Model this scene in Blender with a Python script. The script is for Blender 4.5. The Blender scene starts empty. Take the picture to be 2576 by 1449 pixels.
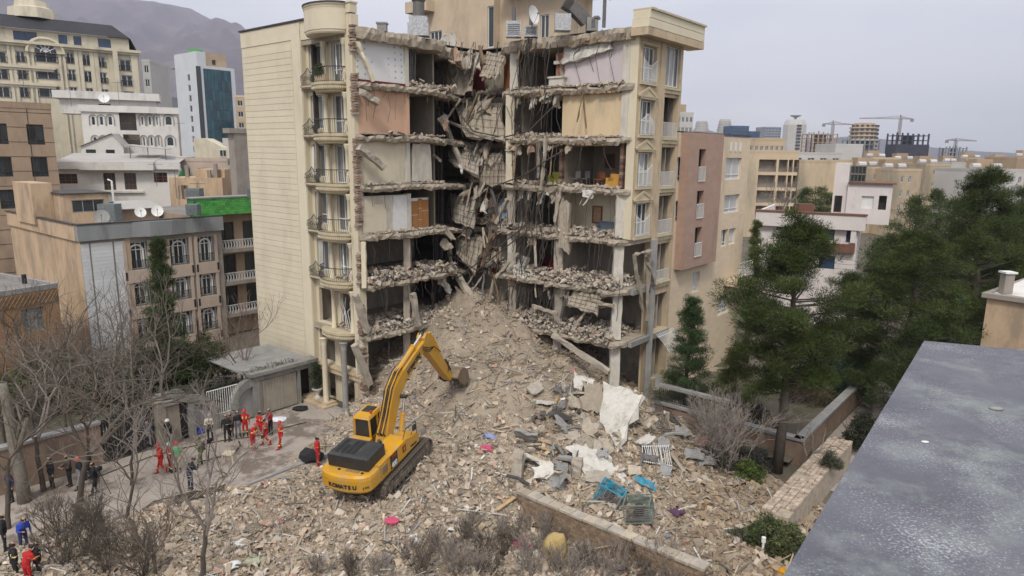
import bpy, bmesh, math, random
import numpy as np
from mathutils import Vector, Matrix, noise
PI = math.pi
SC = bpy.context.scene
COL = SC.collection
# ---------------------------------------------------------------- camera, sky, sun, exposure
CAM_H = 17.6; FPX = 1720.0; PITCH = math.radians(11.2); ROLL = math.radians(0.69)
_d = Vector((0, math.cos(PITCH), -math.sin(PITCH)))
_r0 = Vector((1, 0, 0)); _u0 = Vector((0, math.sin(PITCH), math.cos(PITCH)))
_r = _r0*math.cos(ROLL)+_u0*math.sin(ROLL); _u = -_r0*math.sin(ROLL)+_u0*math.cos(ROLL)
cd = bpy.data.cameras.new('camera'); cam = bpy.data.objects.new('camera', cd); COL.objects.link(cam)
cam.matrix_world = Matrix(((_r.x, _u.x, -_d.x, 0), (_r.y, _u.y, -_d.y, 0), (_r.z, _u.z, -_d.z, CAM_H), (0, 0, 0, 1)))
cd.sensor_width = 36; cd.lens = 36*FPX/2576; cd.clip_start = 0.05; cd.clip_end = 30000
SC.camera = cam
SUN_EL, SUN_AZ = math.radians(50), math.radians(-168)      # azimuth from +Y towards +X
world = bpy.data.worlds.new('World'); SC.world = world; world.use_nodes = True
_nt = world.node_tree; _nt.nodes.clear()
_out = _nt.nodes.new('ShaderNodeOutputWorld'); _bg = _nt.nodes.new('ShaderNodeBackground')
_sky = _nt.nodes.new('ShaderNodeTexSky'); _sky.sky_type = 'NISHITA'; _sky.sun_disc = False
_sky.sun_elevation = SUN_EL; _sky.sun_rotation = SUN_AZ; _sky.air_density = 1.0; _sky.dust_density = 4.0; _sky.altitude = 1400
_mix = _nt.nodes.new('ShaderNodeMix'); _mix.data_type = 'RGBA'
_tc = _nt.nodes.new('ShaderNodeTexCoord'); _mp = _nt.nodes.new('ShaderNodeMapping'); _mp.inputs['Scale'].default_value = (1, 1, 4.5)
_nz = _nt.nodes.new('ShaderNodeTexNoise'); _nz.inputs['Scale'].default_value = 1.6; _nz.inputs['Detail'].default_value = 6
_cr = _nt.nodes.new('ShaderNodeValToRGB')
_cr.color_ramp.elements[0].position = .40; _cr.color_ramp.elements[0].color = (6.3, 6.6, 7.1, 1)
_cr.color_ramp.elements[1].position = .64; _cr.color_ramp.elements[1].color = (9.2, 9.2, 9.3, 1)
L = _nt.links.new
L(_tc.outputs['Generated'], _mp.inputs[0]); L(_mp.outputs[0], _nz.inputs[0]); L(_nz.outputs[0], _cr.inputs[0])
_mix.inputs[0].default_value = .9
L(_sky.outputs[0], _mix.inputs[6]); L(_cr.outputs[0], _mix.inputs[7]); L(_mix.outputs[2], _bg.inputs[0]); L(_bg.outputs[0], _out.inputs[0])
_bg.inputs[1].default_value = 0.093
sd = bpy.data.lights.new('sun', 'SUN'); sun = bpy.data.objects.new('sun', sd); COL.objects.link(sun)
sd.energy = 1.5; sd.angle = math.radians(12); sd.color = (1, .95, .87)
_sv = Vector((math.sin(SUN_AZ)*math.cos(SUN_EL), math.cos(SUN_AZ)*math.cos(SUN_EL), math.sin(SUN_EL)))
sun.rotation_euler = _sv.to_track_quat('Z', 'Y').to_euler(); sun.location = (0, 0, 60)
SC.view_settings.view_transform = 'Standard'; SC.view_settings.look = 'None'; SC.view_settings.gamma = 1
SC.view_settings.exposure = 0.78; SC.view_settings.use_curve_mapping = False
SC.render.engine = 'CYCLES'; SC.cycles.max_bounces = 6; SC.cycles.diffuse_bounces = 2; SC.cycles.transparent_max_bounces = 6

# ---------------------------------------------------------------- pixel helpers (2576 x 1449 grid of the photograph)
CP = Vector((0, 0, CAM_H))
def ray(x, y): return _d*FPX+_r*(x-1288)-_u*(y-724.5)
def atz(x, y, z):
    v = ray(x, y); return CP+v*((z-CAM_H)/v.z)
def aty(x, y, Y):
    v = ray(x, y); return CP+v*(Y/v.y)
rnd = random.Random(7)
def rr(a, b): return rnd.uniform(a, b)

# ---------------------------------------------------------------- mesh helpers
OFF = {}
class MB:
    def __init__(s): s.v = []; s.f = []; s.m = []
    def add(s, vs, fs, m=0):
        b = len(s.v); s.v += [tuple(v) for v in vs]; s.f += [tuple(i+b for i in f) for f in fs]; s.m += [m]*len(fs); return s
    def hexa(s, p, m=0):   # 4 bottom ccw, 4 top
        return s.add(p, [(3, 2, 1, 0), (4, 5, 6, 7), (0, 1, 5, 4), (1, 2, 6, 5), (2, 3, 7, 6), (3, 0, 4, 7)], m)
    def box(s, x0, x1, y0, y1, z0, z1, m=0):
        return s.hexa([(x0, y0, z0), (x1, y0, z0), (x1, y1, z0), (x0, y1, z0), (x0, y0, z1), (x1, y0, z1), (x1, y1, z1), (x0, y1, z1)], m)
    def beam(s, a, b, w, h, up=(0, 0, 1), m=0, w2=None, h2=None):
        a, b = Vector(a), Vector(b); d = (b-a).normalized(); up = Vector(up)
        x = d.cross(up)
        if x.length < 1e-4: x = d.cross(Vector((1, 0, 0)))
        x.normalize(); z = x.cross(d)
        w2 = w if w2 is None else w2; h2 = h if h2 is None else h2
        q = [a-x*w/2-z*h/2, a+x*w/2-z*h/2, b+x*w2/2-z*h2/2, b-x*w2/2-z*h2/2, a-x*w/2+z*h/2, a+x*w/2+z*h/2, b+x*w2/2+z*h2/2, b-x*w2/2+z*h2/2]
        return s.hexa(q, m)
    def tube(s, pts, r, n=6, m=0, caps=True):
        pts = [Vector(p) for p in pts]; k = len(pts)
        if not hasattr(r, '__len__'): r = [r]*k
        b = len(s.v); px = None
        for i, p in enumerate(pts):
            d = (pts[min(i+1, k-1)]-pts[max(i-1, 0)])
            d = d.normalized() if d.length > 1e-9 else Vector((0, 0, 1))
            if px is None:
                px = d.orthogonal().normalized()
            else:
                px = px-d*px.dot(d)
                px = px.normalized() if px.length > 1e-6 else d.orthogonal().normalized()
            py = d.cross(px)
            for j in range(n):
                a = 2*PI*j/n; s.v.append(tuple(p+(px*math.cos(a)+py*math.sin(a))*r[i]))
        for i in range(k-1):
            for j in range(n):
                j2 = (j+1) % n
                s.f.append((b+i*n+j, b+i*n+j2, b+(i+1)*n+j2, b+(i+1)*n+j)); s.m.append(m)
        if caps and n > 2:
            s.f.append(tuple(b+j for j in range(n))[::-1]); s.m.append(m)
            s.f.append(tuple(b+(k-1)*n+j for j in range(n))); s.m.append(m)
        return s
    def prism(s, poly, axis, m=0):     # poly: list of 3D points (flat), extruded by the vector axis
        n = len(poly); a = Vector(axis); p = [Vector(q) for q in poly]
        return s.add(p+[q+a for q in p], [tuple(range(n))[::-1], tuple(range(n, 2*n))]+[(i, (i+1) % n, (i+1) % n+n, i+n) for i in range(n)], m)
    def lathe(s, c, prof, n=12, m=0, a0=0, a1=2*PI, ax=(1, 0, 0), ay=(0, 1, 0), ex=1, ey=1):
        c = Vector(c); ax = Vector(ax); ay = Vector(ay); b = len(s.v); full = abs(a1-a0-2*PI) < 1e-6; cols = n if full else n+1
        for i in range(cols):
            a = a0+(a1-a0)*i/n
            for r_, z in prof: s.v.append(tuple(c+ax*(math.cos(a)*r_*ex)+ay*(math.sin(a)*r_*ey)+Vector((0, 0, z))))
        k = len(prof)
        for i in range(n):
            i2 = (i+1) % cols
            for j in range(k-1):
                s.f.append((b+i*k+j, b+i2*k+j, b+i2*k+j+1, b+i*k+j+1)); s.m.append(m)
        return s
    def build(s, name, mat, parent=None, smooth=False, label=None, cat=None, group=None, kind=None, M=None, origin=None):
        vs = s.v
        if M is not None: vs = [tuple(M @ Vector(v)) for v in vs]
        if parent is not None: off = OFF[parent.name]
        elif kind == 'structure' or not vs: off = (0, 0, 0)
        elif origin is not None: off = tuple(origin)
        else:
            a = np.array(vs); off = ((a[:, 0].min()+a[:, 0].max())/2, (a[:, 1].min()+a[:, 1].max())/2, a[:, 2].min())
        a = np.array(vs, dtype=np.float64).reshape(-1, 3)-np.array(off)
        me = bpy.data.meshes.new(name); me.from_pydata(a.tolist(), [], s.f)
        mats = mat if isinstance(mat, (list, tuple)) else [mat]
        for q in mats: me.materials.append(MAT[q] if isinstance(q, str) else q)
        if len(mats) > 1: me.polygons.foreach_set('material_index', s.m)
        if smooth: me.polygons.foreach_set('use_smooth', [True]*len(me.polygons))
        o = bpy.data.objects.new(name, me); COL.objects.link(o)
        if parent is not None: o.parent = parent
        else: o.location = off
        OFF[o.name] = off
        tag(o, label, cat, group, kind)
        return o
def tag(o, label=None, cat=None, group=None, kind=None):
    if label: o['label'] = label
    if cat: o['category'] = cat
    if group: o['group'] = group
    if kind: o['kind'] = kind
    return o
def thing(name, label, cat, loc=(0, 0, 0), group=None):
    o = bpy.data.objects.new(name, None); COL.objects.link(o); o.location = loc; o.empty_display_size = .3
    OFF[o.name] = tuple(loc); return tag(o, label, cat, group)
def share(o, name, parent, M):      # another object on the same mesh, placed by matrix M in the parent's space
    c = bpy.data.objects.new(name, o.data); COL.objects.link(c); c.parent = parent; c.matrix_local = M
    OFF[c.name] = OFF[parent.name]; return c
def recalc(o):
    bm = bmesh.new(); bm.from_mesh(o.data); bmesh.ops.recalc_face_normals(bm, faces=bm.faces); bm.to_mesh(o.data); bm.free(); return o
def copytree(o, parent=None, loc=None, rotz=None, label=None):
    c = o.copy(); COL.objects.link(c); c.parent = parent; OFF[c.name] = OFF.get(o.name, (0, 0, 0))
    if loc is not None: c.location = loc
    if rotz is not None: c.rotation_euler = (0, 0, rotz)
    if label: c['label'] = label
    for ch in list(o.children): copytree(ch, c)
    return c

# ---------------------------------------------------------------- materials
MAT = {}
def mat(name, c, c2=None, sc=2.0, rough=.85, bump=.0, bsc=20, metal=0, streak=0, spec=.35, em=None, rand=0, attr=None, trans=0, detail=6, alpha=1, dirt=None, dsc=.6, dpos=(.5, .7)):
    m = bpy.data.materials.new(name); m.use_nodes = True; nt = m.node_tree; N = nt.nodes; Lk = nt.links.new
    p = N['Principled BSDF']; p.inputs['Roughness'].default_value = rough; p.inputs['Metallic'].default_value = metal
    p.inputs['Specular IOR Level'].default_value = spec
    def rgb(q): return (q[0], q[1], q[2], 1)
    tc = N.new('ShaderNodeTexCoord'); vec = tc.outputs['Object']
    if streak:
        mp = N.new('ShaderNodeMapping'); mp.inputs['Scale'].default_value = (1, 1, streak); Lk(vec, mp.inputs[0]); vec2 = mp.outputs[0]
    else: vec2 = vec
    if attr:
        at = N.new('ShaderNodeVertexColor'); at.layer_name = attr; base = at.outputs[0]
    elif c2 is not None:
        nz = N.new('ShaderNodeTexNoise'); nz.inputs['Scale'].default_value = sc; nz.inputs['Detail'].default_value = detail; nz.inputs['Roughness'].default_value = .65
        Lk(vec2, nz.inputs[0])
        ra = N.new('ShaderNodeValToRGB'); ra.color_ramp.elements[0].position = .32; ra.color_ramp.elements[1].position = .68
        ra.color_ramp.elements[0].color = rgb(c); ra.color_ramp.elements[1].color = rgb(c2); Lk(nz.outputs[0], ra.inputs[0]); base = ra.outputs[0]
    else:
        q = N.new('ShaderNodeRGB'); q.outputs[0].default_value = rgb(c); base = q.outputs[0]
    if dirt is not None:
        n2 = N.new('ShaderNodeTexNoise'); n2.inputs['Scale'].default_value = dsc; n2.inputs['Detail'].default_value = 8; n2.inputs['Roughness'].default_value = .7
        mp2 = N.new('ShaderNodeMapping'); mp2.inputs['Scale'].default_value = (1, 1, .3); mp2.inputs['Location'].default_value = (3.1, 7.7, 1.3); Lk(vec, mp2.inputs[0]); Lk(mp2.outputs[0], n2.inputs[0])
        mr = N.new('ShaderNodeMapRange'); mr.inputs[1].default_value = dpos[0]; mr.inputs[2].default_value = dpos[1]; Lk(n2.outputs[0], mr.inputs[0])
        mx = N.new('ShaderNodeMix'); mx.data_type = 'RGBA'; Lk(mr.outputs[0], mx.inputs[0]); Lk(base, mx.inputs[6]); mx.inputs[7].default_value = rgb(dirt); base = mx.outputs[2]
    if rand:
        oi = N.new('ShaderNodeObjectInfo'); hs = N.new('ShaderNodeHueSaturation'); m2 = N.new('ShaderNodeMapRange')
        m2.inputs[3].default_value = 1-rand; m2.inputs[4].default_value = 1+rand; Lk(oi.outputs['Random'], m2.inputs[0]); Lk(m2.outputs[0], hs.inputs['Value']); Lk(base, hs.inputs['Color']); base = hs.outputs[0]
    Lk(base, p.inputs['Base Color'])
    if bump:
        n3 = N.new('ShaderNodeTexNoise'); n3.inputs['Scale'].default_value = bsc; n3.inputs['Detail'].default_value = 8; Lk(vec, n3.inputs[0])
        bp = N.new('ShaderNodeBump'); bp.inputs['Strength'].default_value = bump; bp.inputs['Distance'].default_value = .05; Lk(n3.outputs[0], bp.inputs['Height']); Lk(bp.outputs[0], p.inputs['Normal'])
    if trans: p.inputs['Transmission Weight'].default_value = trans
    if alpha < 1: p.inputs['Alpha'].default_value = alpha
    MAT[name] = m; return m
mat('cream', (.70, .62, .455), (.64, .56, .41), 1.2, .8, .12, 60, streak=.25, dirt=(.42, .35, .24), dsc=.9, dpos=(.58, .8))
mat('cream_panel', (.72, .64, .48), (.67, .59, .44), .8, .75, .08, 60, dirt=(.52, .45, .33), dsc=.55, dpos=(.52, .85), rand=.03)
mat('cream_trim', (.58, .49, .33), (.50, .42, .28), 2, .8, .15, 40, dirt=(.33, .28, .2), dsc=2, dpos=(.52, .75))
mat('stucco_tan', (.58, .46, .31), (.51, .40, .27), 1.2, .9, .2, 30, dirt=(.30, .24, .17), dsc=1.2, dpos=(.5, .72))
mat('concrete', (.44, .39, .32), (.31, .275, .23), 2.2, .95, .5, 18, dirt=(.50, .43, .34), dsc=2.5, dpos=(.45, .65))
mat('concrete_dust', (.48, .41, .32), (.32, .27, .21), 3.0, .97, .8, 14, dirt=(.18, .155, .125), dsc=3.5, dpos=(.58, .75))
mat('concrete_grey', (.34, .33, .31), (.25, .245, .235), 1.2, .9, .3, 25, dirt=(.18, .175, .17), dsc=1, dpos=(.52, .8))
mat('plaster_white', (.66, .62, .54), (.56, .52, .44), 1.5, .9, .2, 30, dirt=(.40, .34, .27), dsc=1.2, dpos=(.5, .75))
mat('plaster_inner', (.36, .31, .245), (.27, .235, .185), 1.3, .95, .3, 20, dirt=(.24, .2, .155), dsc=1.3, dpos=(.5, .72))  # inner plaster, albedo lowered to deepen the shade of the open rooms
mat('pink_wall', (.68, .44, .30), (.62, .395, .27), 1.0, .9, .1, 30, dirt=(.42, .32, .24), dsc=.8, dpos=(.58, .8))
mat('beige_wall', (.70, .62, .47), (.63, .56, .42), 1.0, .9, .12, 30, dirt=(.38, .33, .26), dsc=.9, dpos=(.55, .8))
mat('lilac_wall', (.64, .56, .56), (.58, .51, .51), 1.0, .9, .1, 30, dirt=(.40, .35, .32), dsc=.9, dpos=(.58, .8))
mat('yellow_wall', (.72, .56, .35), (.65, .51, .32), 1.0, .9, .1, 30, streak=.2, dirt=(.45, .37, .26), dsc=.9, dpos=(.56, .8))
mat('painted_room_shade', (.06, .05, .042), (.035, .03, .027), 1.0, .95)  # near-black: the shade of deep rooms put into the wall colour
mat('white_paint', (.78, .77, .74), (.70, .69, .66), 3, .6)
mat('white_frame', (.72, .72, .70), None, rough=.45, spec=.5)
mat('white_rail', (.55, .55, .53), None, rough=.5)
mat('iron', (.035, .037, .036), (.06, .06, .055), 8, .55, spec=.5)
mat('steel', (.20, .19, .18), (.13, .12, .11), 4, .6, metal=.4, spec=.5)
mat('rebar', (.10, .075, .06), (.06, .05, .045), 5, .8)
mat('cable', (.05, .048, .045), None, rough=.7)
mat('glass', (.05, .06, .065), (.025, .03, .032), .35, .08, spec=.6, rand=.4)
mat('glass_curtain', (.30, .30, .28), (.10, .10, .10), 1.1, .18, spec=.6, rand=.5, streak=.05)
mat('curtained', (.62, .60, .58), (.46, .45, .43), 2, .3, streak=.05, rand=.15)
mat('curtain', (.60, .58, .54), (.42, .40, .37), 2.5, .95, streak=.03)
mat('pent_render', (.62, .50, .36), (.54, .43, .31), .8, .9, .15, 30, dirt=(.40, .31, .22), dsc=.8, dpos=(.48, .7))
mat('dark_trim', (.07, .06, .055), (.045, .04, .038), 3, .6)
mat('red_wood', (.16, .03, .025), (.10, .02, .018), 2, .5)
mat('brown_wood', (.26, .10, .035), (.18, .065, .025), 2, .6, streak=.15)
mat('orange_wood', (.42, .20, .07), (.34, .155, .055), 2, .6)
mat('pale_blue', (.22, .42, .68), (.18, .35, .58), 2, .8, dirt=(.35, .33, .28), dsc=2)
mat('brick_red', (.30, .12, .08), (.22, .09, .06), 6, .9, .3, 20, dirt=(.38, .32, .26), dsc=4, dpos=(.48, .62))
mat('brick_tan', (.44, .31, .17), (.34, .235, .13), 5, .95, .4, 20, rand=.2)
mat('rubble_white', (.66, .63, .57), (.55, .52, .46), 3, .95, .5, 12, dirt=(.38, .33, .26), dsc=2, dpos=(.5, .68))

# ---------------------------------------------------------------- facade frames and the street grid
DS = Vector((.77, -.64, 0)).normalized()      # towards the right and the viewer
DT = Vector((-DS.y, DS.x, 0))                 # towards the right and away
class Fr:
    def __init__(s, P, U):
        s.P = Vector((P[0], P[1], 0)); s.U = Vector((U[0], U[1], 0)).normalized(); s.N = Vector((s.U.y, -s.U.x, 0))
    def pt(s, u, z, d=0): return s.P+s.U*u+s.N*d+Vector((0, 0, z))
    def pix(s, x, y, d=0):
        v = ray(x, y); P = s.P+s.N*d; k = (P-CP).dot(s.N)/v.dot(s.N); q = CP+v*k
        return (q-P).dot(s.U), q.z
    def u(s, x, y, d=0): return s.pix(x, y, d)[0]
    def z(s, x, y, d=0): return s.pix(x, y, d)[1]
    def box(s, mb, u0, u1, z0, z1, d0, d1, m=0):
        return mb.hexa([s.pt(u0, z0, d1), s.pt(u1, z0, d1), s.pt(u1, z0, d0), s.pt(u0, z0, d0), s.pt(u0, z1, d1), s.pt(u1, z1, d1), s.pt(u1, z1, d0), s.pt(u0, z1, d0)], m)
    def quad(s, mb, u0, u1, z0, z1, d, m=0):
        return mb.add([s.pt(u0, z0, d), s.pt(u1, z0, d), s.pt(u1, z1, d), s.pt(u0, z1, d)], [(0, 1, 2, 3)], m)
    def left(s, depth): return Fr(s.P-s.N*depth, s.N)         # the side seen to the left of this front
    def right(s, w): return Fr(s.P+s.U*w, -s.N)
def wall(mb, fr, u0, u1, z0, z1, ops, dep=.2, d=0, m=0):
    us = sorted({u0, u1, *[max(u0, min(u1, q)) for o in ops for q in o[:2]]}); zs = sorted({z0, z1, *[max(z0, min(z1, q)) for o in ops for q in o[2:4]]})
    for i in range(len(us)-1):
        run = None
        for j in range(len(zs)-1):
            cu = (us[i]+us[i+1])/2; cz = (zs[j]+zs[j+1])/2
            hole = any(o[0] < cu < o[1] and o[2] < cz < o[3] for o in ops)
            if not hole:
                if run is None: run = j
            if hole or j == len(zs)-2:
                if run is not None:
                    e = j if hole else j+1
                    fr.quad(mb, us[i], us[i+1], zs[run], zs[e], d, m); run = None
    for o in ops:
        a, b, c, e = o[:4]
        if a < u0: a = u0-1e-4
        if c < z0: c = z0-1e-4
        if not (len(o) > 4 and o[4] == 'arch'):
            mb.add([fr.pt(a, e, d), fr.pt(b, e, d), fr.pt(b, e, d-dep), fr.pt(a, e, d-dep)], [(0, 1, 2, 3)], m)
        else:
            r_ = (b-a)/2; h = o[5] if len(o) > 5 else r_; k = 10; cu = (a+b)/2
            arc = [(cu-r_*math.cos(PI*i/k), e-h+h*math.sin(PI*i/k)) for i in range(k+1)]
            for i in range(k):
                p, q = arc[i], arc[i+1]
                mb.add([fr.pt(p[0], p[1], d), fr.pt(q[0], q[1], d), fr.pt(q[0], e, d), fr.pt(p[0], e, d)], [(0, 1, 2, 3)], m)
                mb.add([fr.pt(p[0], p[1], d), fr.pt(q[0], q[1], d), fr.pt(q[0], q[1], d-dep), fr.pt(p[0], p[1], d-dep)], [(3, 2, 1, 0)], m)
        if c >= z0: mb.add([fr.pt(a, c, d), fr.pt(b, c, d), fr.pt(b, c, d-dep), fr.pt(a, c, d-dep)], [(3, 2, 1, 0)], m)
        if a >= u0: mb.add([fr.pt(a, c, d), fr.pt(a, e, d), fr.pt(a, e, d-dep), fr.pt(a, c, d-dep)], [(3, 2, 1, 0)], m)
        mb.add([fr.pt(b, c, d), fr.pt(b, e, d), fr.pt(b, e, d-dep), fr.pt(b, c, d-dep)], [(0, 1, 2, 3)], m)
    return mb
def window(fr, u0, u1, z0, z1, root, d=-.14, fm='white_frame', gm='glass', nv=1, hz=(), fw=.06, split=False, arch=False, rail=None, sill=None, t=.05):
    mb = MB()
    fr.box(mb, u0, u0+fw, z0, z1, d-t, d+t); fr.box(mb, u1-fw, u1, z0, z1, d-t, d+t)
    fr.box(mb, u0+fw, u1-fw, z0, z0+fw, d-t, d+t)
    if arch:
        r_ = (u1-u0)/2; cu = (u0+u1)/2; k = 10
        pts = [fr.pt(cu-(r_-fw/2)*math.cos(PI*i/k), z1-r_+(r_-fw/2)*math.sin(PI*i/k), d) for i in range(k+1)]
        for i in range(k): mb.beam(pts[i], pts[i+1], 2*t, fw, fr.N)
    else: fr.box(mb, u0+fw, u1-fw, z1-fw, z1, d-t, d+t)
    for i in range(1, nv): 
        c = u0+(u1-u0)*i/nv; fr.box(mb, c-fw/2, c+fw/2, z0+fw, z1-fw*(1 if not arch else 1.5), d-t*.9, d+t*.9)
    for h in hz:
        c = z0+(z1-z0)*h; fr.box(mb, u0+fw, u1-fw, c-fw/2, c+fw/2, d-t*.8, d+t*.8)
    w = mb.build('window', fm, root)
    if split:
        us = [u0+(u1-u0)*i/nv for i in range(nv+1)]; zs = [z0]+[z0+(z1-z0)*h for h in sorted(hz)]+[z1]
        for i in range(nv):
            for j in range(len(zs)-1):
                b = MB(); fr.quad(b, us[i]+fw/2, us[i+1]-fw/2, zs[j]+fw/2, zs[j+1]-fw/2, d-.012*(1+(i+j) % 2)); b.build('pane', gm, w)
    else:
        b = MB(); fr.quad(b, u0+.01, u1-.01, z0+.01, z1-.01, d-.01); b.build('pane', gm, w)
    if rail: railing(fr, u0-.05, u1+.05, z0, z0+rail, .06, w, 'iron')
    if sill:
        b = MB(); fr.box(b, u0-.08, u1+.08, z0-.1, z0-.002, 0.002, .1); b.build('sill', sill, w)
    return w
def railing(fr, u0, u1, z0, z1, d, parent, m='iron', n=None, r=.014, name='railing'):
    mb = MB(); n = n or max(4, int((u1-u0)/.13))
    mb.tube([fr.pt(u0, z1, d), fr.pt(u1, z1, d)], r*1.6, 5); mb.tube([fr.pt(u0, z0+.06, d), fr.pt(u1, z0+.06, d)], r*1.3, 5)
    for i in range(n+1):
        c = u0+(u1-u0)*i/n; mb.tube([fr.pt(c, z0+.06, d), fr.pt(c, z1, d)], r, 4, caps=False)
    return mb.build(name, m, parent)
# ---------------------------------------------------------------- rough pieces
def jit(v, a): return Vector(v)+Vector((rr(-a, a), rr(-a, a), rr(-a, a)))
def plate(mb, c4, th, n=6, m=4, rag=.12, bump=.03, mi=0):
    """ragged slab through four corner points (ccw seen from the front), th thick, with a broken outline"""
    c = [Vector(p) for p in c4]; nrm = (c[1]-c[0]).cross(c[3]-c[0]).normalized()
    def pt(a, b): return (c[0]*(1-a)+c[1]*a)*(1-b)+(c[3]*(1-a)+c[2]*a)*b
    top, bot = [], []
    for j in range(m+1):
        for i in range(n+1):
            a, b = i/n, j/m; e = i in (0, n) or j in (0, m); p = pt(a, b)
            if e: p = p+(c[1]-c[0]).normalized()*rr(-rag, rag)+(c[3]-c[0]).normalized()*rr(-rag, rag)
            top.append(p+nrm*rr(-bump, bump)); bot.append(p-nrm*(th*rr(.8, 1.15))+(jit((0, 0, 0), rag*.6) if e else Vector((0, 0, 0))))
    k = len(top); W = n+1; fs = []
    for j in range(m):
        for i in range(n):
            a = j*W+i; fs.append((a, a+1, a+W+1, a+W)); fs.append((k+a, k+a+W, k+a+W+1, k+a+1))
    ring = [i for i in range(n)]+[j*W+n for j in range(m)]+[m*W+i for i in range(n, 0, -1)]+[j*W for j in range(m, 0, -1)]
    for i in range(len(ring)):
        a, b = ring[i], ring[(i+1) % len(ring)]; fs.append((b, a, k+a, k+b))
    mb.add(top+bot, fs, mi); return mb
def rebar_net(mb, c4, n=5, m=4, r=.012, off=.04):
    c = [Vector(p) for p in c4]; nrm = (c[1]-c[0]).cross(c[3]-c[0]).normalized()*off
    def pt(a, b): return (c[0]*(1-a)+c[1]*a)*(1-b)+(c[3]*(1-a)+c[2]*a)*b+nrm
    for i in range(n): a = (i+.5)/n; mb.tube([pt(a, -.05), jit(pt(a, .5), .02), pt(a, 1.08)], r, 3, caps=False)
    for j in range(m): b = (j+.5)/m; mb.tube([pt(-.05, b), jit(pt(.5, b), .02), pt(1.08, b)], r, 3, caps=False)
def rbeam(mb, a, b, w, h, n=5, j=.05):
    a, b = Vector(a), Vector(b); d = (b-a).normalized(); x = d.cross(Vector((0, 0, 1)))
    x = x.normalized() if x.length > .01 else Vector((1, 0, 0)); z = x.cross(d); base = len(mb.v)
    for i in range(n+1):
        p = a.lerp(b, i/n)+d*(rr(-.12, .12) if i in (0, n) else 0)
        for sx, sz in ((-1, -1), (1, -1), (1, 1), (-1, 1)):
            mb.v.append(tuple(p+x*(sx*w/2)+z*(sz*h/2)+jit((0, 0, 0), j)))
    for i in range(n):
        for k in range(4):
            k2 = (k+1) % 4; mb.f.append((base+i*4+k, base+i*4+k2, base+i*4+4+k2, base+i*4+4+k)); mb.m.append(0)
    mb.f.append((base+3, base+2, base+1, base)); mb.m.append(0); e = base+n*4; mb.f.append((e, e+1, e+2, e+3)); mb.m.append(0)
    return mb

# ---------------------------------------------------------------- the shattered apartment building
A2 = Vector((-9.8, 44, 0)); NT = 10.43; E2 = A2+DT*NT; W1 = 13.3; W2 = 13.8; TD = 16.1
F1 = Fr(A2-DS*W1, DS); N1 = Fr(A2, DT); N2 = Fr(E2, DS); F3 = Fr(E2+DS*W2, DT)
ZK = [0, 5.5, 9.0, 12.25, 15.45, 18.65, 21.85, 25.1]
def st(s, t, z): return A2+DS*s+DT*t+Vector((0, 0, z))
tower = thing('apartment_building', 'tall cream apartment building with its front corner torn away and rooms laid open', 'building', A2)
def slab(z, th, seed, bite, out):
    rs = random.Random(seed); P = []
    def edge(a, b, jag):
        L_ = math.dist(a, b); n = max(1, int(L_/.2)); nx, ny = (b[1]-a[1])/L_, -(b[0]-a[0])/L_
        ph = rs.uniform(0, 9)
        for i in range(n):
            k = i/n; w = (noise.noise((k*L_*.9+ph, seed, 0))*.35+rs.uniform(-.12, .14))*jag
            P.append((a[0]+(b[0]-a[0])*k+nx*w, a[1]+(b[1]-a[1])*k+ny*w, jag))
    pts = [(-W1+.05, .05), (-.2, .05), (out[0], .3), (out[0]+.1, 6.8), (-.6*bite, 8.6), (-.9*bite, NT+1.2*bite), (2.2, NT+1.3*bite), (3.4, NT-out[1]), (13.3, NT-out[1]*.9), (W2-.05, NT+.2), (W2-.05, TD-.05), (-W1+.05, TD-.05)]
    jg = [0, .3, 1, 1.5, 1.5, 1.6, 1.5, 1, .5, 0, 0, 0]
    for i in range(len(pts)): edge(pts[i], pts[(i+1) % len(pts)], jg[i])
    mb = MB(); n = len(P); lay = []
    for h, w in ((0, 0), (-th*.45, .10), (-th, -.05)):
        lay.append([st(p[0]+p[2]*(rs.uniform(-.07, .07)+w*.6), p[1]-p[2]*(rs.uniform(-.07, .07)+w*.6), z+h+p[2]*(rs.uniform(-.08, .03)-.22*abs(noise.noise((p[0]*.6, p[1]*.6, seed))))-(.35*math.exp(-((p[0]-.8)**2+(p[1]-NT-.3)**2)/5) if p[2] > 1.2 else 0)) for p in P])
    mb.add(lay[0]+lay[1]+lay[2], [tuple(range(n)), tuple(range(2*n, 3*n))[::-1]]+[(q*n+(i+1) % n, q*n+i, (q+1)*n+i, (q+1)*n+(i+1) % n) for q in (0, 1) for i in range(n)])
    return mb
SLABOUT = {1: (.35, .9), 2: (.35, .75), 3: (.3, .45), 4: (.25, .35), 5: (.2, .3), 6: (.2, .3), 7: (.3, .35)}
for k in range(1, 8):
    mb = slab(ZK[k], .36 if k < 7 else .68, 11+k, .6+.12*k if k > 1 else .3, SLABOUT[k]); recalc(mb.build('roof_slab' if k == 7 else 'floor_slab', 'concrete_dust', tower))
# roof skin, dark edge of bitumen felt
mb = MB(); P = [(-W1+.3, .3), (-.5, .3), (-.3, 6.5), (-1.2, 9), (-1, NT+1.8), (2.5, NT+1.8), (3.6, NT+.1), (W2-.6, NT+.2), (W2-.4, TD-.3), (-W1+.3, TD-.3)]
mb.prism([st(s, t, ZK[7]+.012) for s, t in P], (0, 0, .05)); mb.build('roof_felt', 'dark_trim', tower)
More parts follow.
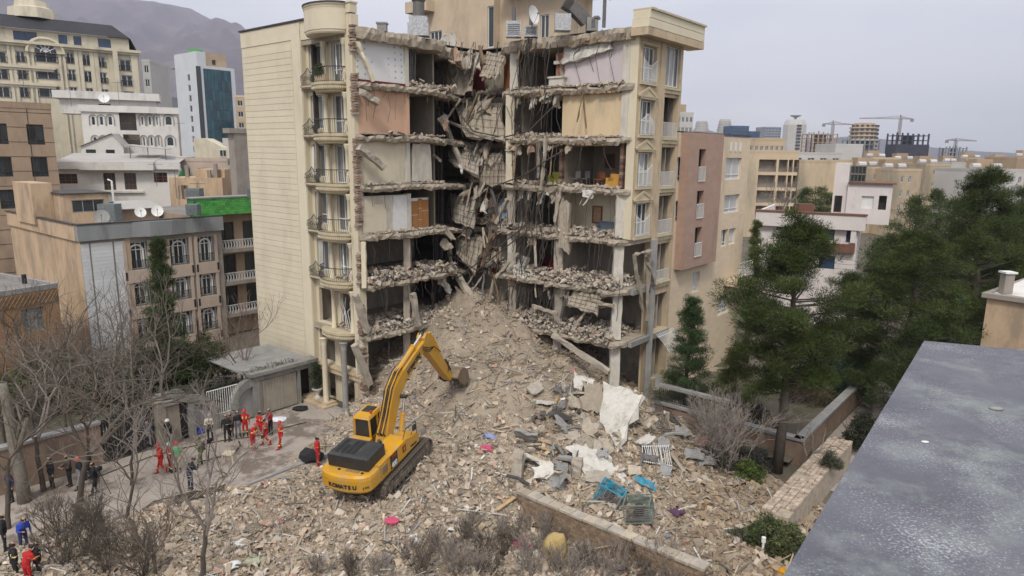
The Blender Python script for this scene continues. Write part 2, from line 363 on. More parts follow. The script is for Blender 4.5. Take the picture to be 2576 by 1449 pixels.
# --- outer walls
mb = MB(); ops = []
for k in range(1, 7):
    ops += [(7.85, 9.62, ZK[k]+(.12 if k < 2 else .35), ZK[k]+2.55), (10.35, 11.8, ZK[k]+.03, ZK[k]+2.5)]
ops += [(7.75, 9.5, 2.75, 5.0), (10.1, 11.9, 2.75, 5.0), (8.4, 9.4, .02, 2.1), (10.4, 11.6, .02, 2.1)]
wall(mb, F1, 7.55, 12.3, 0, 24.75, ops, .25, -.35)
mb.build('wall', 'cream', tower)
mb = MB(); F1.box(mb, 0, 7.55, 0, 25.95, -.45, 0); F1.box(mb, 7.55, 12.3, 24.75, 25.95, -.45, 0)
for a, b in ((12.3, 12.55), (12.55, 12.8), (12.8, 13.05)): F1.box(mb, a, b-.015, .9, 25.95-rr(0, .2), -.5, .05 if a > 12.5 else .02)
mb.build('wall', 'cream', tower)
mb = MB(); lf = F1.left(TD); wall(mb, lf, 0, TD, 0, 25.95, [], .2); bk = Fr(st(W2, TD, 0), -DS); wall(mb, bk, 0, W1+W2, 0, 25.1, [], .2); mb.build('wall', 'cream_trim', tower)
n = 59
for i in range(n):
    z0 = .35+i*.425
    if z0 > 24.3: break
    mb = MB(); F1.box(mb, .12, 6.45, z0+.026, z0+.425, .003, .032); mb.build('panel', 'cream_panel', tower)
mb = MB(); F1.box(mb, 6.5, 7.5, .3, 25.4, .003, .05); F1.box(mb, .0, 7.5, 24.85, 25.9, .003, .04); mb.build('pilaster', 'cream_panel', tower)
mb = MB(); F1.box(mb, -.12, 8.4, 25.952, 26.06, -.5, .12); mb.build('roof_capping', 'dark_trim', tower)
# curved bays, columns, balcony rails on the street front
BC, BX, BY = 10.65, 1.62, .95
def bay_pt(a, r_, z): return F1.pt(BC-math.cos(a)*BX*r_, z, -.02+math.sin(a)*BY*r_)
for k in range(1, 7):
    z = ZK[k]; mb = MB()
    mb.lathe(F1.pt(BC, z, -.02), [(.02, -.62), (.8, -.6), (.84, -.5), (.95, -.42), (.97, -.2), (1.02, -.14), (1.02, 0), (.02, .01)], 18, ax=F1.U, ay=F1.N, a1=PI, ex=BX, ey=BY)
    bal = mb.build('balcony', 'cream_trim', tower, smooth=False)
    mb = MB()
    for i in range(30):                          # dentils under the edge
        a = PI*(i+.5)/30; p = bay_pt(a, .985, z-.32); mb.box(p.x-.022, p.x+.022, p.y-.022, p.y+.022, p.z-.05, p.z+.05)
    mb.build('dentil_band', 'cream_panel', bal)
    if k > 1:
        mb = MB(); top = [bay_pt(PI*i/24, .96, z+.92) for i in range(25)]; mb.tube(top, .03, 5)
        mb.tube([bay_pt(PI*i/24, .95, z+.06) for i in range(25)], .02, 4)
        for i in range(27):
            a = PI*(i+.5)/27; mb.tube([bay_pt(a, .95, z+.05), bay_pt(a, 1.04, z+.25), bay_pt(a, 1.03, z+.4), bay_pt(a, .92, z+.66), bay_pt(a, .96, z+.92)], .013, 4, caps=False)
        mb.build('railing', 'iron', bal)
        # ornate flat rail before the other window
        mb = MB(); a0, a1 = 7.6, 9.35
        mb.tube([F1.pt(a0, z+.55, .18), F1.pt((a0+a1)/2-.3, z+.75, .22), F1.pt((a0+a1)/2, z+1.05, .22), F1.pt((a0+a1)/2+.3, z+.75, .22), F1.pt(a1, z+.8, .18)], .03, 5)
        mb.tube([F1.pt(a0, z-.02, .15), F1.pt(a1, z-.02, .15)], .025, 5)
        for i in range(15):
            c = a0+(a1-a0)*(i+.5)/15; h = .6+.35*math.exp(-((i-7)/2.2)**2); mb.tube([F1.pt(c, z, .16), F1.pt(c+rr(-.03, .03), z+h*.5, .24), F1.pt(c, z+h, .2)], .014, 4, caps=False)
        for i in range(8):
            c = a0+.12+(a1-a0-.2)*i/7; q = rr(.25, .5); mb.tube([F1.pt(c+.1*math.cos(b*PI/4), z+q+.12*math.sin(b*PI/4), .2) for b in range(9)], .016, 4, caps=False)
        mb.build('railing', 'iron', tower)
        mb = MB(); F1.box(mb, 7.5, 9.5, z-.16, z-.04, -.34, .2); F1.box(mb, 7.55, 9.45, z-.24, z-.162, -.34, .12); mb.build('ledge', 'cream_trim', tower)
    # round columns of the bay
    for uc in (9.95, 12.08):
        mb = MB(); zt = ZK[k+1]-.62; c = F1.pt(uc, z, -.06)
        mb.lathe(c, [(.20, 0), (.2, .12), (.15, .18), (.14, zt-z-.42), (.16, zt-z-.40), (.17, zt-z-.3), (.23, zt-z-.08), (.24, zt-z), (.01, zt-z)], 12)
        mb.build('column', 'cream', tower, smooth=True)
# window joinery of the street front
for k in range(1, 7):
    z = ZK[k]
    if k == 1: continue
    d = -.52
    w = window(F1, 7.87, 9.60, z+.37, z+2.53, tower, d=d, nv=3, hz=(.3,) if k % 2 else (), gm='glass_curtain', split=True)
    w = window(F1, 10.37, 11.78, z+.05, z+2.48, tower, d=d, nv=2, hz=(.33,), gm='glass_curtain', split=True)
    if k in (2, 4, 6):    # a leaf swung out of its frame
        mb = MB(); a = F1.pt(8.0 if k == 4 else 10.9, z+2.4, -.3); b = F1.pt(8.45 if k == 4 else 11.5, z+.5, .1); mb.beam(a, b, .07, .05); mb.build('loose_sash', 'white_frame', tower)
mb = MB()   # bent frames of the wrecked first floor
for i in range(7): p = F1.pt(10.3+i*.25, ZK[1]+.1, -.45); mb.tube([p, p+Vector((rr(-.2, .3), 0, 1.2)), p+Vector((rr(-.5, .6), rr(-.4, .1), rr(1.8, 2.5)))], .03, 4)
mb.build('bent_window_frame', 'white_frame', tower)
for k in (2, 4):      # curtains blown out
    mb = MB(); us = [8.0+.06*i for i in range(10)]
    for i in range(9):
        a, b = us[i], us[i+1]; da, db = -.4+.05*(i % 2), -.4+.05*((i+1) % 2)
        mb.add([F1.pt(a, ZK[k]+.5, da), F1.pt(b, ZK[k]+.5, db), F1.pt(b, ZK[k]+2.45, db-.03), F1.pt(a, ZK[k]+2.45, da-.03)], [(0, 1, 2, 3)])
    mb.build('curtain', 'curtain', tower)
# drum parapet over the bays
mb = MB(); mb.lathe(F1.pt(BC, 24.72, -.05), [(.02, 0), (.93, .0), (.97, .1), (.97, .2), (1.0, .22), (1.0, 1.62), (1.04, 1.66), (1.04, 1.74), (.9, 1.74), (.9, 1.0), (.02, 1.0)], 22, ax=F1.U, ay=F1.N, a1=PI, ex=1.9, ey=1.3)
dr = mb.build('curved_parapet', 'cream_panel', tower)
mb = MB(); mb.lathe(F1.pt(BC, 26.46, -.05), [(.88, 0), (1.07, 0), (1.07, .09), (.88, .09)], 22, ax=F1.U, ay=F1.N, a1=PI, ex=1.9, ey=1.3); mb.build('roof_capping', 'dark_trim', dr)
mb = MB()
for i in range(34):
    a = PI*(i+.5)/34; p = F1.pt(BC-math.cos(a)*1.9*1.01, 26.25, -.05+math.sin(a)*1.3*1.01); mb.box(p.x-.025, p.x+.025, p.y-.025, p.y+.025, p.z-.04, p.z+.04)
mb.build('dentil_band', 'cream_trim', dr)
mb = MB(); F1.box(mb, 12.3, 13.05, 25.9, 26.45, -.4, .1); F1.box(mb, 12.25, 13.1, 26.452, 26.55, -.45, .15); mb.build('corner_pier', 'cream', tower)
# entrance: tall columns, plinth beam and steps
for uc, d, mt in ((9.75, .72, 'cream'), (11.75, .55, 'concrete_grey')):
    mb = MB(); mb.lathe(F1.pt(uc, 0, d), [(.30, 0), (.30, .12), (.22, .2), (.2, .3), (.185, 4.3), (.22, 4.4), (.2, 4.5), (.3, 4.85), (.32, 4.88), (.01, 4.88)], 14); mb.build('column', mt, tower, smooth=True)
mb = MB(); F1.box(mb, 7.4, 13.1, 2.25, 2.6, -.6, .25); F1.box(mb, 7.4, 13.0, 2.602, 2.7, -.6, .34); mb.build('plinth_beam', 'stucco_tan', tower)
mb = MB(); F1.box(mb, 7.5, 8.3, 0, 2.24, -.3, .1); F1.box(mb, 12.2, 13, 0, 2.24, -.3, .1); mb.build('pier', 'stucco_tan', tower)
mb = MB(); F1.box(mb, 7.4, 10.5, 0, .14, .26, 1.5); F1.box(mb, 7.4, 10.3, .142, .28, .26, 1.1); mb.build('step', 'stucco_tan', tower)

# --- right end facade
mb = MB(); ops = []
WU0, WU1, BU0, BU1 = .42, 2.15, 3.45, 5.4
for k in range(3, 7): ops.append((WU0, WU1, ZK[k]+.12, ZK[k]+2.25))
for k in range(1, 7): ops.append((BU0, BU1, ZK[k]+.06, ZK[k]+2.62))
ops.append((-1, 2.75, -1, ZK[3]-.1)); ops.append((-1, 2.75, ZK[3]-.11, ZK[3]+.0))
ops.append((3.45, 5.4, 2.0, 4.9))
wall(mb, F3, .02, 5.75, 0, 24.6, ops, .3)
mb.build('wall', 'stucco_tan', tower)
mb = MB(); F3.box(mb, 2.75, 3.44, 0, 24.5, -.45, .06); F3.box(mb, 5.42, 5.78, 0, 24.5, -.4, .05); mb.build('pilaster', 'stucco_tan', tower)
mb = MB(); wall(mb, F3.right(5.76), 0, 5, 0, 24.6, []); mb.build('wall', 'stucco_tan', tower)
for i, (a, b) in enumerate(((24.55, 25.0), (25.03, 25.5), (25.53, 25.98))):
    mb = MB(); F3.box(mb, -.35+.1*i, 7.3, a, b, -.4, .75); mb.build('parapet_band', 'cream_panel' if i else 'stucco_tan', tower)
mb = MB(); F3.box(mb, -.1, 7.4, 25.982, 26.1, -.45, .85); mb.build('cornice', 'cream_trim', tower)
for k in range(3, 7):
    z = ZK[k]
    w = window(F3, WU0+.02, WU1-.02, z+.14, z+2.23, tower, d=-.2, nv=3, hz=(.42,), gm='glass_curtain' if k in (6, 4) else 'glass', split=True)
    mb = MB(); F3.box(mb, WU0-.18, WU1+.18, z-.05, z+.1, .002, .16); F3.box(mb, WU0-.14, WU0-.01, z+.1, z+2.3, .002, .07); F3.box(mb, WU1+.01, WU1+.14, z+.1, z+2.3, .002, .07); F3.box(mb, WU0-.2, WU1+.2, z+2.3, z+2.42, .002, .14)
    if k < 6:
        c = (WU0+WU1)/2; b = z+2.42
        mb.prism([F3.pt(WU0-.3, b, .003), F3.pt(WU1+.3, b, .003), F3.pt(c, b+.5, .003)], F3.N*.08)
        mb.beam(F3.pt(WU0-.36, b+.03, .08), F3.pt(c, b+.58, .08), .18, .09, F3.N); mb.beam(F3.pt(c, b+.58, .08), F3.pt(WU1+.36, b+.03, .08), .18, .09, F3.N)
        F3.box(mb, WU0-.36, WU1+.36, b-.003, b+.07, .083, .17)
    mb.build('window_surround', 'cream_trim', w)
    mb = MB(); n = 15; g = []
    for i in range(n+1):
        q = i/n; h = .95+.42*abs(2*q-1)**1.4 if k != 5 else .8+.5*(1-abs(2*q-1)); c = WU0+(WU1-WU0)*q
        g.append(F3.pt(c, z+.15+h, .13)); mb.tube([F3.pt(c, z+.15, .13), g[-1]], .016, 4, caps=False)
    mb.tube(g, .024, 4); mb.tube([F3.pt(WU0, z+.3, .13), F3.pt(WU1, z+.3, .13)], .02, 4); mb.build('railing', 'white_frame', w)
for k in range(1, 7):
    z = ZK[k]; mb = MB(); F3.box(mb, BU0-.05, BU1+.1, z-.35, z+.02, -1.2, .12); F3.box(mb, BU0-.1, BU1+.16, z-.12, z-.02, .121, .2); bal = mb.build('balcony', 'cream_trim', tower)
    if k == 6:
        w = window(F3, BU0+.05, BU1-.05, z+.1, z+2.6, tower, d=-.12, nv=3, gm='glass_curtain', split=True)
    else:
        mb = MB(); F3.quad(mb, BU0, BU1, z, z+2.7, -1.3); mb.add([F3.pt(BU0, z, -.3), F3.pt(BU0, z+2.7, -.3), F3.pt(BU0, z+2.7, -1.3), F3.pt(BU0, z, -1.3)], [(0, 1, 2, 3)]); mb.add([F3.pt(BU1, z, -.3), F3.pt(BU1, z+2.7, -.3), F3.pt(BU1, z+2.7, -1.3), F3.pt(BU1, z, -1.3)], [(0, 1, 2, 3)]); mb.build('balcony_wall', 'plaster_inner', bal)
        w = window(F3, BU0+.35, BU0+1.35, z+.05, z+2.2, tower, d=-1.24, nv=2, gm='glass_curtain')
        if k > 1: railing(F3, BU0, BU1, z+.02, z+(1.0 if k > 2 else .8), .05, bal, 'white_frame', n=16)
# crushed balcony of the first floor
mb = MB()
for i in range(12): a = F3.pt(3.6+i*.22, ZK[1]-.1, .3); mb.tube([a, a+F3.N*.6+Vector((0, 0, -.5)), a+F3.N*1.2+Vector((rr(-.1, .1), 0, -1.1))], .022, 4)
for q in (.2, .7, 1.15): mb.tube([F3.pt(3.5, ZK[1]-.1-q*.85, .3+q), F3.pt(6.3, ZK[1]-.1-q*.8, .3+q)], .025, 4)
mb.build('bent_railing', 'white_frame', tower)

# --- rooms laid open: left return (N1)
mat('wallpaper', (.62, .62, .62), None, rough=.9)
_m = MAT['wallpaper']; _n = _m.node_tree.nodes; _lk = _m.node_tree.links.new; _p = _n['Principled BSDF']
_tcw = _n.new('ShaderNodeTexCoord'); _vo = _n.new('ShaderNodeTexVoronoi'); _vo.inputs['Scale'].default_value = 2.6; _vo.inputs['Randomness'].default_value = .15
_ra = _n.new('ShaderNodeValToRGB'); _ra.color_ramp.elements[0].position = .12; _ra.color_ramp.elements[0].color = (.34, .36, .46, 1); _ra.color_ramp.elements[1].position = .26; _ra.color_ramp.elements[1].color = (.74, .73, .71, 1)
_lk(_tcw.outputs['Object'], _vo.inputs[0]); _lk(_vo.outputs[0], _ra.inputs[0]); _lk(_ra.outputs[0], _p.inputs['Base Color'])
for k, mt in ((6, 'wallpaper'), (5, 'pink_wall'), (4, 'beige_wall'), (3, 'plaster_white')):
    z0, z1 = ZK[k]+.02, ZK[k+1]-.4
    if k == 3: z1 -= .35
    mb = MB(); N1.box(mb, .25, 4.12, z0, z1, -.5, -.22); mb.build('room_wall', mt, tower)
    mb = MB(); N1.box(mb, 4.12, 4.45, z0-.02, z1+.05, -.6, -.12); mb.build('pillar', 'plaster_white' if k != 5 else 'pink_wall', tower)
    if k == 6: mb = MB(); N1.box(mb, .3, 4.1, z0-.03, z0+.12, -.22, -.1); mb.build('skirting', 'red_wood', tower)
mb = MB(); N1.box(mb, .3, 2.3, ZK[3]+.1, ZK[3]+1.9, -.22, -.17); N1.box(mb, .5, 1.2, ZK[3]+1.2, ZK[3]+2.25, -.22, -.15); mb.build('torn_tiling', 'beige_wall', tower)
mb = MB(); N1.box(mb, 2.9, 4.1, ZK[3]+.1, ZK[3]+2.4, -.21, -.14); mb.build('tiling', 'white_paint', tower)
mb = MB(); plate(mb, [N1.pt(4.65, ZK[4]+.1, -.15), N1.pt(6.5, ZK[4]+.1, -.1), N1.pt(6.35, ZK[5]-.5, -.15), N1.pt(4.7, ZK[5]-.5, -.15)], .15, rag=.08, bump=.005); mb.build('room_wall', 'plaster_white', tower)
# orange cupboard doors on the third floor
mb = MB(); N1.box(mb, 4.6, 6.25, ZK[3]+.05, ZK[3]+2.15, -.6, -.3); cup = mb.build('cupboard', 'white_paint', tower)
for a, b, c, e in ((4.65, 5.2, .1, .95), (4.65, 5.2, 1.02, 1.95), (5.24, 5.6, .1, .6), (5.24, 5.6, .66, 1.4), (5.24, 5.6, 1.46, 2.1), (5.64, 6.2, .1, 1.2), (5.64, 6.2, 1.27, 2.0)):
    mb = MB(); N1.box(mb, a, b, ZK[3]+c, ZK[3]+e, -.298, -.25); mb.build('cupboard_door', 'orange_wood', cup)
# inner partitions of the left wing and the deep core
def part_wall(fr, u0, u1, k, d, m, th=.15, name='partition', z1=None, z0=None):
    mb = MB(); fr.box(mb, u0, u1, ZK[k]+.01 if z0 is None else z0, (ZK[k+1]-.39) if z1 is None else z1, d-th, d); return mb.build(name, m, tower)
for k in range(0, 7):
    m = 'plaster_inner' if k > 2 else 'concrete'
    part_wall(N1, .2, 10, k, -4.8 if k > 2 else -6.0, 'painted_room_shade' if k in (5, 6) else m)  # top floors: room shade painted as near-black walls
    if k > 2: part_wall(N1, 7.35, 7.5, k, -.9, m, th=3.6)
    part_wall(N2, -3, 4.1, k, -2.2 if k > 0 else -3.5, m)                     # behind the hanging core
    part_wall(N2, 4.1, 13.5, k, -4.6, 'painted_room_shade' if k in (5, 6) else m)
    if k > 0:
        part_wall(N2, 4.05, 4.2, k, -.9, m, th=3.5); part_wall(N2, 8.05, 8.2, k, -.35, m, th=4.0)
mb = MB()
for q in range(7): c = 4.75+q*.12; mb.tube([N1.pt(c, ZK[6]+.05, -.5-q*.03), N1.pt(c+rr(-.08, .08), ZK[7]-.5, -.5)], .045, 6)
mb.build('duct_pipes', 'steel', tower)
for k, fr, u, d in ((1, N1, 4.1, -.1), (2, N1, 4.2, -.1), (0, N1, 4.0, -.1), (1, N1, 2.3, -3.2), (2, N1, 2.2, -3.2), (0, N1, .1, -.3)):
    mb = MB(); rbeam(mb, fr.pt(u, ZK[k], d-.22), fr.pt(u, ZK[k+1]-.3, d-.22), .46, .46, 6, .025); mb.build('column', 'concrete', tower)
# leaning broken columns on the left
for x0, y0, x1, y1, d in ((895, 745, 925, 835, .3), (890, 865, 930, 965, .6), (1038, 735, 1052, 825, .5), (905, 370, 968, 425, .45), (905, 228, 950, 258, .5)):
    mb = MB(); a, b = N1.pix(x0, y0, d), N1.pix(x1, y1, d); rbeam(mb, N1.pt(a[0], a[1], d), N1.pt(b[0], b[1], d), .36, .36, 6, .05); mb.build('broken_column', 'concrete', tower)
mb = MB(); rbeam(mb, N1.pt(.05, ZK[7]-.9, .1), N1.pt(1.0, ZK[6]+.1, .35), .32, .2, 7, .05); mb.build('broken_pilaster', 'cream', tower)
mb = MB(); rbeam(mb, N1.pt(.1, ZK[3]-.4, .12), N1.pt(.05, ZK[2]-.2, .15), .3, .16, 6, .03); mb.build('broken_pilaster', 'cream', tower)
mat('tile_dark', (.13, .06, .045), (.20, .13, .10), 9, .6, rand=.5); mat('brick_dusty', (.34, .235, .17), (.26, .18, .13), 5, .95, .4, 20, rand=.3)
# --- right return (N2): coloured party walls
part_wall(N2, 8.15, 12.75, 6, -.12, 'lilac_wall', .2, 'room_wall', ZK[7]-.45)
part_wall(N2, 8.15, 12.75, 5, -.12, 'yellow_wall', .2, 'room_wall')
mb = MB(); plate(mb, [N2.pt(8.3, 23.3, .25), N2.pt(12.0, 24.0, .15), N2.pt(11.7, 24.6, -.05), N2.pt(8.2, 24.1, -.05)], .12, 10, 3, .1, .05); mb.build('hanging_ceiling', 'rubble_white', tower)
mb = MB(); N2.box(mb, 12.72, 13.2, ZK[5], ZK[7]-.45, -.5, .02); mb.build('corner_pillar', 'plaster_white', tower); mb = MB(); N2.box(mb, 13.2, 13.785, ZK[3], 24.6, -.4, -.03); mb.build('wall_end', 'cream', tower)
for i in range(4): mb = MB(); a = N2.pt(9.2+i*.9, 24.4, .05); mb.tube([a, a+Vector((rr(-.3, .3), -.1, -.8)), a+Vector((rr(-.5, .5), -.2, -rr(1.2, 2.6)))], .018, 4); mb.build('cable', 'cable', tower)
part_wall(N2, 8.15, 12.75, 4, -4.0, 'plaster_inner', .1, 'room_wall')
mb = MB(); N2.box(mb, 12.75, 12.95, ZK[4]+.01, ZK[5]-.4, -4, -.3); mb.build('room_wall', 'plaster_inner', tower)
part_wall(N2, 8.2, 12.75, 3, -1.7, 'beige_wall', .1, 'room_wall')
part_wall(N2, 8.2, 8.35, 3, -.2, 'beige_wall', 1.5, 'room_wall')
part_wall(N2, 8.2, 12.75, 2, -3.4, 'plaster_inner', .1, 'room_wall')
for j in range(14):    # tiled jambs of the fourth-floor room
    for u, d in ((8.0, -.1), (12.78, -.02)):
        mb = MB(); N2.box(mb, u, u+.24, ZK[4]+.05+j*.2, ZK[4]+.235+j*.2, d-.3, d+rr(0, .02)); mb.build('tile', 'tile_dark' if (j*7+int(u)) % 5 else 'brick_dusty', tower)
# lower columns of the right return
for k, u, m in ((0, 12.95, 'plaster_white'), (1, 12.95, 'plaster_white'), (2, 12.9, 'plaster_white'), (3, 12.9, 'plaster_white'), (2, 8.1, 'concrete'), (3, 8.1, 'concrete'), (1, 8.2, 'concrete'), (0, 8.2, 'concrete'), (5, 3.8, 'beige_wall'), (4, 3.85, 'beige_wall'), (2, 3.9, 'plaster_white'), (1, 4.0, 'concrete'), (3, 3.8, 'concrete'), (6, 3.95, 'plaster_white')):
    mb = MB(); w = .6 if u < 10 else .62; dd_ = .12 if m == 'beige_wall' else -.12; rbeam(mb, N2.pt(u, ZK[k]-.02, dd_), N2.pt(u, ZK[k+1]-.3, dd_), w, w, 6, .012 if m == 'beige_wall' else .03); mb.build('column', m, tower)
mb = MB(); rbeam(mb, F3.pt(2.95, 0, .1), F3.pt(2.95, ZK[3]-.3, .1), .42, .42, 8, .02); mb.build('column', 'concrete_grey', tower)
mb = MB(); F3.box(mb, .3, 5.6, ZK[1]-.38, ZK[1]-.03, .0, .25); F3.box(mb, .3, 2.7, ZK[2]-.38, ZK[2]-.03, .0, .22); mb.build('edge_beam', 'concrete_grey', tower)
for x0, y0, x1, y1 in ((1595, 640, 1610, 780), (1632, 640, 1622, 800), (1600, 640, 1635, 625), (1625, 650, 1640, 720)):
    a, b = F3.pix(x0, y0, .3), F3.pix(x1, y1, .3); mb = MB(); rbeam(mb, F3.pt(a[0], a[1], .3), F3.pt(b[0], b[1], .5), .26, .04, 7, .08); mb.build('hanging_plaster', 'plaster_inner', tower)
# doors at the back of the core
def door(x0, y0, x1, y1, d, m, name='door', frame=None):
    a, z1 = N2.pix(x0, y0, d); b, z0 = N2.pix(x1, y1, d); mb = MB(); N2.box(mb, a, b, z0, z1, d-.06, d); o = mb.build(name, m, tower)
    if frame:
        mb = MB(); N2.box(mb, a-.12, a, z0, z1+.1, d-.08, d+.05); N2.box(mb, b, b+.12, z0, z1+.1, d-.08, d+.05); N2.box(mb, a, b, z1, z1+.1, d-.08, d+.05); mb.build('door_frame', frame, o)
door(1187, 165, 1218, 242, -1.2, 'red_wood'); door(1268, 142, 1291, 225, -.6, 'brown_wood'); door(1196, 505, 1216, 585, -1.3, 'red_wood')
door(1232, 512, 1255, 580, -1.0, 'beige_wall', 'door', 'plaster_white'); door(1258, 500, 1279, 585, -.9, 'pale_blue', 'painted_panel'); door(1258, 527, 1279, 535, -.87, 'brown_wood', 'panel_rail')
door(1178, 620, 1216, 690, -1.3, 'red_wood'); door(1233, 622, 1256, 692, -.9, 'red_wood', 'door', 'beige_wall'); door(1196, 395, 1213, 460, -1.4, 'painted_room_shade'); door(1320, 160, 1370, 222, -4.5, 'painted_room_shade')  # the near-black ones are sheets painting the shade of open doorways
door(1330, 700, 1395, 640, -3, 'red_wood', 'hanging_cloth')
# kiosk-like stub of a fireplace on the top floor
mb = MB(); N2.box(mb, 7.2, 8.4, ZK[6]+.02, ZK[6]+.6, -.5, .2); N2.box(mb, 7.1, 8.5, ZK[6]+.6, ZK[6]+.72, -.55, .28); N2.box(mb, 7.5, 8.3, ZK[6]+1.5, ZK[6]+1.7, -.5, .1); mb.build('fireplace', 'plaster_white', tower)
mb = MB(); N2.box(mb, 7.55, 8.25, ZK[6]+.722, ZK[6]+1.498, -.5, -.1); N2.box(mb, 7.6, 8.25, ZK[6]+1.702, ZK[6]+2.2, -.45, 0); mb.build('fireplace_breast', 'brick_red', tower)
# bricks showing in the torn roof edge and at the torn wall ends
for i in range(64):
    u = 5.0+8.0*(i % 32)/32+rr(-.05, .05); r_ = i//32; mb = MB(); z = ZK[7]-.42-.14*r_; h = .12
    N2.box(mb, u, u+rr(.18, .24), z-h, z, -.2, SLABOUT[7][1]*.9+rr(-.12, .06)); mb.build('brick', 'brick_tan', tower)
for k in (5, 4):
    for i in range(26): u = 4.4+8.4*i/26; mb = MB(); N2.box(mb, u, u+rr(.15, .26), ZK[k+1]-.52, ZK[k+1]-.40, -.2, .2+rr(-.1, .12)); mb.build('brick', 'brick_tan' if i % 3 else 'brick_dusty', tower)
for i in range(150):
    z = 1.5+i*.158; a = .12*noise.noise((z*.9, 3, 0))+rr(-.05, .08)
    if noise.noise((z*.55, 7, 1)) < -.12: continue
    mb = MB(); N1.box(mb, -.16+a, .1+a+rr(0, .16), z, z+.12, -.42, rr(-.06, .02)); mb.build('brick', 'brick_dusty' if i % 4 else 'concrete', tower)
mat('plank_dark', (.24, .17, .10), (.16, .11, .07), 4, .9)
# --- the hanging wreck of the core: slabs (pixel quad on N2, each corner with its own distance before the torn face)
def hang(name, q, th, m='concrete_dust', net=True, n=6, mm=5, rag=.15, bump=.06, fr=N2):
    c = []
    for x, y, d in q: u, z = fr.pix(x, y, d); c.append(fr.pt(u, z, d))
    mb = MB(); plate(mb, c, th, n, mm, rag, bump); o = mb.build(name, m, tower)
    if net: mb = MB(); rebar_net(mb, c, 6, 5); mb.build('rebar', 'rebar', o)
    return o
hang('broken_slab', [(1142, 238, .6), (1190, 232, .3), (1165, 128, -.4), (1118, 122, -.2)], .18, 'concrete_dust', False)
hang('broken_slab', [(1115, 240, .4), (1145, 245, .5), (1138, 150, -.2), (1100, 150, -.2)], .16, 'concrete', False)
hang('broken_slab', [(1204, 190, .9), (1247, 196, .9), (1270, 140, .1), (1226, 132, .1)], .22)
hang('brick_pier', [(1080, 235, -.2), (1122, 238, -.1), (1120, 172, -.2), (1084, 172, -.3)], .5, 'brick_tan', False, rag=.08)
hang('broken_slab', [(1170, 345, .9), (1262, 350, .8), (1262, 262, -.6), (1140, 250, -.6)], .25, 'concrete_dust')
hang('broken_slab', [(1060, 300, .4), (1105, 285, .5), (1110, 245, .1), (1085, 245, .1)], .2, 'concrete_dust', False)
hang('broken_slab', [(1130, 405, .7), (1200, 438, 1.1), (1212, 380, -.2), (1128, 372, -.4)], .25, 'concrete')
hang('broken_slab', [(1208, 468, .3), (1268, 468, .3), (1268, 388, .1), (1212, 385, .1)], .2, 'concrete_dust')
hang('broken_slab', [(1140, 555, .7), (1185, 575, .9), (1208, 500, 0), (1130, 487, -.2)], .24, 'concrete')
hang('broken_slab', [(1150, 640, .6), (1195, 690, 1.0), (1218, 600, -.1), (1140, 590, -.3)], .3, 'concrete_dust')
hang('broken_slab', [(1182, 800, 1.2), (1208, 805, 1.2), (1212, 758, .6), (1190, 755, .6)], .12, 'rubble_white', False, rag=.06)
hang('broken_slab', [(1290, 690, .7), (1330, 700, .7), (1325, 650, .1), (1300, 640, .1)], .3, 'rubble_white')
hang('broken_slab', [(1405, 620, .5), (1430, 640, .5), (1432, 510, .3), (1408, 505, .3)], .25, 'concrete_dust', False, rag=.12)
hang('broken_slab', [(1425, 770, 1.0), (1500, 790, .9), (1520, 740, .4), (1440, 725, .4)], .2, 'concrete_dust')
hang('hanging_cloth', [(1465, 495, .6), (1492, 500, .6), (1492, 478, .4), (1465, 478, .4)], .02, 'curtain', False, rag=.04)
for x0, y0, d0, x1, y1, d1, w in ((1092, 240, .5, 1165, 425, .9, .25), (1110, 300, .3, 1240, 350, .9, .22), (1060, 140, -.2, 1115, 230, .3, .2), (1150, 690, .6, 1195, 765, 1.3, .4), (1130, 620, .2, 1140, 700, .6, .25), (1340, 770, .8, 1405, 790, 1.0, .18), (1420, 745, .5, 1545, 770, .6, .2), (1440, 830, .8, 1480, 775, .4, .16), (1480, 775, .4, 1540, 768, .3, .16), (1395, 845, 1.4, 1530, 935, 1.6, .28), (1395, 560, .4, 1412, 470, .3, .2), (1360, 480, .9, 1375, 340, .5, .2), (1250, 560, .4, 1275, 500, .4, .22), (1245, 700, .8, 1300, 640, .5, .2), (1085, 735, .3, 1100, 800, .9, .3), (1316, 130, .6, 1330, 95, .3, .12)):
    a, b = N2.pix(x0, y0, d0), N2.pix(x1, y1, d1); mb = MB(); rbeam(mb, N2.pt(a[0], a[1], d0), N2.pt(b[0], b[1], d1), w, w, 7, .06); mb.build('broken_beam', 'concrete' if w > .2 else 'concrete_dust', tower)
for i in range(60):
    k = rnd.choice((2, 3, 4, 5, 5, 6, 6, 7, 7)); lft = rnd.random() < .3
    fr_ = N1 if lft else N2; u = rr(6.8, 10) if lft else rr(-1.2, 1.9); d = rr(-.8, .4); z = ZK[k]-rr(.2, 2.2); w = rr(.25, .8); h = rr(.3, 1.1); t = rr(-.6, .6); s1 = rr(-.5, .5)
    c = [fr_.pt(u+t*h, z-h, d+rr(0, .5)), fr_.pt(u+w+t*h, z-h+s1*w, d+rr(0, .5)), fr_.pt(u+w, z+s1*w, d-rr(0, .3)), fr_.pt(u, z, d-rr(0, .3))]
    mb = MB(); plate(mb, c, rr(.06, .2), 4, 4, .1, .04); mb.build('broken_slab', rnd.choice(('concrete_dust', 'concrete', 'rubble_white', 'concrete_dust', 'brick_dusty')), tower)
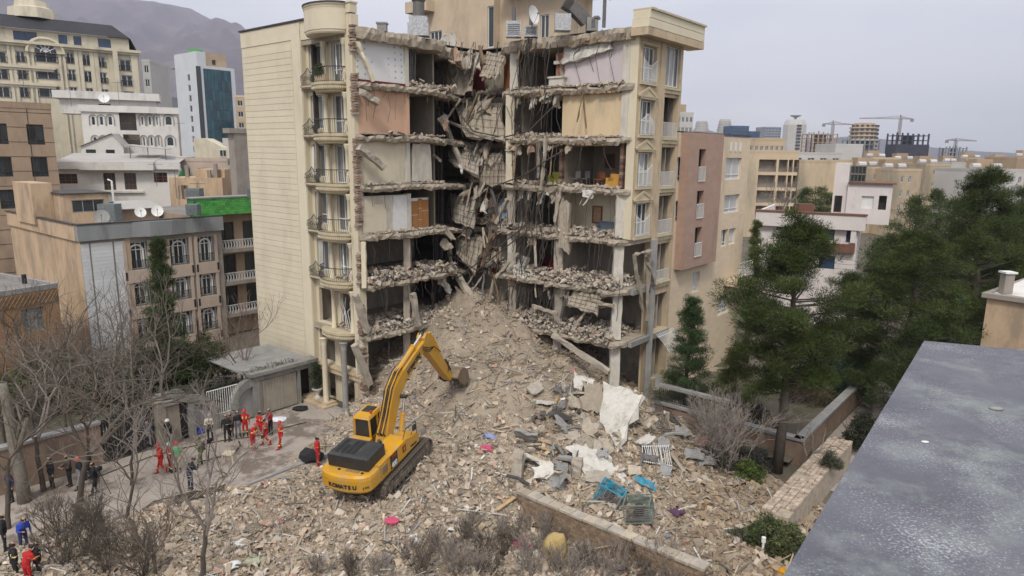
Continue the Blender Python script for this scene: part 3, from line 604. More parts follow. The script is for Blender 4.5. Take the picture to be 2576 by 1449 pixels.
for i in range(34):
    k = rnd.choice((2, 3, 4, 4, 5, 5, 6, 7)); u = rr(3.2, 8.6); z = ZK[k]-.35; w = rr(.2, .7); h = rr(.3, 1.0); d = rr(.0, .35); c = [N2.pt(u+rr(-.2, .2), z-h, d+rr(0, .3)), N2.pt(u+w+rr(-.2, .2), z-h*rr(.6, 1.1), d+rr(0, .3)), N2.pt(u+w, z, d-.1), N2.pt(u, z, d-.1)]
    mb = MB(); plate(mb, c, rr(.04, .12), 4, 4, .1, .04); mb.build('torn_partition', rnd.choice(('plaster_white', 'concrete_dust', 'concrete', 'brick_dusty')), tower)
for i in range(46):
    k = rnd.choice((2, 3, 4, 5, 6, 7)); u = rr(-1, 2.6) if i % 3 else rr(4.5, 12); d = rr(.1, .8); z = ZK[k]-rr(0, .5); L_ = rr(.8, 2.6); a = N2.pt(u, z, d*.5); b = N2.pt(u+rr(-1.2, 1.2)*(1 if u < 5 else .5), z-L_, d+rr(0, .4)); w = rr(.05, .2)
    mb = MB(); rbeam(mb, a, b, w, w*.7, 5, .035); mb.build('broken_beam', rnd.choice(('concrete', 'concrete_dust', 'steel', 'plank_dark')), tower)
# riser pipes and rebar bundle down the core
for i in range(13):
    x = rr(1092, 1113); d = rr(.4, 1.0); mb = MB(); pts = []
    for y in (235+rr(-60, 40), 350, 470, 590, 700, 790-rr(0, 60)): u, z = N2.pix(x+rr(-4, 4), y, d); pts.append(N2.pt(u, z, d))
    mb.tube(pts, rr(.04, .085), 5); mb.build('riser_pipe', 'steel' if i % 3 else 'rebar', tower)
# cables and rebar hanging everywhere in the torn face
for i in range(270):
    g = rnd.random()
    if g < .45: x = rr(1290, 1405); d = rr(.2, 1.1)
    elif g < .8: x = rr(1115, 1285); d = rr(.2, 1.2)
    else: x = rr(1405, 1560); d = rr(.45, .8)
    k = rnd.choice((7, 6, 5, 4, 4, 3, 3, 2, 2)); y0 = {7: 105, 6: 235, 5: 360, 4: 485, 3: 600, 2: 720}[k]; L_ = rr(30, 130)
    if x > 1405 and k > 4: L_ *= .5
    u, z = N2.pix(x, y0, d*.5); p = N2.pt(u, z, d*.5); pts = [p]; sx = rr(-.5, .5)*rnd.choice((.2, 1, 1.6)); h = L_*.027
    for j in range(1, 6):
        q = j/5; pts.append(p+DS*(sx*q*q+rr(-.08, .08))-DT*(d*.5*math.sin(q*1.6)+rr(-.05, .05))+Vector((0, 0, -h*q)))
    mb = MB(); mb.tube(pts, rr(.017, .034), 3, caps=False); mb.build('cable' if i % 3 else 'rebar', 'cable' if i % 2 else 'rebar', tower)
for i in range(40):    # on the left return
    k = rnd.choice((1, 2, 2, 3, 4, 6)); u = rr(.3, 8); p = N1.pt(u, ZK[k]-.3, .25); h = rr(.5, 2.2); pts = [p]+[p+DS*(rr(-.1, .25)*q)+DT*(rr(-.25, .25)*q)+Vector((0, 0, -h*q)) for q in (.3, .6, 1)]
    mb = MB(); mb.tube(pts, rr(.009, .018), 3, caps=False); mb.build('cable', 'rebar', tower)
for pts in ([(1268, 345, .6), (1330, 330, 1.2), (1400, 260, .8), (1408, 240, .3)], [(1240, 470, .6), (1320, 440, 1.1), (1380, 400, .9), (1415, 380, .3)], [(1130, 250, .8), (1190, 330, 1.4), (1260, 345, .7)], [(1130, 640, .8), (1200, 680, 1.4), (1300, 600, 1), (1340, 500, .4)], [(1150, 700, 1.2), (1230, 640, 1.5), (1330, 560, .7)]):
    mb = MB(); q = [N2.pt(*N2.pix(x, y, d), d) for x, y, d in pts]; mb.tube(q, .05, 5); mb.build('twisted_rebar', 'rebar', tower)
# --- penthouse and what stands on the roof
pc = N2.pt(N2.u(1072, 60, -2.4), 25.15, -2.4); PH1 = Fr(pc, DS); PW = PH1.u(1388, 84); zE = PH1.z(1060, 30, .6)
ph = thing('penthouse', 'tan rendered penthouse with deep eaves standing on the roof of the shattered building', 'penthouse', (pc.x, pc.y, 25.16))
ho = [(PH1.u(a_, 60), PH1.u(b_, 60), 25.35, c_) for a_, b_, c_ in ((1081, 1111, 27.1), (1226, 1242, 28.3))]+[(PH1.u(1344, 50), PH1.u(1366, 50), 25.7, 27.3)]
u_m = ho[1][1]+.02
mb = MB(); wall(mb, PH1, 0, u_m, 25.17, 30.5, ho[:2], .25); wall(mb, PH1.left(5), 0, 5, 25.17, 30.5, []); mb.build('wall', 'pent_render', ph); mb = MB(); wall(mb, PH1, u_m, PW, 25.17, 30.5, ho[2:], .25, -.7); wall(mb, PH1.right(PW), .7, 5, 25.17, 30.5, []); mb.add([PH1.pt(u_m, 25.17, -.7), PH1.pt(u_m, 30.5, -.7), PH1.pt(u_m, 30.5, 0), PH1.pt(u_m, 25.17, 0)], [(0, 1, 2, 3)]); mb.build('wall', 'pent_render', ph)
mb = MB(); PH1.box(mb, -1.5, 1.0, zE, zE+.85, -5.8, .9); mb.build('eaves', 'pent_render', ph); mb = MB(); PH1.box(mb, u_m+.8, PW+1.0, zE+.45, zE+1.3, -5.8, .6); mb.build('eaves', 'pent_render', ph)
mb = MB(); plate(mb, [PH1.pt(1.7, 25.3, .035), PH1.pt(3.6, 25.3, .035), PH1.pt(3.2, 26.9, .035), PH1.pt(1.8, 26.6, .035)], .03, 8, 6, .25, .0); mb.build('repair_patch', 'plaster_white', ph)
for q_, o_ in enumerate(ho): window(PH1, o_[0]+.01, o_[1]-.01, o_[2]+.01, o_[3]-.01, ph, nv=(3, 1, 2)[q_], gm='glass', d=-.12 if q_ < 2 else -.82)
def on_roof(x, y, z=25.17): return atz(x, y, z)
mat('foil', (.62, .62, .62), (.35, .35, .35), 7, .35, .6, 12, metal=.6, spec=.6)
p = on_roof(1054, 92); o = thing('chimney', 'foil wrapped chimney stack with a fluted cowl beside the penthouse window', 'chimney', p)
mb = MB(); mb.box(p.x-.7, p.x+.7, p.y-.5, p.y+.5, p.z, p.z+.8); mb.box(p.x-.6, p.x+.6, p.y-.45, p.y+.45, p.z+.8, p.z+1.25); mb.build('stack', 'foil', o)
mb = MB(); mb.lathe((p.x, p.y, p.z+1.25), [(.42 if i % 2 else .36, 0) for i in range(1)]+[(.4, 0), (.38, .9), (.5, 1.1), (.5, 1.25), (.05, 1.3)], 14); mb.build('cowl', 'steel', o)
for x, w, h, lb in ((1292, 1.0, 1.0, 'white square air cooler on the torn roof under the penthouse eaves'), (1336, .9, .7, 'low dented white cooler below the satellite dish on the torn roof')):
    p = on_roof(x, 92); o = thing('air_cooler', lb, 'air cooler', p); mb = MB(); mb.box(p.x-w/2, p.x+w/2, p.y, p.y+.8, p.z, p.z+h); mb.build('casing', 'foil', o)
    mb = MB(); mb.tube([(p.x, p.y+.4, p.z+h), (p.x, p.y+.4, p.z+h+.9)], .14, 8); mb.build('flue', 'steel', o)
    mb = MB()
    for i in range(6): mb.box(p.x-w/2+.1, p.x+w/2-.1, p.y-.03, p.y-.004, p.z+.15+i*h*.12, p.z+.19+i*h*.12)
    mb.build('louvre', 'steel', o)
def dish(p, lb, r_=.6, az=-.5, m='white_paint', grp=None, el=.5):
    o = thing('satellite_dish', lb, 'satellite dish', p, grp); f = Vector((math.sin(az)*math.cos(el), -math.cos(az)*math.cos(el), math.sin(el))); x = f.cross(Vector((0, 0, 1))).normalized(); y = x.cross(f); c = Vector(p)+Vector((0, 0, r_*1.5)); mb = MB(); b = []
    for j, q in enumerate((0, .35, .7, 1.0)):
        for i in range(16): a = 2*PI*i/16; b.append(c+(x*math.cos(a)+y*math.sin(a)*1.08)*(r_*q+.001)+f*(.28*r_*q*q))
    mb.add(b, [(j*16+i, j*16+(i+1) % 16, (j+1)*16+(i+1) % 16, (j+1)*16+i) for j in range(3) for i in range(16)]); mb.build('reflector', m, o, smooth=True)
    mb = MB(); mb.tube([p, c-f*.1], .035, 6); mb.build('mast', 'steel', o)
    mb = MB(); e = c+f*r_*.95; mb.tube([c-y*r_*.9+f*.2*r_, e], .018, 4); mb.tube([e-f*.1, e+f*.06], .05, 6); mb.build('feed_arm', 'steel', o); return o
p = on_roof(1338, 88); dish((p.x, p.y, p.z+.4), 'pale satellite dish mounted before the penthouse window', .55, .9, el=.15)
p = on_roof(1440, 76); o = thing('evaporative_cooler', 'grey duct with a square black mouth and box cooler on the torn roof', 'air cooler', p)
mb = MB(); mb.box(p.x-1.1, p.x-.1, p.y, p.y+.9, p.z, p.z+1.0); mb.build('casing', 'foil', o); mb = MB(); q = p+Vector((-.1, .3, 0)); mb.beam(q+Vector((0, 0, 1.5)), q+Vector((1.0, .2, .6)), .7, .7); mb.build('duct', 'steel', o); mb = MB(); mb.beam(q+Vector((-.42, -.06, 1.72)), q+Vector((-.02, .0, 1.5)), .74, .74); mb.build('duct_mouth', 'dark_trim', o); mb = MB(); mb.box(p.x+.9, p.x+1.6, p.y, p.y+.8, p.z, p.z+.8); mb.build('casing', 'concrete_grey', o)
for x, h, lb in ((1519, 1.6, 'tall bent grey vent pipe on the torn roof'), (1492, .45, 'short bent vent pipe beside the tall vent pipe'), (960, .45, 'small square stub chimney behind the torn roof edge')):
    p = on_roof(x, 69 if x > 1000 else 78); mb = MB()
    if x > 1000: mb.tube([p, p+Vector((0, 0, h)), p+Vector((.08, 0, h+.12)), p+Vector((.3, 0, h+.14)), p+Vector((.36, 0, h))], .11, 8)
    else: mb.box(p.x-.3, p.x+.3, p.y, p.y+.5, p.z, p.z+h); mb.box(p.x-.36, p.x+.36, p.y-.05, p.y+.55, p.z+h+.003, p.z+h+.1)
    mb.build('vent_pipe' if x > 1000 else 'chimney', 'steel' if x > 1000 else 'concrete_grey', label=lb, cat='pipe' if x > 1000 else 'chimney')
# ---------------------------------------------------------------- ground, mountains, street, rubble
mat('earth', (.16, .135, .10), (.10, .085, .065), .5, .95, .5, 6, dirt=(.07, .08, .04), dsc=.25, dpos=(.5, .65))
mat('street', (.42, .36, .31), (.34, .295, .25), .7, .85, .15, 30, dirt=(.19, .155, .125), dsc=.45, dpos=(.5, .58))
mat('mountain', (.155, .125, .125), (.07, .057, .07), .004, .98, 0, dirt=(.22, .165, .15), dsc=.006, dpos=(.5, .75), detail=10)
mat('hill', (.12, .115, .11), (.09, .085, .085), .002, .98)
mb = MB(); R_ = 6800; n = 24
mb.add([(0, 0, -.05)]+[(R_*math.cos(2*PI*i/n), R_*math.sin(2*PI*i/n), -.05) for i in range(n)], [(0, i+1, (i+1) % n+1) for i in range(n)]); mb.build('ground', 'earth', kind='structure')
def ridge(name, Y, prof, dep, m, amp, sc, seed, nx=150, ny=34):
    """mountain flank: prof is the skyline in photograph pixels, Y the distance of the crest; the flank falls towards the viewer"""
    W_ = []; xs = np.linspace(prof[0][0], prof[-1][0], nx); ys = np.interp(xs, [p[0] for p in prof], [p[1] for p in prof]); vs = []
    for j in range(ny+8):
        q = j/ny
        for i in range(nx):
            c = aty(xs[i], ys[i], Y); f = max(0, 1-q)
            if j <= ny: h = c.z*(f**1.25 if q > 0 else 1); yy = Y-dep*q; 
            k = noise.fractal((c.x*sc, yy*sc, seed), 1.0, 2.0, 6)
            rdg = 1-abs(noise.noise((c.x*sc*2.2+seed, yy*sc*.7, 3)))*1.6
            if j > ny: break
            z = h+(k*amp+rdg*amp*.6)*math.sin(PI*min(1, q*1.15+.02))
            vs.append((c.x*(yy/Y)**.3, yy, z-6))
    mb = MB(); k = len(vs)//nx; mb.add(vs, [(j*nx+i, (j+1)*nx+i, (j+1)*nx+i+1, j*nx+i+1) for j in range(k-1) for i in range(nx-1)])
    # back side so the crest is a body, not a sheet
    b = len(mb.v); mb.add([(v[0]*1.2, Y+1500, -6) for v in vs[:nx]], []); mb.f += [(i, i+1, b+i+1, b+i) for i in range(nx-1)]; mb.m += [0]*(nx-1)
    return mb.build(name, m, kind='structure', smooth=True)
ridge('mountain', 4200, [(-900, -60), (-400, -50), (0, -45), (200, -30), (350, 4), (420, 12), (480, 22), (540, 52), (580, 72), (640, 78), (720, 120), (850, 190), (1000, 250), (1200, 320), (1500, 395)], 2900, 'mountain', 190, .0019, 4.2, 260, 60)
ridge('hill', 4700, [(1300, 396), (1500, 385), (1700, 340), (1760, 318), (1850, 345), (2000, 352), (2150, 340), (2260, 352), (2330, 368), (2450, 378), (2600, 385), (2900, 380), (3300, 400)], 1000, 'hill', 18, .0016, 9.1, 160, 12)
# street: a dead end running up to the building, with a kerb along the rubble
GW = Fr((-19.75, 40.0), DT)
mb = MB(); mb.add([GW.pt(-22, 0, 0), GW.pt(-22, 0, 9.6), GW.pt(9.0, 0, 9.6), GW.pt(9.0, 0, 0)], [(0, 1, 2, 3)]); mb.build('street', 'street', kind='structure')
mb = MB(); GW.box(mb, -20, 7.5, -.03, .11, 8.3, 8.55); mb.build('kerb', 'concrete_grey', kind='structure')
mb = MB(); GW.box(mb, -22, 7.3, -.04, .012, 8.55, 12); mb.build('pavement', 'street', kind='structure')

BW0 = Vector((.34, 29.9, 0)); BWL = 9.4       # brick retaining wall runs from here along DS
CTRL = [(-9.8, 43, 1.2), (-7.5, 46, 3.2), (-4.8, 49, 5.9), (-3.1, 51.5, 7.3), (-1.2, 49.5, 6.6), (0.5, 48.3, 5.9), (3.5, 46, 3.9), (7.3, 42.5, 2.2), (-10.3, 40.3, .3), (-7.2, 41, 2.1), (-3, 43.5, 3.9), (1, 42, 3.9), (4.5, 41, 3.0),
        (-6.2, 29.7, 1.35), (-4.4, 34.4, 1.9), (-8.2, 33.4, 1.1), (-10.9, 36.8, .0), (-13.9, 35.2, -.12), (-19.2, 31.6, -.12), (-15.8, 29.5, .7), (-11, 31, 1.0), (-12, 26.5, .8), (-6, 25.5, .9), (-1.5, 26.5, .9), (-19.5, 27, .4), (-17, 24, .4), (-8, 22, .5), (0, 22, .5),
        (-1, 34, 2.3), (3, 34.5, 2.5), (6.2, 38, 2.8), (9.3, 40.5, 1.4), (11.5, 38, .5), (8, 31, 1.9), (12, 31.5, .9), (11, 27.5, 1.4), (14, 34, .1), (13, 36.5, .0), (4.5, 29.5, 2.0), (9, 25.5, 1.8), (15, 30, .3), (11, 43, .4), (13.5, 40, -.1), (16, 36, -.15),
        (-12, 41, -.15), (-14, 39, -.2), (-18, 36, -.2), (-22, 33, -.2), (-24, 28, -.1), (-12, 44, -.1), (2, 25.0, .6), (5, 22.5, .6), (-14, 46, -.3), (-12.5, 46.5, -.3), (-17, 44, -.3), (-16, 49, -.3), (-20, 42, -.3), (-20, 47, -.3), (-24, 38, -.3), (14, 44, -.3), (16, 47, -.3), (12.5, 47, -.2), (17, 41, -.3), (18, 33, -.2), (17, 29, -.1)]
_cx = np.array([c[0] for c in CTRL]); _cy = np.array([c[1] for c in CTRL]); _cz = np.array([c[2] for c in CTRL])
def HH(x, y):
    x = np.asarray(x, float); y = np.asarray(y, float); sh = x.shape; X = x.ravel()[:, None]; Y = y.ravel()[:, None]
    w = 1/((X-_cx)**2+(Y-_cy)**2+.25)**1.6; z = (w*_cz).sum(1)/w.sum(1)
    rx = X[:, 0]-BW0.x; ry = Y[:, 0]-BW0.y; s_ = rx*DS.x+ry*DS.y; t_ = rx*DT.x+ry*DT.y
    low = (t_ < 0.12) & (s_ > -.3); fade = np.clip((s_+.3)/1.2, 0, 1)
    z = np.where(low, z*(1-fade)+np.minimum(z, .35+.05*s_)*fade, z)
    q = np.sin(X[:, 0]*1.7+np.sin(Y[:, 0]*1.3)*1.4)*np.cos(Y[:, 0]*1.9+X[:, 0]*.6)*.11+np.sin(X[:, 0]*4.3+Y[:, 0]*2.9)*np.sin(Y[:, 0]*5.1-X[:, 0]*1.7)*.06
    z = z+q*np.clip((z+.1)*2.5, 0, 1)
    return z.reshape(sh)
def H1(x, y): return float(HH(np.array([x]), np.array([y]))[0])
def hit(x, y, lift=0.0):
    v = ray(x, y).normalized(); t = 22.0; p = CP+v*t
    ts = np.linspace(20, 62, 420); z = HH(v.x*ts, v.y*ts); zz = CAM_H+v.z*ts; i = int(np.argmax(zz < z+.0)) if (zz < z).any() else -1
    if i <= 0: return atz(x, y, lift)
    p = CP+v*float(ts[i]); return Vector((p.x, p.y, float(z[i])+lift))
def fast_mesh(name, V, Q, colr=None, mats=('rubble',), parent=None, kind=None, smooth=False, mi=None, label=None, cat=None):
    V = np.asarray(V, np.float32); Q = np.asarray(Q, np.int32); k = Q.shape[1]; off = np.array(OFF[parent.name] if parent else (0, 0, 0), np.float32)
    me = bpy.data.meshes.new(name); me.vertices.add(len(V)); me.vertices.foreach_set('co', (V-off).ravel()); me.loops.add(Q.size); me.loops.foreach_set('vertex_index', Q.ravel())
    me.polygons.add(len(Q)); me.polygons.foreach_set('loop_start', np.arange(len(Q), dtype=np.int32)*k); me.polygons.foreach_set('loop_total', np.full(len(Q), k, np.int32))
    for m in mats: me.materials.append(MAT[m])
    if mi is not None: me.polygons.foreach_set('material_index', np.asarray(mi, np.int32))
    me.polygons.foreach_set('use_smooth', np.full(len(Q), smooth, bool))
    if colr is not None:
        at = me.color_attributes.new('Col', 'FLOAT_COLOR', 'POINT'); c4 = np.ones((len(V), 4), np.float32); c4[:, :3] = colr; at.data.foreach_set('color', c4.ravel())
    me.update(); me.validate()
    o = bpy.data.objects.new(name, me); COL.objects.link(o)
    if parent: o.parent = parent
    OFF[o.name] = tuple(off); return tag(o, label, cat, None, kind)
RG = np.random.default_rng(5)
mat('rubble', (1, 1, 1), None, rough=.96, attr='Col', bump=.5, bsc=30)
mat('rubble_dust', (.41, .335, .25), (.27, .22, .165), .9, .98, .9, 9, dirt=(.20, .17, .14), dsc=.8, dpos=(.5, .72), detail=10)  # dusty base, kept darker so gaps between fragments look shaded
CUBE = np.array([(-1, -1, -1), (1, -1, -1), (1, 1, -1), (-1, 1, -1), (-1, -1, 1), (1, -1, 1), (1, 1, 1), (-1, 1, 1)], float)
CQ = np.array([(4, 5, 6, 7), (0, 1, 5, 4), (1, 2, 6, 5), (2, 3, 7, 6), (3, 0, 4, 7)])
def rotmats(n, flat=None):
    q = RG.normal(size=(n, 4)); q /= np.linalg.norm(q, axis=1)[:, None]
    if flat is not None:
        a = RG.uniform(0, 2*PI, n); q2 = np.stack([np.cos(a/2), RG.normal(0, flat, n), RG.normal(0, flat, n), np.sin(a/2)], 1); q = q2/np.linalg.norm(q2, axis=1)[:, None]
    w, x, y, z = q.T
    return np.stack([np.stack([1-2*(y*y+z*z), 2*(x*y-z*w), 2*(x*z+y*w)], 1), np.stack([2*(x*y+z*w), 1-2*(x*x+z*z), 2*(y*z-x*w)], 1), np.stack([2*(x*z-y*w), 2*(y*z+x*w), 1-2*(x*x+y*y)], 1)], 1)
def chunks(P, S, jitter=.3, flat=None):
    n = len(P); B = CUBE[None]*S[:, None, :]*(1+RG.uniform(-jitter, jitter, (n, 8, 3))); V = np.einsum('nij,nkj->nki', rotmats(n, flat), B)+P[:, None, :]
    Q = (CQ[None]+(np.arange(n)*8)[:, None, None]).reshape(-1, 4); return V.reshape(-1, 3), Q
PALC = np.array([(.50, .42, .33), (.43, .36, .28), (.58, .50, .41), (.36, .31, .25), (.48, .38, .30), (.68, .64, .57), (.50, .34, .26), (.22, .20, .18), (.40, .38, .36), (.62, .54, .48)])
PALW = np.array([.22, .18, .15, .1, .11, .09, .05, .03, .04, .03])
VIV = np.array([(.50, .14, .18), (.14, .25, .42), (.58, .38, .40), (.16, .34, .30), (.5, .30, .12), (.7, .7, .72), (.05, .05, .06), (.75, .74, .70), (.05, .05, .06), (.75, .74, .7)])
def palette(n, viv):
    c = PALC[RG.choice(len(PALC), n, p=PALW)]*RG.uniform(.62, 1.22, (n, 1))
    v = RG.random(n) < viv; c[v] = VIV[RG.choice(len(VIV), v.sum())]*RG.uniform(.6, 1.1, (v.sum(), 1)); return c
# the body of the heap
gx = np.arange(-25, 18.01, .22); gy = np.arange(21, 54.01, .22); GX, GY = np.meshgrid(gx, gy); GZ = HH(GX, GY)
GZ += RG.normal(0, .035, GZ.shape)*np.clip((GZ+.1)*3, 0, 1)
nx_, ny_ = len(gx), len(gy); idx = np.arange(nx_*ny_).reshape(ny_, nx_)
fast_mesh('rubble_heap', np.stack([GX.ravel(), GY.ravel(), GZ.ravel()-.03], 1), np.stack([idx[:-1, :-1].ravel(), idx[:-1, 1:].ravel(), idx[1:, 1:].ravel(), idx[1:, :-1].ravel()], 1), mats=('rubble_dust',), kind='structure', smooth=True)
# fragments lying on it, uncountable
N_ = 142000
px_ = RG.uniform(-24, 17, N_); py_ = RG.uniform(21.5, 52, N_); pz_ = HH(px_, py_)
front = np.clip((44-py_)/16, .25, 1); dust = np.exp(-(((px_-0.5)/4.5)**2+((py_-41)/5.5)**2))
ok = (pz_ > .0) & (RG.random(N_) < np.clip(front+.1, 0, 1)*(1-.35*dust)*np.clip((pz_+.02)*3, .12, 1))
px_, py_, pz_, dust = px_[ok], py_[ok], pz_[ok], dust[ok]; n = len(px_)
sz = .0175*(1-RG.random(n))**-.5; sz = np.clip(sz*(1-.3*dust), .013, .13)
S_ = np.stack([sz*RG.uniform(.8, 1.7, n), sz*RG.uniform(.7, 1.2, n), sz*RG.uniform(.3, .9, n)], 1)
V, Q = chunks(np.stack([px_, py_, pz_+sz*RG.uniform(-.1, .5, n)], 1), S_, .35, flat=.45)
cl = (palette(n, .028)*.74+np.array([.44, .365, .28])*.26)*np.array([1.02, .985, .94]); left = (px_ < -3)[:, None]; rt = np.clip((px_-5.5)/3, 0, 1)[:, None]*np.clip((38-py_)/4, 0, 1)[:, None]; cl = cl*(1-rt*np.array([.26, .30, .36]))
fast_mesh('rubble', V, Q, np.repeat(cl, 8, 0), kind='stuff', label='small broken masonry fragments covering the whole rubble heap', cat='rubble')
# splinters: laths, pipes, bent rods
n = 2600; x = RG.uniform(-22, 15, n); y = RG.uniform(22.5, 49, n); z = HH(x, y); ok = z > .12; x, y, z = x[ok], y[ok], z[ok]; n = len(x)
L_ = RG.uniform(.15, .75, n)*np.where(RG.random(n) < .08, 1.8, 1); V, Q = chunks(np.stack([x, y, z+.06], 1), np.stack([L_, RG.uniform(.012, .035, n), RG.uniform(.008, .022, n)], 1), .12, flat=.18)
pal = np.array([(.45, .36, .24), (.30, .22, .14), (.55, .52, .47), (.14, .12, .10), (.36, .33, .3)])[RG.choice(5, n)]*RG.uniform(.7, 1.15, (n, 1))
fast_mesh('splinters', V, Q, np.repeat(pal, 8, 0), kind='stuff', label='broken laths, rods and splinters strewn over the rubble heap', cat='rubble')
# larger lumps, each one a thing
CH = []
for i in range(9):
    bm = bmesh.new(); bmesh.ops.create_icosphere(bm, subdivisions=2, radius=1)
    ax = (rr(.8, 1.3), rr(.6, 1.0), rr(.3, .7)); cut = [(Vector((rr(-1, 1), rr(-1, 1), rr(-1, 1))).normalized(), rr(.45, .8)) for _ in range(9)]
    for v in bm.verts:
        p = v.co.copy()
        for nn, dd in cut:
            k = p.dot(nn)
            if k > dd: p -= nn*(k-dd)
        v.co = Vector((p.x*ax[0], p.y*ax[1], p.z*ax[2]))+jit((0, 0, 0), .03)
    me = bpy.data.meshes.new('concrete_lump'); bm.to_mesh(me); bm.free(); CH.append(me)
mat('lump_beige', (.46, .39, .30), (.34, .29, .22), 3, .97, .6, 12, rand=.25); mat('lump_white', (.60, .57, .51), (.46, .43, .38), 3, .97, .5, 12, rand=.15); mat('lump_brick', (.44, .29, .21), (.33, .21, .15), 4, .97, .5, 12, rand=.2)
CHM = {}
for mname in ('lump_beige', 'lump_white', 'lump_brick'):
    for i, me in enumerate(CH): q = me.copy(); q.materials.append(MAT[mname]); CHM[mname, i] = q
LBL = {'lump_beige': 'dusty beige concrete lump lying loose on the rubble heap', 'lump_white': 'whitish plaster lump lying loose on the rubble heap', 'lump_brick': 'brick coloured masonry lump lying loose on the rubble heap'}
cnt = 0
while cnt < 250:
    x, y = rr(-18, 13.5), rr(23, 46); z = H1(x, y)
    if z < .15 or (-9.5 < x < -2.2 and 28 < y < 36) or (y > 40 and rnd.random() < .6): continue
    mn = 'lump_beige' if cnt % 5 < 3 else ('lump_white' if cnt % 5 == 3 else 'lump_brick'); s_ = rr(.09, .21)*(1 if rnd.random() < .86 else 1.9)
    o = bpy.data.objects.new('masonry_lump', CHM[mn, rnd.randrange(9)]); COL.objects.link(o); o.location = (x, y, z+s_*.15); o.scale = (s_, s_, s_); o.rotation_euler = (rr(-.5, .5), rr(-.5, .5), rr(0, 6.3))
    tag(o, LBL[mn], 'rubble lump', {'lump_beige': 'beige lumps on the heap', 'lump_white': 'white lumps on the heap', 'lump_brick': 'brick lumps on the heap'}[mn]); cnt += 1
# rubble lying on the torn floors
def floor_rubble(fr, u0, u1, k, dmin, dmax, n, hmax, s0=.05):
    n = int(n*1.5)
    u = RG.uniform(u0, u1, n); d = dmin+(dmax-dmin)*RG.random(n)**.7; h = hmax*RG.random(n)**1.8*(.4+.6*np.abs(np.sin(u*1.7+k)))*np.clip((d-dmin)/(dmax-dmin)*1.4+.3, .3, 1)
    s0 *= .6; sz = np.clip(s0*(1-RG.random(n))**-.42, .018, .15); P = np.array([tuple(fr.pt(a, ZK[k]+b+.01, c)) for a, b, c in zip(u, h, d)])
    V, Q = chunks(P, np.stack([sz*RG.uniform(.8, 1.6, n), sz*RG.uniform(.7, 1.2, n), sz*RG.uniform(.4, .9, n)], 1), .35, flat=.4)
    o = fast_mesh('rubble_on_floor', V, Q, np.repeat(palette(n, .012)*.62+np.array([.46, .39, .31])*.38, 8, 0), parent=tower, kind='stuff')
for a in ((N1, .2, 8.5, 2, -3.5, .4, 1500, .75, .06), (N1, .2, 8.5, 1, -4, .4, 1300, .65, .06), (N1, .3, 7.5, 3, -.2, .25, 260, .1, .03), (N1, .3, 7.5, 4, -.2, .25, 260, .1, .03), (N1, .3, 7.5, 5, -.2, .25, 220, .1, .03), (N1, 4.5, 8.5, 6, -1.5, .2, 250, .4, .05),
          (N2, 8.2, 13.2, 2, -3.2, .8, 1500, .85, .065), (N2, 3.5, 8.2, 2, -2, .7, 500, .7, .06), (N2, 8.2, 13, 3, -2.5, .4, 1000, .5, .05), (N2, 3, 8.2, 3, -2, .35, 500, .4, .045), (N2, 8.2, 13, 4, -1.0, .3, 500, .12, .028), (N2, 3, 8.2, 4, -2, .3, 400, .25, .04), (N2, 4, 13, 5, -.1, .25, 350, .07, .025), (N2, 3.5, 8, 5, -2, .25, 300, .3, .045), (N2, 7, 13, 6, -.1, .25, 450, .14, .03), (N2, 3.5, 8, 6, -1, .25, 250, .2, .04),
          (N2, 3.5, 13, 1, -3.5, 1.0, 1600, .9, .07), (N2, -1, 3.6, 6, -1.9, -1, 250, .4, .06), (N2, -1, 3.6, 5, -1.9, -.8, 350, .9, .07), (N2, -1, 3.6, 4, -1.9, -.8, 350, .8, .07), (N2, -1, 3.6, 3, -1.9, -.8, 400, .8, .07), (N2, -1, 3.6, 2, -1.9, -.6, 450, .9, .07)): floor_rubble(*a)
# ---------------------------------------------------------------- wreckage things on the heap, set where the heap meets the sight line
def slab_thing(q, th, m, name, label, cat='slab', n=7, mm=5, rag=.12, bump=.03, net=False):
    c = [hit(x, y, l) for x, y, l in q[:2]]; c += [hit(x, y, l) if l < 1 else aty(x, y, b_.y+l) for (x, y, l), b_ in zip(q[2:], c[::-1])]; mb = MB(); plate(mb, c, th, n, mm, rag, bump); return mb.build(name, m, label=label, cat=cat)
slab_thing([(1506, 1066, .2), (1552, 1132, .15), (1620, 992, 2.3), (1520, 965, 1.9)], .3, 'rubble_white', 'fallen_slab', 'large tilted white plaster slab leaning below the grey corner column', rag=.18)
slab_thing([(1462, 1040, .2), (1514, 1050, .3), (1521, 968, 1.6), (1466, 962, 1.6)], .25, 'lump_beige', 'fallen_slab', 'beige slab with rounded corners leaning against the large white slab', rag=.2)
slab_thing([(1443, 985, .2), (1470, 995, .3), (1500, 960, 1.1), (1440, 936, 1.2)], .2, 'rubble_white', 'fallen_slab', 'smaller white slab piece at the top of the slab heap', rag=.2)
slab_thing([(1365, 1120, .2), (1460, 1115, .2), (1460, 1078, 1.0), (1372, 1098, 1.0)], .25, 'concrete', 'fallen_slab', 'long dull concrete slab lying across the middle of the wreckage', rag=.15)
slab_thing([(1480, 1222, .15), (1580, 1216, .2), (1505, 1130, 2.2), (1428, 1118, 2.4)], .2, 'rubble_white', 'fallen_slab', 'jagged white slab lying above the crushed blue cooler', rag=.3, n=9, mm=7)
slab_thing([(1460, 1135, .1), (1500, 1150, .1), (1502, 1108, .3), (1463, 1100, .3)], .15, 'lump_beige', 'fallen_slab', 'small triangular beige slab between the white slabs', rag=.15)
slab_thing([(1380, 1225, .1), (1420, 1240, .1), (1425, 1180, .3), (1395, 1175, .3)], .15, 'concrete_grey', 'fallen_slab', 'grey slab standing among splintered boards beside the stub post', rag=.1)
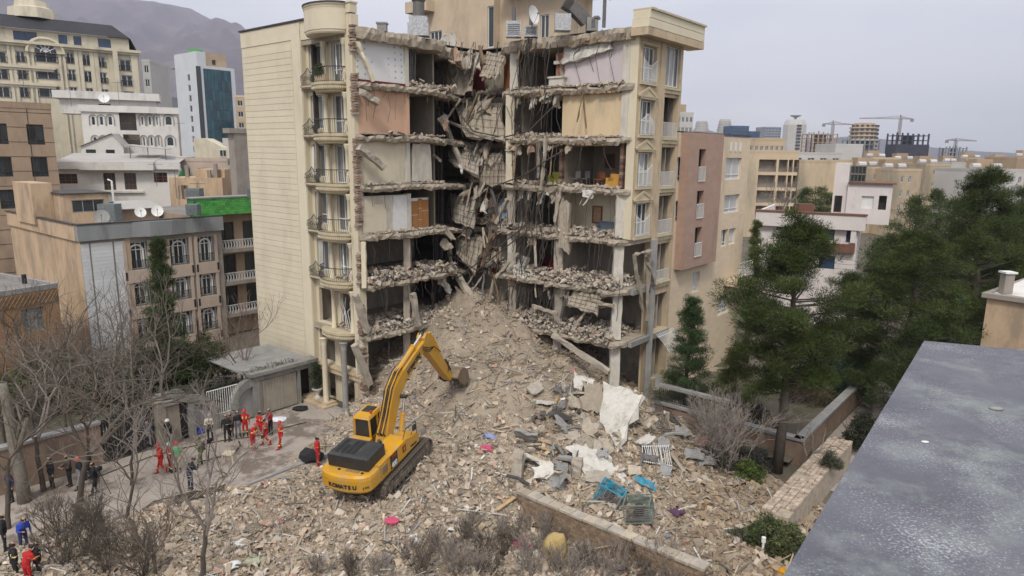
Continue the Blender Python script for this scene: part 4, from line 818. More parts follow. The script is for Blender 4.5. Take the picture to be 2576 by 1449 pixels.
for x, y, lb in ((1302, 1205, 'short thick concrete post sticking out of the heap'), (1450, 1200, 'leaning concrete stub beside the jagged white slab')):
    p = hit(x, y, -.1); mb = MB(); rbeam(mb, p, p+Vector((.05, .15, 1.5 if x < 1400 else 1.0)), .5, .4, 5, .04); mb.build('concrete_post', 'concrete', label=lb, cat='post')
mat('plank', (.50, .36, .20), (.38, .26, .14), 3, .85, streak=.3, rand=.15); mat('teal_paint', (.04, .30, .42), (.03, .22, .33), 4, .6, dirt=(.3, .27, .22), dsc=3, dpos=(.5, .7)); mat('grey_green', (.20, .23, .19), (.14, .165, .14), 4, .6, dirt=(.3, .27, .22), dsc=3, dpos=(.5, .7))
for i, (x0, y0, x1, y1) in enumerate(((1331, 1108, 1411, 1131), (1335, 1125, 1400, 1150), (1340, 1150, 1380, 1180), (1250, 1290, 1295, 1262), (1385, 1045, 1413, 985), (1360, 1060, 1395, 1030), (1690, 1150, 1720, 1195), (1700, 1060, 1745, 1110), (1720, 1115, 1790, 1128))):
    a, b = hit(x0, y0, .12), hit(x1, y1, .2); mb = MB(); mb.beam(a, b, .2, .05); mb.build('plank', 'plank' if i < 5 else 'concrete', label='pale splintered board lying on the wreckage beside the tilted slabs', cat='plank', group='boards on the wreckage')
def crushed_cooler(x, y, w, d_, h, m, label, tilt, rz):
    p = hit(x, y, .05); o = thing('evaporative_cooler', label, 'air cooler', p); M = Matrix.Translation(p) @ Matrix.Rotation(rz, 4, 'Z') @ Matrix.Rotation(tilt, 4, 'Y')
    mb = MB(); t = .05
    for sx in (0, 1):
        for sy in (0, 1): mb.box(sx*(w-t), sx*(w-t)+t, sy*(d_-t), sy*(d_-t)+t, 0, h)
    for z in (0, h-t):
        mb.box(t, w-t, .001, t, z, z+t); mb.box(t, w-t, d_-t, d_-.001, z, z+t); mb.box(.001, t, t, d_-t, z, z+t); mb.box(w-t, w-.001, t, d_-t, z, z+t)
    mb.build('frame', m, o, M=M)
    mb = MB(); plate(mb, [(t, t, .12), (w-t, t, .06), (w-t, d_-t, .15), (t, d_-t, .1)], .02, 5, 4, .0, .04); mb.build('tray', m, o, M=M)
    mb = MB(); plate(mb, [(0.02, d_*.98, .05), (w, d_*.98, .05), (w*.95, d_*.9, h*.9), (.1, d_, h*.95)], .02, 5, 4, .02, .06); mb.build('side_panel', m, o, M=M)
    mb = MB()
    for i in range(7): mb.box(.08, w-.08, .01, .03, .12+i*h*.11, .16+i*h*.11)
    mb.build('louvre', 'steel', o, M=M)
    mb = MB(); mb.tube([(w*.5, d_*.3, h*.4), (w*.5, d_*.75, h*.45)], h*.26, 12); mb.build('fan_drum', 'dark_trim', o, M=M)
crushed_cooler(1490, 1262, 1.2, .8, .9, 'teal_paint', 'crushed bright blue evaporative cooler below the jagged white slab', .35, -.45)
crushed_cooler(1572, 1325, 1.2, 1.1, .85, 'grey_green', 'overturned grey green cooler casing beside the brick wall top', -.2, -.3)
crushed_cooler(1545, 1290, .9, .8, .7, 'grey_green', 'smaller dark cooler wedged between the blue and the grey green one', .6, .5)
for x0, y0, x1, y1, w, lb in ((1598, 1222, 1648, 1246, .3, 'bent strip of bright blue sheet metal on the wreckage'), (1555, 1262, 1572, 1285, .2, 'small turquoise metal scrap between the coolers')):
    mb = MB(); a, b = hit(x0, y0, .2), hit(x1, y1, .2); plate(mb, [a, b, b+Vector((0, .3, w)), a+Vector((0, .3, w*.7))], .02, 7, 3, .06, .07); mb.build('metal_scrap', 'teal_paint', label=lb, cat='scrap')
def bars(q, n, label, m='white_frame', r=.022):
    c = [hit(*p) for p in q]; o = thing('bar_grille', label, 'grille', c[0]); 
    for i in range(n):
        a = i/(n-1); mb = MB(); mb.tube([c[0].lerp(c[1], a), jit(c[0].lerp(c[1], a).lerp(c[3].lerp(c[2], a), .5), .05), c[3].lerp(c[2], a)], r, 4); mb.build('bar', m, o)
    for b in (.05, .95): mb = MB(); mb.tube([c[0].lerp(c[3], b), c[1].lerp(c[2], b)], r*1.3, 4); mb.build('rail', m, o)
bars([(1620, 1170, .15), (1690, 1182, .15), (1680, 1142, .5), (1614, 1145, .5)], 14, 'bent white fence panel thrown on the wreckage')
bars([(1652, 1085, .05), (1690, 1090, .05), (1668, 1020, 1.0), (1632, 1022, 1.0)], 10, 'grey window grille leaning at the foot of the torn building', 'steel')
mb = MB(); a = hit(1750, 1128, .1); plate(mb, [a, a+Vector((.9, .1, .05)), a+Vector((.8, .7, .4)), a+Vector((.1, .6, .35))], .02, 5, 4, .05, .05); mb.build('metal_sheet', 'brick_red', label='crumpled red sheet lying by the garden wall', cat='sheet')
for i, (x, y, w) in enumerate(((1700, 1100, .9), (1655, 1130, .7), (1725, 1160, 1.0), (1760, 1175, .9), (1660, 1200, .6))):
    mb = MB(); a = hit(x, y, .1); plate(mb, [a, a+Vector((w, -.1, .05)), a+Vector((w*.9, .5, .3)), a+Vector((.1, .6, .35))], .05, 5, 4, .1, .06); mb.build('fallen_slab', 'concrete_grey', label='grey panel fragment in the debris along the garden wall', cat='slab', group='grey fragments by the garden wall')
p = hit(1646, 1010, .6); dish(p, 'dusty satellite dish hanging at the foot of the torn building', .55, -.4, 'concrete_grey')
for i, (x, y, c) in enumerate(((1225, 1130, 'pink'), (1700, 1290, 'purple'), (1310, 1370, 'pink'), (985, 905+410, 'pink'), (610, 1370, 'white'), (640, 1415, 'sage'), (585, 1425, 'white'), (1230, 1100, 'blue'), (905, 965+110, 'white'))):
    if c + '_cloth' not in MAT: mat(c+'_cloth', {'pink': (.55, .08, .16), 'purple': (.10, .05, .09), 'white': (.66, .66, .64), 'sage': (.36, .38, .27), 'blue': (.25, .3, .5)}[c], None, rough=.9)
    p = hit(x, y, .0); bm = bmesh.new(); bmesh.ops.create_icosphere(bm, subdivisions=2, radius=.28)
    for v in bm.verts: v.co = Vector((v.co.x*1.3, v.co.y, abs(v.co.z)*.6))*(1+.6*noise.noise(v.co*6+Vector((i, 0, 0))))
    mb = MB(); mb.add([v.co+p for v in bm.verts], [tuple(v.index for v in f.verts) for f in bm.faces]); bm.free()
    mb.build('cloth_bundle', c+'_cloth', label=['bright pink cloth bundle on the slope beside the excavator track', 'dark purple cloth on the stones behind the brick wall', 'magenta rag caught in the twigs before the brick wall', 'small pink cloth below the excavator counterweight', 'crumpled white sacking on the front of the heap', 'sage green sack half buried on the front of the heap', 'torn white sheeting beside the sage green sack', 'pale blue cloth on the upper slope of the heap', 'white rag heap between entrance columns and excavator'][i], cat='cloth')
for i in range(34):     # dark ducting, pipes and appliance scraps tangled below the slabs
    x, y = (rr(1335, 1470), rr(985, 1100)) if i < 20 else (rr(1330, 1480), rr(1130, 1235)) if i < 28 else (rr(1600, 1760), rr(1090, 1200)); a = hit(x, y, rr(.05, .35)); t = rr(0, 6.28); L_ = rr(.4, 1.3); b = a+Vector((math.cos(t)*L_, math.sin(t)*L_, rr(-.1, .4))); mb = MB()
    if i % 3 == 0: mb.tube([a, a.lerp(b, .5)+Vector((0, 0, .1)), b], rr(.05, .12), 7)
    elif i % 3 == 1: mb.beam(a, b, rr(.15, .4), rr(.03, .2))
    else: plate(mb, [a, b, b+Vector((.1, .4, rr(.1, .4))), a+Vector((0, .4, rr(.1, .4)))], .03, 4, 3, .08, .08)
    mb.build('scrap_piece', ('dark_trim', 'steel', 'concrete_grey', 'steel')[i % 4], label='dark twisted duct or pipe scrap tangled among the fallen slabs', cat='scrap', group='dark scrap among the slabs')
for i in range(30):     # broken wall and floor pieces heaped below the right wing
    x, y = rr(1340, 1640), rr(985, 1235); a = hit(x, y, rr(.05, .4)); t = rr(0, 6.28); w, h = rr(.4, 1.1), rr(.3, .8); e1 = Vector((math.cos(t)*w, math.sin(t)*w, rr(-.15, .25))); e2 = Vector((-math.sin(t)*h, math.cos(t)*h, rr(.1, .6))); mb = MB(); plate(mb, [a, a+e1, a+e1+e2, a+e2], rr(.06, .2), 4, 4, .1, .03)
    mb.build('wall_fragment', ('concrete', 'lump_beige', 'rubble_white', 'concrete_dust', 'concrete_grey')[i % 5], label='tilted broken wall fragment in the heap below the right wing', cat='fragment', group='wall fragments below the right wing')
# fallen yellow bush-like insulation block in the foreground
p = hit(1398, 1400, .0); bm = bmesh.new(); bmesh.ops.create_icosphere(bm, subdivisions=3, radius=.62)
for v in bm.verts: v.co = Vector((v.co.x*.9, v.co.y*.8, v.co.z*1.25+.35))*(1+.22*noise.noise(v.co*2.4))
mb = MB(); mb.add([v.co+p for v in bm.verts], [tuple(v.index for v in f.verts) for f in bm.faces]); bm.free(); mat('ochre', (.50, .37, .16), (.40, .29, .12), 3, .95, .5, 10); mb.build('ochre_block', 'ochre', label='rounded ochre block of foam among the twigs before the brick wall', cat='block', smooth=True)
# ---------------------------------------------------------------- brick retaining wall across the front, with loose coping
mat('brick_wall', (.26, .19, .13), (.19, .135, .095), 4, .95, .4, 15, dirt=(.14, .11, .085), dsc=1.2, dpos=(.5, .7)); mat('brick_single', (.30, .215, .145), (.23, .165, .11), 5, .95, .4, 15, rand=.22)
BWF = Fr(BW0, DS); rw = thing('brick_wall', 'long rough brick retaining wall running below the wreckage with pale coping', 'wall', BW0)
mb = MB(); BWF.box(mb, 0, BWL, -.3, 1.78, -.36, 0); mb.build('wall_core', 'brick_wall', rw)
ref = None; cnt = 0
for j in range(9):
    for i in range(33):
        u = .02+i*.285+(.14 if j % 2 else 0); z = .42+j*.152
        if u > BWL-.25: continue
        mb = MB(); BWF.box(mb, u, u+.265, z, z+.135, .001, rr(.012, .035)); mb.build('brick', 'brick_single', rw); cnt += 1
for i in range(15):
    mb = MB(); u = i*.63; BWF.box(mb, u+.01, u+.62, 1.782, 1.9+rr(-.02, .03), -.45+rr(-.03, .03), .08+rr(-.03, .03)); mb.build('coping_stone', 'concrete' if i % 3 else 'lump_beige', rw)
# tan brick-on-edge wall top at the right
TW0 = atz(1985, 1300, 1.5); TWF = Fr(TW0, DT); tw = thing('brick_wall', 'broad low tan brick wall running along the lane beside the foreground ledge', 'wall', (TW0.x, TW0.y, 0))
mb = MB(); TWF.box(mb, 0, 11, -.05, 1.40, -1.25, -.02); mb.build('wall_core', 'concrete_dust', tw)
mat('brick_pale', (.52, .42, .33), (.40, .315, .24), 5, .95, .5, 12, rand=.2, dirt=(.28, .22, .17), dsc=2, dpos=(.52, .7))
for i in range(46):
    for j in range(6):
        if (18 <= i <= 20 and j < 4) or rnd.random() < .07 or (i < 3 and j > 2): continue
        mb = MB(); u = i*.238; d = -1.25+j*.21; TWF.box(mb, u+.008, u+.23, 1.402, 1.5+rr(-.03, .025)+(.03 if j % 2 else 0), d+.006+rr(0, .012), d+.204-rr(0, .012)); mb.build('brick', 'brick_pale', tw)
# yellow steel edge on the beige wall in the foreground
yp = atz(1893, 1408, 1.6); yq = atz(1985, 1452, 1.6); o = thing('boundary_wall', 'stub of beige wall capped with a yellow steel edge below the foreground ledge', 'wall', (yp.x, yp.y, 0))
mat('yellow_paint', (.62, .30, .015), (.52, .25, .02), 4, .5, dirt=(.3, .2, .1), dsc=4, dpos=(.6, .8))
mb = MB(); mb.beam((yp.x, yp.y, .7), (yq.x+1, yq.y-.5, .7), .4, 1.5); mb.build('wall_core', 'lump_beige', o); mb = MB(); mb.beam(yp+Vector((0, -.02, -.02)), Vector((yq.x+1, yq.y-.52, 1.58)), .44, .24); mb.build('steel_edge', 'yellow_paint', o); 
q = yp+Vector((.5, .3, 0)); mb = MB(); mb.tube([(q.x, q.y, 0), (q.x, q.y, 2.2)], .05, 6); mb.tube([(q.x, q.y, 2.2), (q.x, q.y, 2.42)], .09, 8); mb.build('bollard_light', 'white_frame', label='thin white capped post beside the yellow steel edge', cat='post')
# ---------------------------------------------------------------- ledge of the roof the photograph is taken from
mat('ledge_coat', (.165, .165, .19), (.105, .105, .125), 2.6, .8, .15, 60, spec=.2, dirt=(.225, .245, .235), dsc=3.2, dpos=(.5, .68), detail=10)
_m = MAT['ledge_coat'].node_tree; _p = _m.nodes['Principled BSDF']; _old = _p.inputs['Base Color'].links[0].from_socket
_tc = _m.nodes.new('ShaderNodeTexCoord'); _n1 = _m.nodes.new('ShaderNodeTexNoise'); _n1.inputs['Scale'].default_value = 95; _n1.inputs['Detail'].default_value = 8; _n1.inputs['Roughness'].default_value = .75
_n2 = _m.nodes.new('ShaderNodeTexNoise'); _n2.inputs['Scale'].default_value = 2.3; _n2.inputs['Detail'].default_value = 9; _ad = _m.nodes.new('ShaderNodeMath'); _ad.operation = 'ADD'; _mr = _m.nodes.new('ShaderNodeMapRange'); _mr.inputs[1].default_value = .755; _mr.inputs[2].default_value = .93
_mx = _m.nodes.new('ShaderNodeMix'); _mx.data_type = 'RGBA'; _mx.inputs[7].default_value = (.54, .54, .58, 1); L2 = _m.links.new
L2(_tc.outputs['Object'], _n1.inputs[0]); L2(_tc.outputs['Object'], _n2.inputs[0]); L2(_n1.outputs[0], _ad.inputs[0]); _hm = _m.nodes.new('ShaderNodeMath'); _hm.operation = 'MULTIPLY'; _hm.inputs[1].default_value = .4; L2(_n2.outputs[0], _hm.inputs[0]); L2(_hm.outputs[0], _ad.inputs[1]); L2(_ad.outputs[0], _mr.inputs[0]); L2(_mr.outputs[0], _mx.inputs[0]); L2(_old, _mx.inputs[6]); L2(_mx.outputs[2], _p.inputs['Base Color'])
lz = CAM_H-1.2; c0 = atz(2325, 857, lz); c1 = atz(1966, 1455, lz); c2 = atz(2580, 880.5, lz); dl = (c1-c0).normalized(); dr_ = (c2-c0).normalized()
lp = [c0, c0+dl*7.5, c0+dl*7.5+dr_*7, c0+dr_*7]; led = thing('roof_ledge', 'grey weathered metal roof ledge speckled white in the foreground', 'ledge', (c0.x, c0.y, lz))
mb = MB(); mb.prism([p+Vector((0, 0, -.05)) for p in lp], (0, 0, .05)); recalc(mb.build('coated_sheet', 'ledge_coat', led))
ins = dl*.12+dr_*.12; mb = MB(); mb.prism([Vector((p.x, p.y, 0))+ins for p in lp], (0, 0, lz-.055)); recalc(mb.build('supporting_wall', 'stucco_tan', led))
mb = MB(); f_ = [lp[0]-Vector((0, 0, .0)), lp[1]]; mb.beam(lp[0]+Vector((0, 0, -.09)), lp[1]+Vector((0, 0, -.09)), .03, .08); recalc(mb.build('drip_edge', 'steel', led))
for x, y, r_, lb in ((2506, 1030, .022, 'flat dark pebble on the grey roof ledge'), (2327, 1113, .011, 'tiny pale pebble on the grey roof ledge')):
    p = atz(x, y, lz); mb = MB(); mb.lathe(p+Vector((0, 0, .0005)), [(.001, 0), (r_, .002), (r_*.9, r_*.4), (.001, r_*.5)], 9, ex=1.5); mb.build('pebble', 'concrete_grey' if r_ > .02 else 'white_paint', label=lb, cat='pebble', smooth=True)
# ---------------------------------------------------------------- garden walls at the right, lane
GC = Vector((16.8, 37.0, 0)); GA = Fr(GC-DS*9.4, DS); GB = Fr(GC, DT)
mat('garden_wall', (.30, .21, .15), (.24, .17, .125), 1.5, .9, .3, 20, dirt=(.14, .12, .10), dsc=1, dpos=(.48, .7))
gw = thing('garden_wall', 'low rendered garden wall with heavy coping and iron fence around the pine garden', 'wall', GC)
mb = MB(); GA.box(mb, 0, 9.4, -.05, 1.45, -.3, 0); GB.box(mb, .3, 16, -.05, 1.45, -.3, 0); mb.build('wall', 'garden_wall', gw)
mb = MB(); GA.box(mb, 0, 9.55, 1.452, 1.62, -.42, .12); mb.build('coping', 'concrete_grey', gw); mb = MB(); GB.box(mb, -.1, 16, 1.452, 1.62, -.42, .12); mb.build('coping', 'concrete_grey', gw)
railing(GA, .2, 5.2, 1.6, 2.6, -.15, gw, 'iron', n=36, r=.02, name='fence')
mb = MB(); GA.box(mb, .2, 5, 2.62, 2.8, -.35, .05); mb.build('fence_beam', 'concrete_grey', gw)
mb = MB(); mb.add([GB.pt(-1, .4, -.3), GB.pt(16, .4, -.3), GB.pt(16, .4, -14), GB.pt(-1, .4, -9.5)], [(0, 1, 2, 3)]); mb.build('garden_soil', 'earth', kind='structure')
mb = MB(); mb.add([GB.pt(-2, -.03, .1), GB.pt(40, -.03, .1), GB.pt(40, -.03, 3.6), GB.pt(-2, -.03, 3.6)], [(3, 2, 1, 0)]); mb.build('lane', 'street', kind='structure')
# ---------------------------------------------------------------- street wall with arched gates and garage on the left
sw = thing('gateway', 'grey rendered street wall with two quarter arches, railings and a garage door', 'gateway', GW.pt(0, 0, 0))
mat('grey_render', (.30, .29, .26), (.23, .22, .20), 1.4, .9, .25, 25, dirt=(.15, .145, .13), dsc=1.2, dpos=(.5, .7)); mat('garage_door', (.40, .36, .29), (.34, .30, .24), 2, .6, rand=.05); mat('black_gate', (.018, .018, .02), (.03, .03, .03), 4, .5)
def gu(x): return GW.u(x, 1040)
u1, u2, u3, u4, u5, u6, u7 = gu(417), gu(473), gu(547), gu(583), gu(640), gu(655), gu(752)
mb = MB(); GW.box(mb, u1, u2-.5, 0, 2.35, -.35, 0); mb.build('wall', 'plaster_inner', sw)
mb = MB(); GW.box(mb, u1-.2, u2+.1, 2.45, 2.75, -1.3, .2); GW.box(mb, u1-.1, u2, 2.752, 2.95, -1.1, -.2); mb.build('porch_roof', 'grey_render', sw)
mb = MB(); GW.box(mb, u2-.48, u2-.02, 0, 2.4, -.25, -.15); mb.build('door', 'black_gate', sw)
def qarch(ua, ub, hi, lo, m):        # quarter arch: high at ua, dropping to ub
    k = 8; out = []; inn = []; w = ub-ua
    for i in range(k+1):
        a = PI/2*i/k; out.append((ua+w*math.sin(a), lo+(hi-lo)*math.cos(a))); inn.append((ua+(w*.78)*math.sin(a), lo-.1+(hi-.45-lo)*math.cos(a)))
    mb = MB()
    for i in range(k):
        q = [GW.pt(*inn[i], .06), GW.pt(*inn[i+1], .06), GW.pt(*out[i+1], .06), GW.pt(*out[i], .06)]; mb.prism(q if w > 0 else q[::-1], GW.N*-.45)
    e0, e1 = sorted((inn[-1][0], out[-1][0])); GW.box(mb, e0, e1, 0, lo-.1, -.39, .06); recalc(mb.build('arch', 'grey_render', sw))
    mb = MB(); mb.prism([GW.pt(ua, 0, -.2)]+[GW.pt(a, b, -.2) for a, b in (inn if w < 0 else inn)[::-1]]+[] if False else [GW.pt(ua, 0, -.2), GW.pt(inn[-1][0], 0, -.2)]+[GW.pt(a, b, -.2) for a, b in inn[::-1]], GW.N*-.06); recalc(mb.build('gate_leaf', 'concrete_grey', sw))
mb = MB(); GW.box(mb, u2, u2+.4, 0, 2.7, -.4, .08); mb.build('pillar', 'grey_render', sw); mb = MB(); GW.box(mb, u5, u6, 0, 2.85, -.4, .1); mb.build('pillar', 'grey_render', sw)
qarch(u2+.4, u3, 2.6, 1.0, 0); qarch(u5, u4, 2.75, 1.0, 0)
mb = MB(); GW.box(mb, u3, u4, 0, .85, -.3, -.02); mb.build('wall', 'grey_render', sw); railing(GW, u3-.5, u4+.6, .85, 2.55, -.2, sw, 'white_frame', n=14, r=.022, name='fence')
for i in range(26):
    a, b = u6+(u7-u6)*i/26, u6+(u7-u6)*(i+1)/26; mb = MB(); GW.box(mb, a+.012, b, 0.02, 2.35, -.2, -.14+.02*(i % 2)); mb.build('garage_slat', 'garage_door', sw)
mb = MB(); GW.box(mb, u5-.3, u7+1.6, 2.87, 3.1, -.7, .3); GW.box(mb, u5-.2, u7+1.6, 2.45, 2.868, -.5, .02); mb.build('lintel', 'grey_render', sw)
mb = MB(); GW.box(mb, u5-.3, u7+1.4, 2.9, 2.98, -6.0, -.71); mb.build('garage_roof', 'concrete_grey', sw)
mb = MB(); GW.box(mb, u7+.05, u7+.25, 0, 2.44, -.3, .04); mb.build('pillar', 'grey_render', sw); mb = MB(); GW.box(mb, u7+.25, u7+1.7, 0.0, 2.44, -1.3, -1.2); mb.build('recess_back', 'black_gate', sw)  # black recess back paints the shade of the open garage end
# spiked wire along the wall top
mb = MB()
for i in range(170):
    u = u1+(u7-u1)*rnd.random(); z = 3.0 if u > u5 or u < u2 else 2.75; p = GW.pt(u, z, rr(-.4, -.1)); mb.tube([p, p+Vector((rr(-.25, .25), rr(-.2, .2), rr(.2, .5)))], .012, 3, caps=False)
for w in range(4): mb.tube([GW.pt(u1+(u7-u1)*i/24, 3.15+.12*math.sin(i*1.9+w)+.05*w, -.3+.14*math.cos(i*1.9+w)) for i in range(25)], .012, 3, caps=False)
mb.build('spiked_wire', 'steel', sw)
bg = thing('garage_gate', 'wide black iron double gate in the garden wall behind the bare street trees', 'gate', GW.pt(gu(320), 0, 0))
a, b = gu(250), gu(388)
for i in range(18): c = a+(b-a)*i/18; mb = MB(); GW.box(mb, c+.02, c+(b-a)/18-.02, .08, 2.5+.25*math.sin(PI*(i+.5)/18), -.2, -.15); mb.build('gate_bar', 'black_gate', bg)
for z in (.1, 1.2, 2.3): mb = MB(); GW.box(mb, a, b, z, z+.1, -.145, -.1); mb.build('gate_rail', 'black_gate', bg)
wl = thing('boundary_wall', 'stone boundary wall either side of the black iron gate', 'wall', GW.pt(gu(200), 0, 0))
mb = MB(); GW.box(mb, a-9, a-.05, 0, 2.4, -.35, 0); mb.build('wall', 'garden_wall', wl); mb = MB(); GW.box(mb, b+.05, u1-.02, 0, 2.8, -.4, .1); mb.build('pier', 'plaster_inner', wl)
mb = MB(); GW.box(mb, a-9, a, 2.402, 2.55, -.45, .1); mb.build('coping', 'concrete_grey', wl)
# ---------------------------------------------------------------- neighbouring and far buildings
mat('roof_tar', (.26, .24, .22), (.19, .175, .16), .4, .95, .2, 8); mat('roof_pale', (.46, .43, .40), (.38, .36, .33), .5, .9)
mat('apricot', (.60, .44, .29), (.52, .37, .24), .35, .92, .2, 10, dirt=(.36, .27, .19), dsc=.8, dpos=(.45, .62))
mat('grey_band', (.30, .31, .31), (.24, .25, .25), .8, .85, streak=.15, dirt=(.17, .17, .17), dsc=.8, dpos=(.52, .75)); mat('stone_grey', (.34, .30, .26), (.28, .245, .21), 1, .9, .15, 20, dirt=(.2, .175, .155), dsc=.9, dpos=(.5, .75))
mat('tile_white', (.70, .71, .72), (.62, .63, .64), 1, .6, rand=.06); mat('brown_stone', (.44, .32, .22), (.36, .26, .18), .8, .9, .15, 15, streak=.5, dirt=(.22, .165, .12), dsc=.5, dpos=(.48, .75), rand=.05)
mat('white_wall', (.74, .71, .66), (.66, .63, .58), .6, .9, dirt=(.40, .37, .34), dsc=.4, dpos=(.52, .8)); mat('pinkish', (.55, .44, .36), (.48, .38, .31), .6, .9, dirt=(.36, .28, .22), dsc=.5, dpos=(.52, .8))
mat('hotel_cream', (.68, .61, .46), (.60, .54, .41), .4, .9, dirt=(.36, .32, .25), dsc=.35, dpos=(.5, .75)); mat('mansard', (.045, .045, .05), (.03, .03, .035), .5, .7); mat('clad_white', (.62, .64, .66), (.55, .57, .59), .2, .5, rand=.04)
mat('glass_teal', (.012, .085, .11), (.006, .035, .05), .12, .06, spec=.7, rand=.5); mat('glass_blue', (.04, .09, .17), (.03, .06, .12), .3, .1, spec=.7, rand=.3)
mat('green_tile', (.07, .34, .075), (.12, .42, .10), 1.5, .35, spec=.5, rand=.22); mat('green_dark', (.03, .16, .045), None, rough=.5)
mat('dark_clad', (.06, .065, .07), None, rough=.6); mat('house_orange', (.42, .24, .12), (.35, .20, .10), 1.5, .9, .2, 20, dirt=(.24, .15, .09), dsc=.8); mat('lattice', (.28, .17, .09), (.22, .13, .07), 3, .9)
mat('travertine', (.74, .60, .43), (.66, .53, .38), .8, .8, streak=2.5, dirt=(.48, .38, .27), dsc=.5, dpos=(.55, .8)); mat('brown_clad', (.44, .295, .225), (.38, .25, .19), .9, .8, streak=2.5, dirt=(.25, .16, .12), dsc=.5, dpos=(.55, .8))
mat('far_beige', (.60, .47, .32), (.52, .41, .28), .15, .95, rand=.15, dirt=(.32, .27, .20), dsc=.1); mat('far_white', (.55, .53, .50), (.47, .45, .42), .15, .95, rand=.12); mat('far_tan', (.48, .35, .23), (.33, .25, .17), .15, .95, rand=.15); mat('far_grey', (.30, .31, .33), (.24, .25, .27), .15, .9, rand=.15)
mat('villa_white', (.72, .66, .63), (.65, .595, .565), .7, .9, dirt=(.42, .37, .34), dsc=.5, dpos=(.54, .8)); mat('brown_roof', (.20, .095, .065), (.15, .075, .05), 2, .8)
mat('tank_blue', (.05, .26, .36), (.04, .2, .29), 2, .5); mat('cooler_grey', (.20, .22, .22), (.14, .155, .16), 3, .6)
GLS = ['glass', 'glass_curtain']
def shell(root, fr, w, dep, z0, z1, m, ops=(), lops=(), rops=(), roof='roof_tar', par=.5, rd=.22, cap=None, front_m=None, base_top=None):
    mb = MB(); wall(mb, fr, 0, w, z0, z1, list(ops), rd); mb.build('wall', front_m or m, root)
    mb = MB(); wall(mb, fr.left(dep), 0, dep, z0, z1, list(lops), rd); wall(mb, fr.right(w), 0, dep, z0, z1, list(rops), rd); wall(mb, Fr(fr.pt(w, 0, -dep), -fr.U), 0, w, z0, z1, [], rd); mb.build('wall', m, root)
    mb = MB(); zr = z1-par; mb.add([fr.pt(0, zr, 0), fr.pt(w, zr, 0), fr.pt(w, zr, -dep), fr.pt(0, zr, -dep)], [(0, 1, 2, 3)]); mb.build('roof', roof, root)
    if par > .1:
        c = cap or m; mb = MB(); t = .22
        for q in ((-.04, w+.04, zr, z1+.07, -t, .05), (-.04, w+.04, zr, z1+.068, -dep-.05, -dep+t), (-.05, t, zr, z1+.066, -dep+t, -t), (w-t, w+.05, zr, z1+.066, -dep+t, -t)): mb = MB(); fr.box(mb, *q); mb.build('parapet', c, root)
def rowops(fr, xs, y0, y1, minw=.2):
    out = []
    for a, b in xs:
        ua, za = fr.pix(a, y1); ub, zb = fr.pix(b, y1); zt = fr.pix((a+b)/2, y0)[1]; out.append((ua, ub, (za+zb)/2, zt))
    return out
def wins(fr, root, ops, **kw):
    for i, o in enumerate(ops): k = dict(kw); gm = k.pop('gm', None) or GLS[rnd.random() < .4]; window(fr, o[0]+.01, o[1]-.01, o[2]+.01, o[3]-.01, root, gm=gm, arch=len(o) > 4, **k)
# 1 apartment house with grey parapet -------------------------------------------------
Pc = aty(200, 607, 54); fr = Fr(Pc, DT); z1 = fr.pix(197, 567)[1]; zb = Pc.z
g = thing('apartment_house', 'four storey house with curved grey parapet, arched windows and bare apricot side wall', 'building', (Pc.x, Pc.y, 0))
W = fr.u(556, 575); D_ = 18; ops = []
cols = [(319, 372), (429, 476), (499, 540)]; rows = [(609, 678, 0), (704, 769, 9), (799, 862, 17)]
for (a, b) in cols:
    for y0, y1, dx in rows:
        ua, _ = fr.pix(a+dx*(1 if a < 400 else .6), (y0+y1)/2); ub, _ = fr.pix(b+dx*(1 if a < 400 else .6), (y0+y1)/2); zt = fr.pix(345+dx, y0)[1]; zo = fr.pix(345+dx, y1)[1]
        ops.append((ua, ub, zo, zt) if a < 490 else (ua, ub, zo, zt, 'arch', .3))
ops.append((8.4, 9.6, .2, 2.2)); 
shell(g, fr, W, D_, 0, zb, 'apricot', ops, roof='roof_pale', par=0, front_m='stone_grey', rd=.35)
mb = MB(); fr.box(mb, -.15, 3.9, zb, z1, -.3, .25); mb.build('parapet_band', 'grey_band', g)
pts = [(3.9, .25), (5.2, .65), (7.0, .65), (8.4, .3), (W+.1, .3)]
for i in range(4):
    a, b = pts[i], pts[i+1]; mb = MB(); mb.hexa([fr.pt(a[0], zb, a[1]), fr.pt(b[0], zb, b[1]), fr.pt(b[0], zb, -.3), fr.pt(a[0], zb, -.3), fr.pt(a[0], z1, a[1]), fr.pt(b[0], z1, b[1]), fr.pt(b[0], z1, -.3), fr.pt(a[0], z1, -.3)]); mb.build('parapet_band', 'grey_band', g)
mb = MB(); fr.box(mb, -.2, W+.1, z1+.003, z1+.1, -.35, .3); mb.build('coping', 'dark_trim', g)
mb = MB(); fr.box(mb, -.2, 0, zb-.01, z1, -D_, -.31); fr.box(mb, W-.1, W+.05, zb, z1-.3, -D_, -.31); fr.box(mb, .0, W, zb, z1-.5, -D_, -D_+.2); mb.build('parapet', 'apricot', g)
mb = MB(); fr.box(mb, -.3, .1, z1+.005, z1+.09, -D_, -.36); mb.build('coping', 'dark_trim', g)
